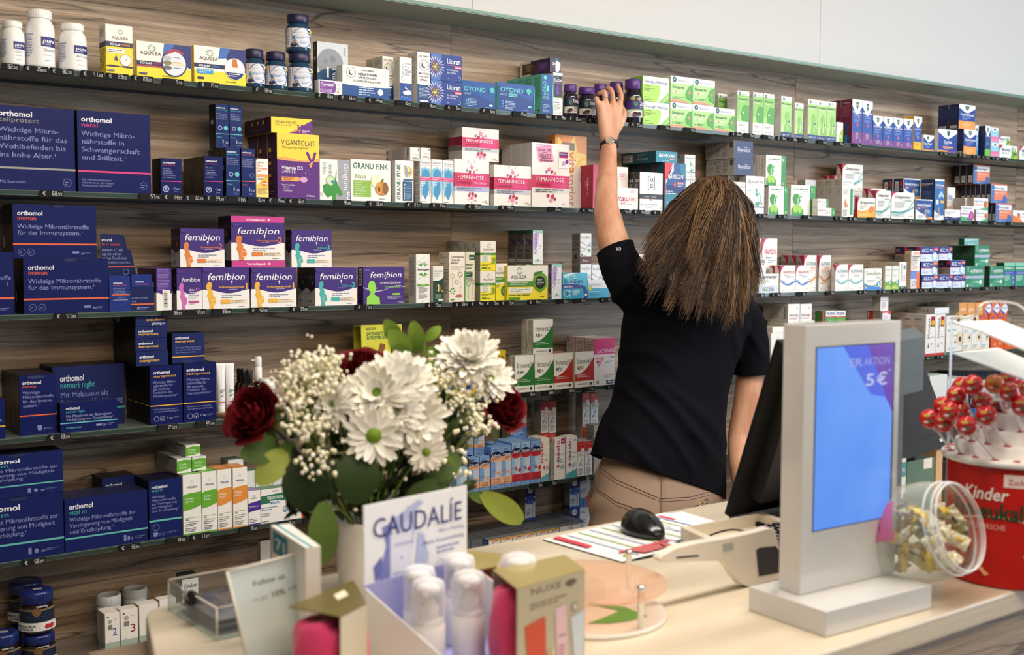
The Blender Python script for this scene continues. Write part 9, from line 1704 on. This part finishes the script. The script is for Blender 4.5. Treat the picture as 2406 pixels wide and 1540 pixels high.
# raised arm
limb(m, [G(1530, 705, -.51), G(1474, 645, -.475), G(1443, 575, -.425), G(1430, 520, -.385), G(1424, 478, -.35), G(1426, 430, -.32), G(1429, 375, -.285), G(1431, 335, -.262)], [.045, .048, .047, .042, .0355, .033, .027, .0235])
# hand: palm and metacarpals, four curled fingers, thumb towards the shelf
for x0, x1, r in ((1421, 1411, .0125), (1427, 1423, .0135), (1434, 1440, .0135), (1441, 1455, .0135)): limb(m, [G(x0, 322, -.257), G((x0+x1)/2, 285, -.25), G(x1, 246, -.243)], [.016, .016, r], 12)
FG = [([(1408, 254, -.243), (1402, 238, -.243), (1401, 231, -.238), (1405, 236, -.215), (1408, 244, -.203)], .0088, .0068), ([(1423, 250, -.243), (1422, 228, -.243), (1420, 216, -.238), (1410, 219, -.226), (1406, 221, -.214)], .0095, .0074), ([(1440, 247, -.243), (1439, 225, -.243), (1435, 211, -.238), (1427, 208, -.224), (1424, 212, -.210)], .0097, .0074), ([(1456, 248, -.243), (1459, 228, -.241), (1455, 210, -.232), (1451, 200, -.222)], .0098, .0072)]
for P, r0, r1 in FG: limb(m, [G(*p) for p in P], list(np.linspace(r0, r1, len(P))), 12)
limb(m, [G(1447, 305, -.247), G(1462, 280, -.238), G(1464, 262, -.222), G(1458, 250, -.205), G(1452, 244, -.194)], [.0165, .0135, .0105, .0095, .0085], 12)
# lowered arm, hand resting on the counter edge out of sight
limb(m, [G(1742, 750, -.52), G(1763, 830, -.525), G(1757, 930, -.535), G(1738, 1030, -.545), G(1741, 1100, -.60), G(1750, 1165, -.68), G(1756, 1200, -.72)], [.045, .045, .0425, .037, .035, .028, .0225])
for i in range(5): limb(m, [G(1754, 1200, -.72), G(1748+i*7, 1228, -.74), G(1746+i*8, 1250, -.75)], [.014, .0095, .0075], 10)
# torso core, neck, head with ears, nose and chin
loft(m, [(G(1545, 1240, -.5), .13, .09), (G(1555, 1100, -.5), .135, .09), (G(1575, 950, -.5), .125, .085), (G(1595, 800, -.51), .14, .09), (G(1610, 720, -.52), .14, .08), (G(1630, 680, -.53), .06, .055)], 28)
limb(m, [G(1630, 700, -.53), G(1645, 620, -.54), HC+Vector((0, .01, -.02))], [.058, .053, .055])
fd = Vector((-.50, .78, .38)).normalized()      # where the face points: left, towards the shelves, upwards
m.ball(HC, .092, 20, sc=(.90, 1.0, 1.12)); m.ball(HC+fd*.05-Vector((0, 0, .035)), .055, 14); m.ball(HC+fd*.104-Vector((0, 0, .012)), .013, 8)
sd_ = fd.cross(Vector((0, 0, 1))).normalized(); upv = sd_.cross(fd)
for s in (-1, 1): m.ball(HC+sd_*.082*s-upv*.02, .022, 10, sc=(.55, .8, 1.2)); m.ball(HC+fd*.085+sd_*.03*s+upv*.012, .012, 8)
m.ball(HC+fd*.092-upv*.05, .02, 8, sc=(1.1, .9, .5))
for s, xx in ((-1, 1475), (1, 1612)): limb(m, [G(xx+20, 1235, -.5), G(xx+20, 1235, -.5)-Vector((0, .02, .42)), G(xx+20, 1235, -.5)-Vector((0, .0, .80))], [.07, .05, .036])
body = remesh(m, 'body', .0034, skin, person, 5)
# ---- shirt ----
m = MB()
loft(m, [ring_px(1215, 1385, 1712, -.5, .128), ring_px(1140, 1368, 1714, -.5, .130), ring_px(1060, 1366, 1714, -.5, .128), ring_px(1000, 1392, 1712, -.5, .122), ring_px(930, 1424, 1716, -.5, .116), ring_px(850, 1438, 1738, -.505, .116), ring_px(780, 1440, 1768, -.51, .115), ring_px(725, 1440, 1795, -.515, .105), ring_px(690, 1462, 1780, -.52, .09), ring_px(660, 1530, 1735, -.53, .068)])
limb(m, [G(1580, 740, -.52), G(1508, 690, -.515), G(1470, 645, -.485), G(1449, 600, -.445), G(1444, 575, -.43)], [.085, .077, .066, .0585, .058], 22)
limb(m, [G(1660, 720, -.52), G(1734, 745, -.525), G(1757, 800, -.53), G(1762, 860, -.53), G(1764, 920, -.53)], [.072, .071, .065, .063, .063], 22)
def shirt_fn(me):
    bm = bmesh.new(); bm.from_mesh(me)
    a, b = G(1372, 1050, -.6), G(1705, 1170, -.6); nrm = (b-a).cross(Vector((0, 1, 0))).normalized()
    if nrm.z > 0: nrm = -nrm
    bmesh.ops.bisect_plane(bm, geom=bm.verts[:]+bm.edges[:]+bm.faces[:], plane_co=a, plane_no=nrm, clear_outer=True)
    # open the cuffs along the sleeve axes
    for c, ax, rad in ((G(1442, 586, -.43), Vector((-.1, .5, 1)).normalized(), .13), (G(1766, 877, -.53), Vector((.05, 0, -1)).normalized(), .14)):
        fs = [f for f in bm.faces if (f.calc_center_median()-c).length < rad and (f.calc_center_median()-c).dot(ax) > -.02]; gg = set(fs)
        for f in fs: gg |= set(f.verts) | set(f.edges)
        bmesh.ops.bisect_plane(bm, geom=list(gg), plane_co=c, plane_no=ax, clear_outer=True)
    bm.to_mesh(me); bm.free()
    co = np.empty(len(me.vertices)*3); me.vertices.foreach_get('co', co); co = co.reshape(-1, 3); n = np.array([v.normal[:] for v in me.vertices])
    v = co-CAM; k = v@_f; px_ = 1203+F*(v@_r)/k; py_ = 770-F*(v@_u)/k
    def fold(x0, y0, x1, y1, w, amp, bow=0):
        dx, dy = x1-x0, y1-y0; L = math.hypot(dx, dy); s = ((px_-x0)*dx+(py_-y0)*dy)/L/L; d = ((px_-x0)*-dy+(py_-y0)*dx)/L+bow*np.sin(np.clip(s, 0, 1)*math.pi)
        return amp*np.exp(-(d/w)**2)*np.clip(np.sin(np.clip(s, 0, 1)*math.pi), 0, 1)**.6
    h = fold(1470, 860, 1690, 1120, 12, .010, 22)+fold(1450, 900, 1640, 1130, 10, .009, 18)+fold(1530, 890, 1715, 1060, 13, .008, 16)+fold(1440, 830, 1600, 880, 14, .007, 26)+fold(1450, 770, 1640, 800, 16, .006, 30)+fold(1430, 1000, 1560, 1130, 13, .008, 6)
    h += fold(1500, 640, 1420, 730, 9, .009)+fold(1480, 700, 1580, 650, 8, .009)+fold(1450, 660, 1540, 700, 9, .008)+fold(1740, 740, 1800, 850, 10, .006)+fold(1720, 760, 1740, 860, 9, .007)+fold(1425, 960, 1400, 1060, 10, .007)+fold(1600, 1000, 1700, 1100, 9, .006, 8)
    co += n*(h-.003)[:, None]; me.vertices.foreach_set('co', co.ravel()); me.update()
navy = mat('navy_cotton', '#0c0c14', .9, bump=.3, bscale=700, Specular_IOR_Level=.12)
shirt = remesh(m, 'shirt', .0052, navy, person, 8, shirt_fn); sl = shirt.modifiers.new('s', 'SOLIDIFY'); sl.thickness = .002; sl.offset = 1
# small white monogram on the raised sleeve
P2, T2, wd = textgeo('CK', True); sb = BVHTree.FromPolygons([v.co for v in shirt.data.vertices], [p.vertices[:] for p in shirt.data.polygons]); m = MB(); V = []
for x, y in P2:
    d = Vector(ray(1460-x/wd*13, 582+y*9)).normalized(); h = sb.ray_cast(Vector(CAM), d); V.append((h[0] or G(1450, 580, -.5))-d*.004)
m.addt(np.array([v[:] for v in V]), T2, '#d8d8dc'); m.build('monogram', MATTE, shirt, 'small white stitched letters')
# ---- trousers ----
m = MB(); loft(m, [ring_px(1275, 1372, 1690, -.5, .128), ring_px(1225, 1367, 1700, -.5, .134), ring_px(1160, 1372, 1704, -.5, .130), ring_px(1090, 1388, 1700, -.5, .118), ring_px(1040, 1410, 1696, -.5, .108)])
for xx in (1452, 1612):
    c = G(xx+6, 1262, -.5); limb(m, [c, c-Vector((0, .01, .35)), Vector((c.x, c.y, FLOOR+.05))], [.088, .066, .055], 20)
tr_ = mat('beige_twill', '#a98f7c', .75, bump=.3, bscale=900, var=.05)
def tr_fn(me):
    co = np.empty(len(me.vertices)*3); me.vertices.foreach_get('co', co); co = co.reshape(-1, 3); v = co-CAM; k = v@_f; px_ = 1203+F*(v@_r)/k; py_ = 770-F*(v@_u)/k
    n = np.array([v.normal[:] for v in me.vertices]); h = -.006*np.exp(-((px_-1554)/7)**2)*(co[:, 1] < -.55)+.004*np.sin((py_+px_*.5)/11)*np.exp(-((px_-1390)/26)**2)+.003*np.sin((py_-px_*.35)/13)*np.exp(-((px_-1470)/60)**2-((py_-1250)/50)**2)
    co += n*h[:, None]; me.vertices.foreach_set('co', co.ravel()); me.update()
trs = remesh(m, 'trousers', .007, tr_, person, 6, tr_fn)
bv_ = BVHTree.FromPolygons([v.co for v in trs.data.vertices], [p.vertices[:] for p in trs.data.polygons])
def onbody(x, y, lift=.001):
    d = Vector(ray(x, y)).normalized(); h = bv_.ray_cast(Vector(CAM), d); return h[0]-d*lift if h[0] else G(x, y, -.62)
st = mat('stitching', '#8c7462', .8)
def stitch(P, name, r=.0011):
    q = []; 
    for (a, b), (c, d) in zip(P, P[1:]):
        for i in range(8): q.append(onbody(a+(c-a)*i/8, b+(d-b)*i/8))
    m = MB(); m.tube(q, r, 5, '#8c7462'); return m.build(name, st, trs)
stitch([(1555, 1130), (1554, 1180), (1553, 1245)], 'centre_seam', .0016); stitch([(1396, 1088), (1450, 1128), (1552, 1172), (1620, 1168), (1690, 1150)], 'yoke_seam', .0013); stitch([(1394, 1096), (1448, 1136), (1552, 1179), (1620, 1175), (1690, 1158)], 'yoke_seam', .0009)
stitch([(1402, 1148), (1450, 1180), (1508, 1200), (1500, 1218)], 'pocket_seam', .0016); stitch([(1403, 1155), (1450, 1188), (1500, 1206)], 'pocket_seam', .0009); stitch([(1402, 1148), (1398, 1200), (1392, 1240)], 'pocket_seam', .0012)
for s_, xx in ((0, 1452), (1, 1612)):
    c = G(xx+6, 1262, -.5); m = MB(); m.ball((c.x, c.y+.05, FLOOR+.045), .05, 14, '#222', sc=(.9, 2.3, .8)); m.build('shoe', mat('shoe_leather', '#1c1a1a', .4), person)
# phone in the back pocket
c = onbody(1650, 1182, .006); e1 = (G(1668, 1168, -.6)-G(1628, 1192, -.6)).normalized(); e2 = (G(1660, 1200, -.6)-G(1640, 1168, -.6)).normalized(); n_ = e1.cross(e2); m = MB(); slab(m, c-e1*.028-e2*.004, e1, e2, n_, .05, .06, -.004, .004, '#b8a890')
ph = m.build('phone', mat('phone_case', '#9a9086', .3, .3)); tag(ph, 'phone in a studded gold rimmed case sticking out of the trouser pocket', 'phone')
sg = 1 if n_.dot(Vector(_f)) < 0 else -1; sm = MB()
for i in range(7):
    for j in range(5): q = c-e1*.028-e2*.004+e1*(.006+i*.0064)+e2*(.006+j*.0064)+n_*.0044*sg; sm.ball(q, .0022, 4, '#d8d4cc' if (i+j) % 3 else '#6a625c')
sm.build('studs', PLASTIC, ph); sm = MB(); q = [c-e1*.028-e2*.004+n_*.003*sg, c+e1*.022-e2*.004+n_*.003*sg]; sm.tube(q, .0022, 6, '#c8a860'); sm.build('gold_rim', mat('gold_rim', '#c8a45c', .25, .9), ph)
# ---- watch, ring, glasses ----
wc_ = G(1431, 342, -.264); axw = (G(1431, 322, -.258)-G(1429, 375, -.285)).normalized(); vx = Vector(_r); vx = (vx-axw*vx.dot(axw)).normalized(); vy = axw.cross(vx); m = MB(); N_ = 40; V = []
for i in range(N_):
    a = 2*math.pi*i/N_
    for rr_, hh_ in ((.0262, -.006), (.0262, .006), (.028, .006), (.028, -.006)): V.append(wc_+vx*math.cos(a)*rr_*1.04+vy*math.sin(a)*rr_+axw*(hh_+.005*math.cos(a)))
m.add(V, [(4*i+k, 4*((i+1) % N_)+k, 4*((i+1) % N_)+(k+1) % 4, 4*i+(k+1) % 4) for i in range(N_) for k in range(4)], '#141414'); wt = empty('wristwatch', tuple(wc_)); tag(wt, 'wristwatch with a black strap and silver dial on the raised wrist', 'watch'); o = m.build('strap', mat('black_leather', '#151312', .5, bump=.3, bscale=900), wt); o.location = -wc_
vw = (Vector(CAM)-wc_); vw = (vw-axw*vw.dot(axw)).normalized(); dc = vw*.0285+vx*.0015; Mx = Matrix.Translation(dc)@(vw+axw*.1).to_track_quat('Z', 'Y').to_matrix().to_4x4()
m = MB(); m.lathe([(.011, -.003), (.0138, -.002), (.0138, .0015), (.012, .0025), (.0115, .0018)], 32, '#ccc', M=Mx, cap=(1, 0)); m.build('watch_case', mat('steel', '#cfc4b4', .2, 1), wt)
m = MB(); m.lathe([(.0118, .0016), (.0118, .0018)], 32, '#c8bca4', M=Mx); draw(m, 'R .49 .5 .51 .88 #6a6258\nR .5 .49 .76 .51 #6a6258', *(Mx@Vector((-.009, -.009, .002)), (Mx.to_3x3()@Vector((1, 0, 0))), (Mx.to_3x3()@Vector((0, 1, 0))), (Mx.to_3x3()@Vector((0, 0, 1)))), .018, .018); m.build('dial', mat('dial', '#d0c4ac', .25, .5), wt)
rc = G(1422.5, 229, -.243); ra = (G(1421, 214, -.24)-G(1423, 245, -.243)).normalized(); e1 = Vector(_r); e1 = (e1-ra*e1.dot(ra)).normalized(); e2 = ra.cross(e1)
m = MB(); m.tube([rc+e1*.0103*math.cos(a)+e2*.0103*math.sin(a) for a in np.linspace(0, 2*math.pi, 33)], .0013, 8, '#ddd', cap=False); m.build('ring', mat('silver', '#d8d8d8', .15, 1), person, 'silver finger ring')
m = MB(); gp = G(1580, 480, -.585); m.tube([gp+Vector(_r)*x*.001+Vector(_u)*y*.001 for x, y in ((14, 15), (2, 12), (-8, 5), (-12, -6), (-8, -14), (2, -18), (12, -16))], .0016, 8, '#2c2c34'); m.tube([gp+Vector((.01, .0, .014)), G(1600, 478, -.60), G(1640, 486, -.62)], .0014, 6, '#2c2c34'); m.build('glasses', mat('glasses_frame', '#2a2a30', .2), person)
# ---- hair: under-volume plus fine strands ----
hairm = nodes('hair')[0]; b_ = hairm.node_tree.nodes['Principled BSDF']; setp(b_, Roughness=.45, Specular_IOR_Level=.35)
a_ = hairm.node_tree.nodes.new('ShaderNodeAttribute'); a_.attribute_name = 'Col'; hairm.node_tree.links.new(a_.outputs['Color'], b_.inputs['Base Color'])
m = MB(); m.ball(HC+Vector((.003, -.006, .010)), .095, 18, sc=(.95, 1, 1.08))
for P, R in (([(1640, 500, -.58), (1615, 600, -.64), (1606, 650, -.635)], [.055, .04, .018]), ([(1690, 500, -.58), (1705, 610, -.645), (1712, 690, -.655)], [.06, .045, .02]), ([(1665, 520, -.59), (1655, 620, -.655), (1655, 690, -.66)], [.06, .045, .02])): limb(m, [G(*p) for p in P], R, 16)
hb = remesh(m, 'hair', .006, mat('hair_under', '#2a1c12', .9, bump=.5, bscale=300, Specular_IOR_Level=.05), person, 4)
part = G(1722, 462, -.64); sm = MB(); rg = np.random.default_rng(3)
END = [(1538, 590), (1526, 636), (1540, 668), (1570, 706), (1606, 722), (1642, 734), (1680, 742), (1714, 756), (1746, 730), (1770, 680), (1782, 612)]
HCn = np.array(HC); pr = np.array(part); CH = ['#3e2a1a', '#2c1e14', '#503824', '#785636', '#20160f', '#94724a', '#443020']
def strand(root, ctrl, end, w, col):
    P = [root, ctrl[0], ctrl[1], end]; n = 12; Q = []
    for i in range(n+1):
        t = i/n; Q.append((1-t)**3*P[0]+3*(1-t)**2*t*P[1]+3*(1-t)*t*t*P[2]+t**3*P[3])
    sm.tube(Q, [w*(1-.75*(i/n)**2) for i in range(n+1)], 3, col, cap=False)
for lk in range(270):   # locks: strands that share an end and run together
    f = rg.random(); fe = f*(len(END)-1); j = int(fe); e = np.array(END[j])*(1-(fe-j))+np.array(END[min(j+1, len(END)-1)])*(fe-j)
    lift = rg.random()**1.7*(.9 if lk % 4 else 0); lift *= .35+.65*min(1, abs(f-0)*3); e = e+rg.normal(size=2)*[9, 12]-[0, lift*140]+[60*lift*(f < .4), 0]
    end0 = ay(e[0]+lift*(1660-e[0])*.1, e[1], -.655-.03*math.sin(math.pi*f)+rg.normal()*.01-.02*(1-lift))
    th0 = (f-.5)*2.3+rg.normal()*.15; ph0 = rg.uniform(-.2, 1.5); bend = rg.normal(size=3)*[.012, .008, .008]; ci = int(rg.integers(0, 7))
    vd = -(_f*[1, 1, 0]); vd /= np.linalg.norm(vd); rd = _r*[1, 1, 0]; rd /= np.linalg.norm(rd); wd = rg.uniform(.05, .13)
    for i in range(20):
        th, ph = th0+rg.normal()*wd, ph0+rg.normal()*wd
        d = (vd*math.cos(th)+rd*math.sin(th))*math.cos(ph)+np.array([0, 0, 1.])*math.sin(ph); root = HCn+np.array([.003, -.008, .012])+d*np.array([.098, .103, .109])*(1+.03*rg.random())
        end = end0+rg.normal(size=3)*[.006, .004, .012]; out = vd*math.cos(th*.9)+rd*math.sin(th*.9)
        c1 = HCn+out*(.118+.012*rg.random())+np.array([0, 0, (root[2]-HCn[2])*.55])+bend*.5; c2 = end*.55+(HCn+out*.13)*.45+bend; c2[2] = end[2]+.07+.02*rg.random()
        strand(root, (c1, c2), end+(rd*-.012 if f < .3 else 0), rg.uniform(.0006, .0012), CH[ci if i % 3 else int(rg.integers(0, 7))])
for i in range(420):   # crown hair combed over from the parting
    a = rg.uniform(3.3, 5.4) if i % 3 else rg.uniform(-.4, .5); d0 = rd*math.cos(a)*.9+np.array([0, 0, 1.])*math.sin(a)*.6; root = pr+rg.normal(size=3)*.004+_f*-.004
    q = HCn+(pr-HCn+d0*.075); q = HCn+(q-HCn)/np.linalg.norm((q-HCn)/[.1, .105, .112])*1.03; e_ = HCn+(pr-HCn+d0*.14); e_ = HCn+(e_-HCn)/np.linalg.norm((e_-HCn)/[.1, .105, .112])*1.05; e_[2] -= .03
    strand(root, (root*.5+q*.5+vd*.008, q+vd*.004), e_, .0009, CH[i % 7])
for i in range(60):    # fly-away hairs
    x, y = END[rg.integers(0, 4)] if i % 2 else (rg.uniform(1590, 1740), rg.uniform(400, 425)); b0 = ay(x+30 if i % 2 else x, y-60 if i % 2 else y+25, -.63); e_ = ay(x-rg.uniform(0, 16), y+rg.uniform(-8, 22) if i % 2 else y-rg.uniform(-8, 6), -.64); strand(b0, (b0*.7+e_*.3+rg.normal(size=3)*.008, b0*.3+e_*.7+rg.normal(size=3)*.008), e_, .0005, '#8c6a44')
hs = sm.build('strands', hairm, hb); hs['kind'] = 'stuff'
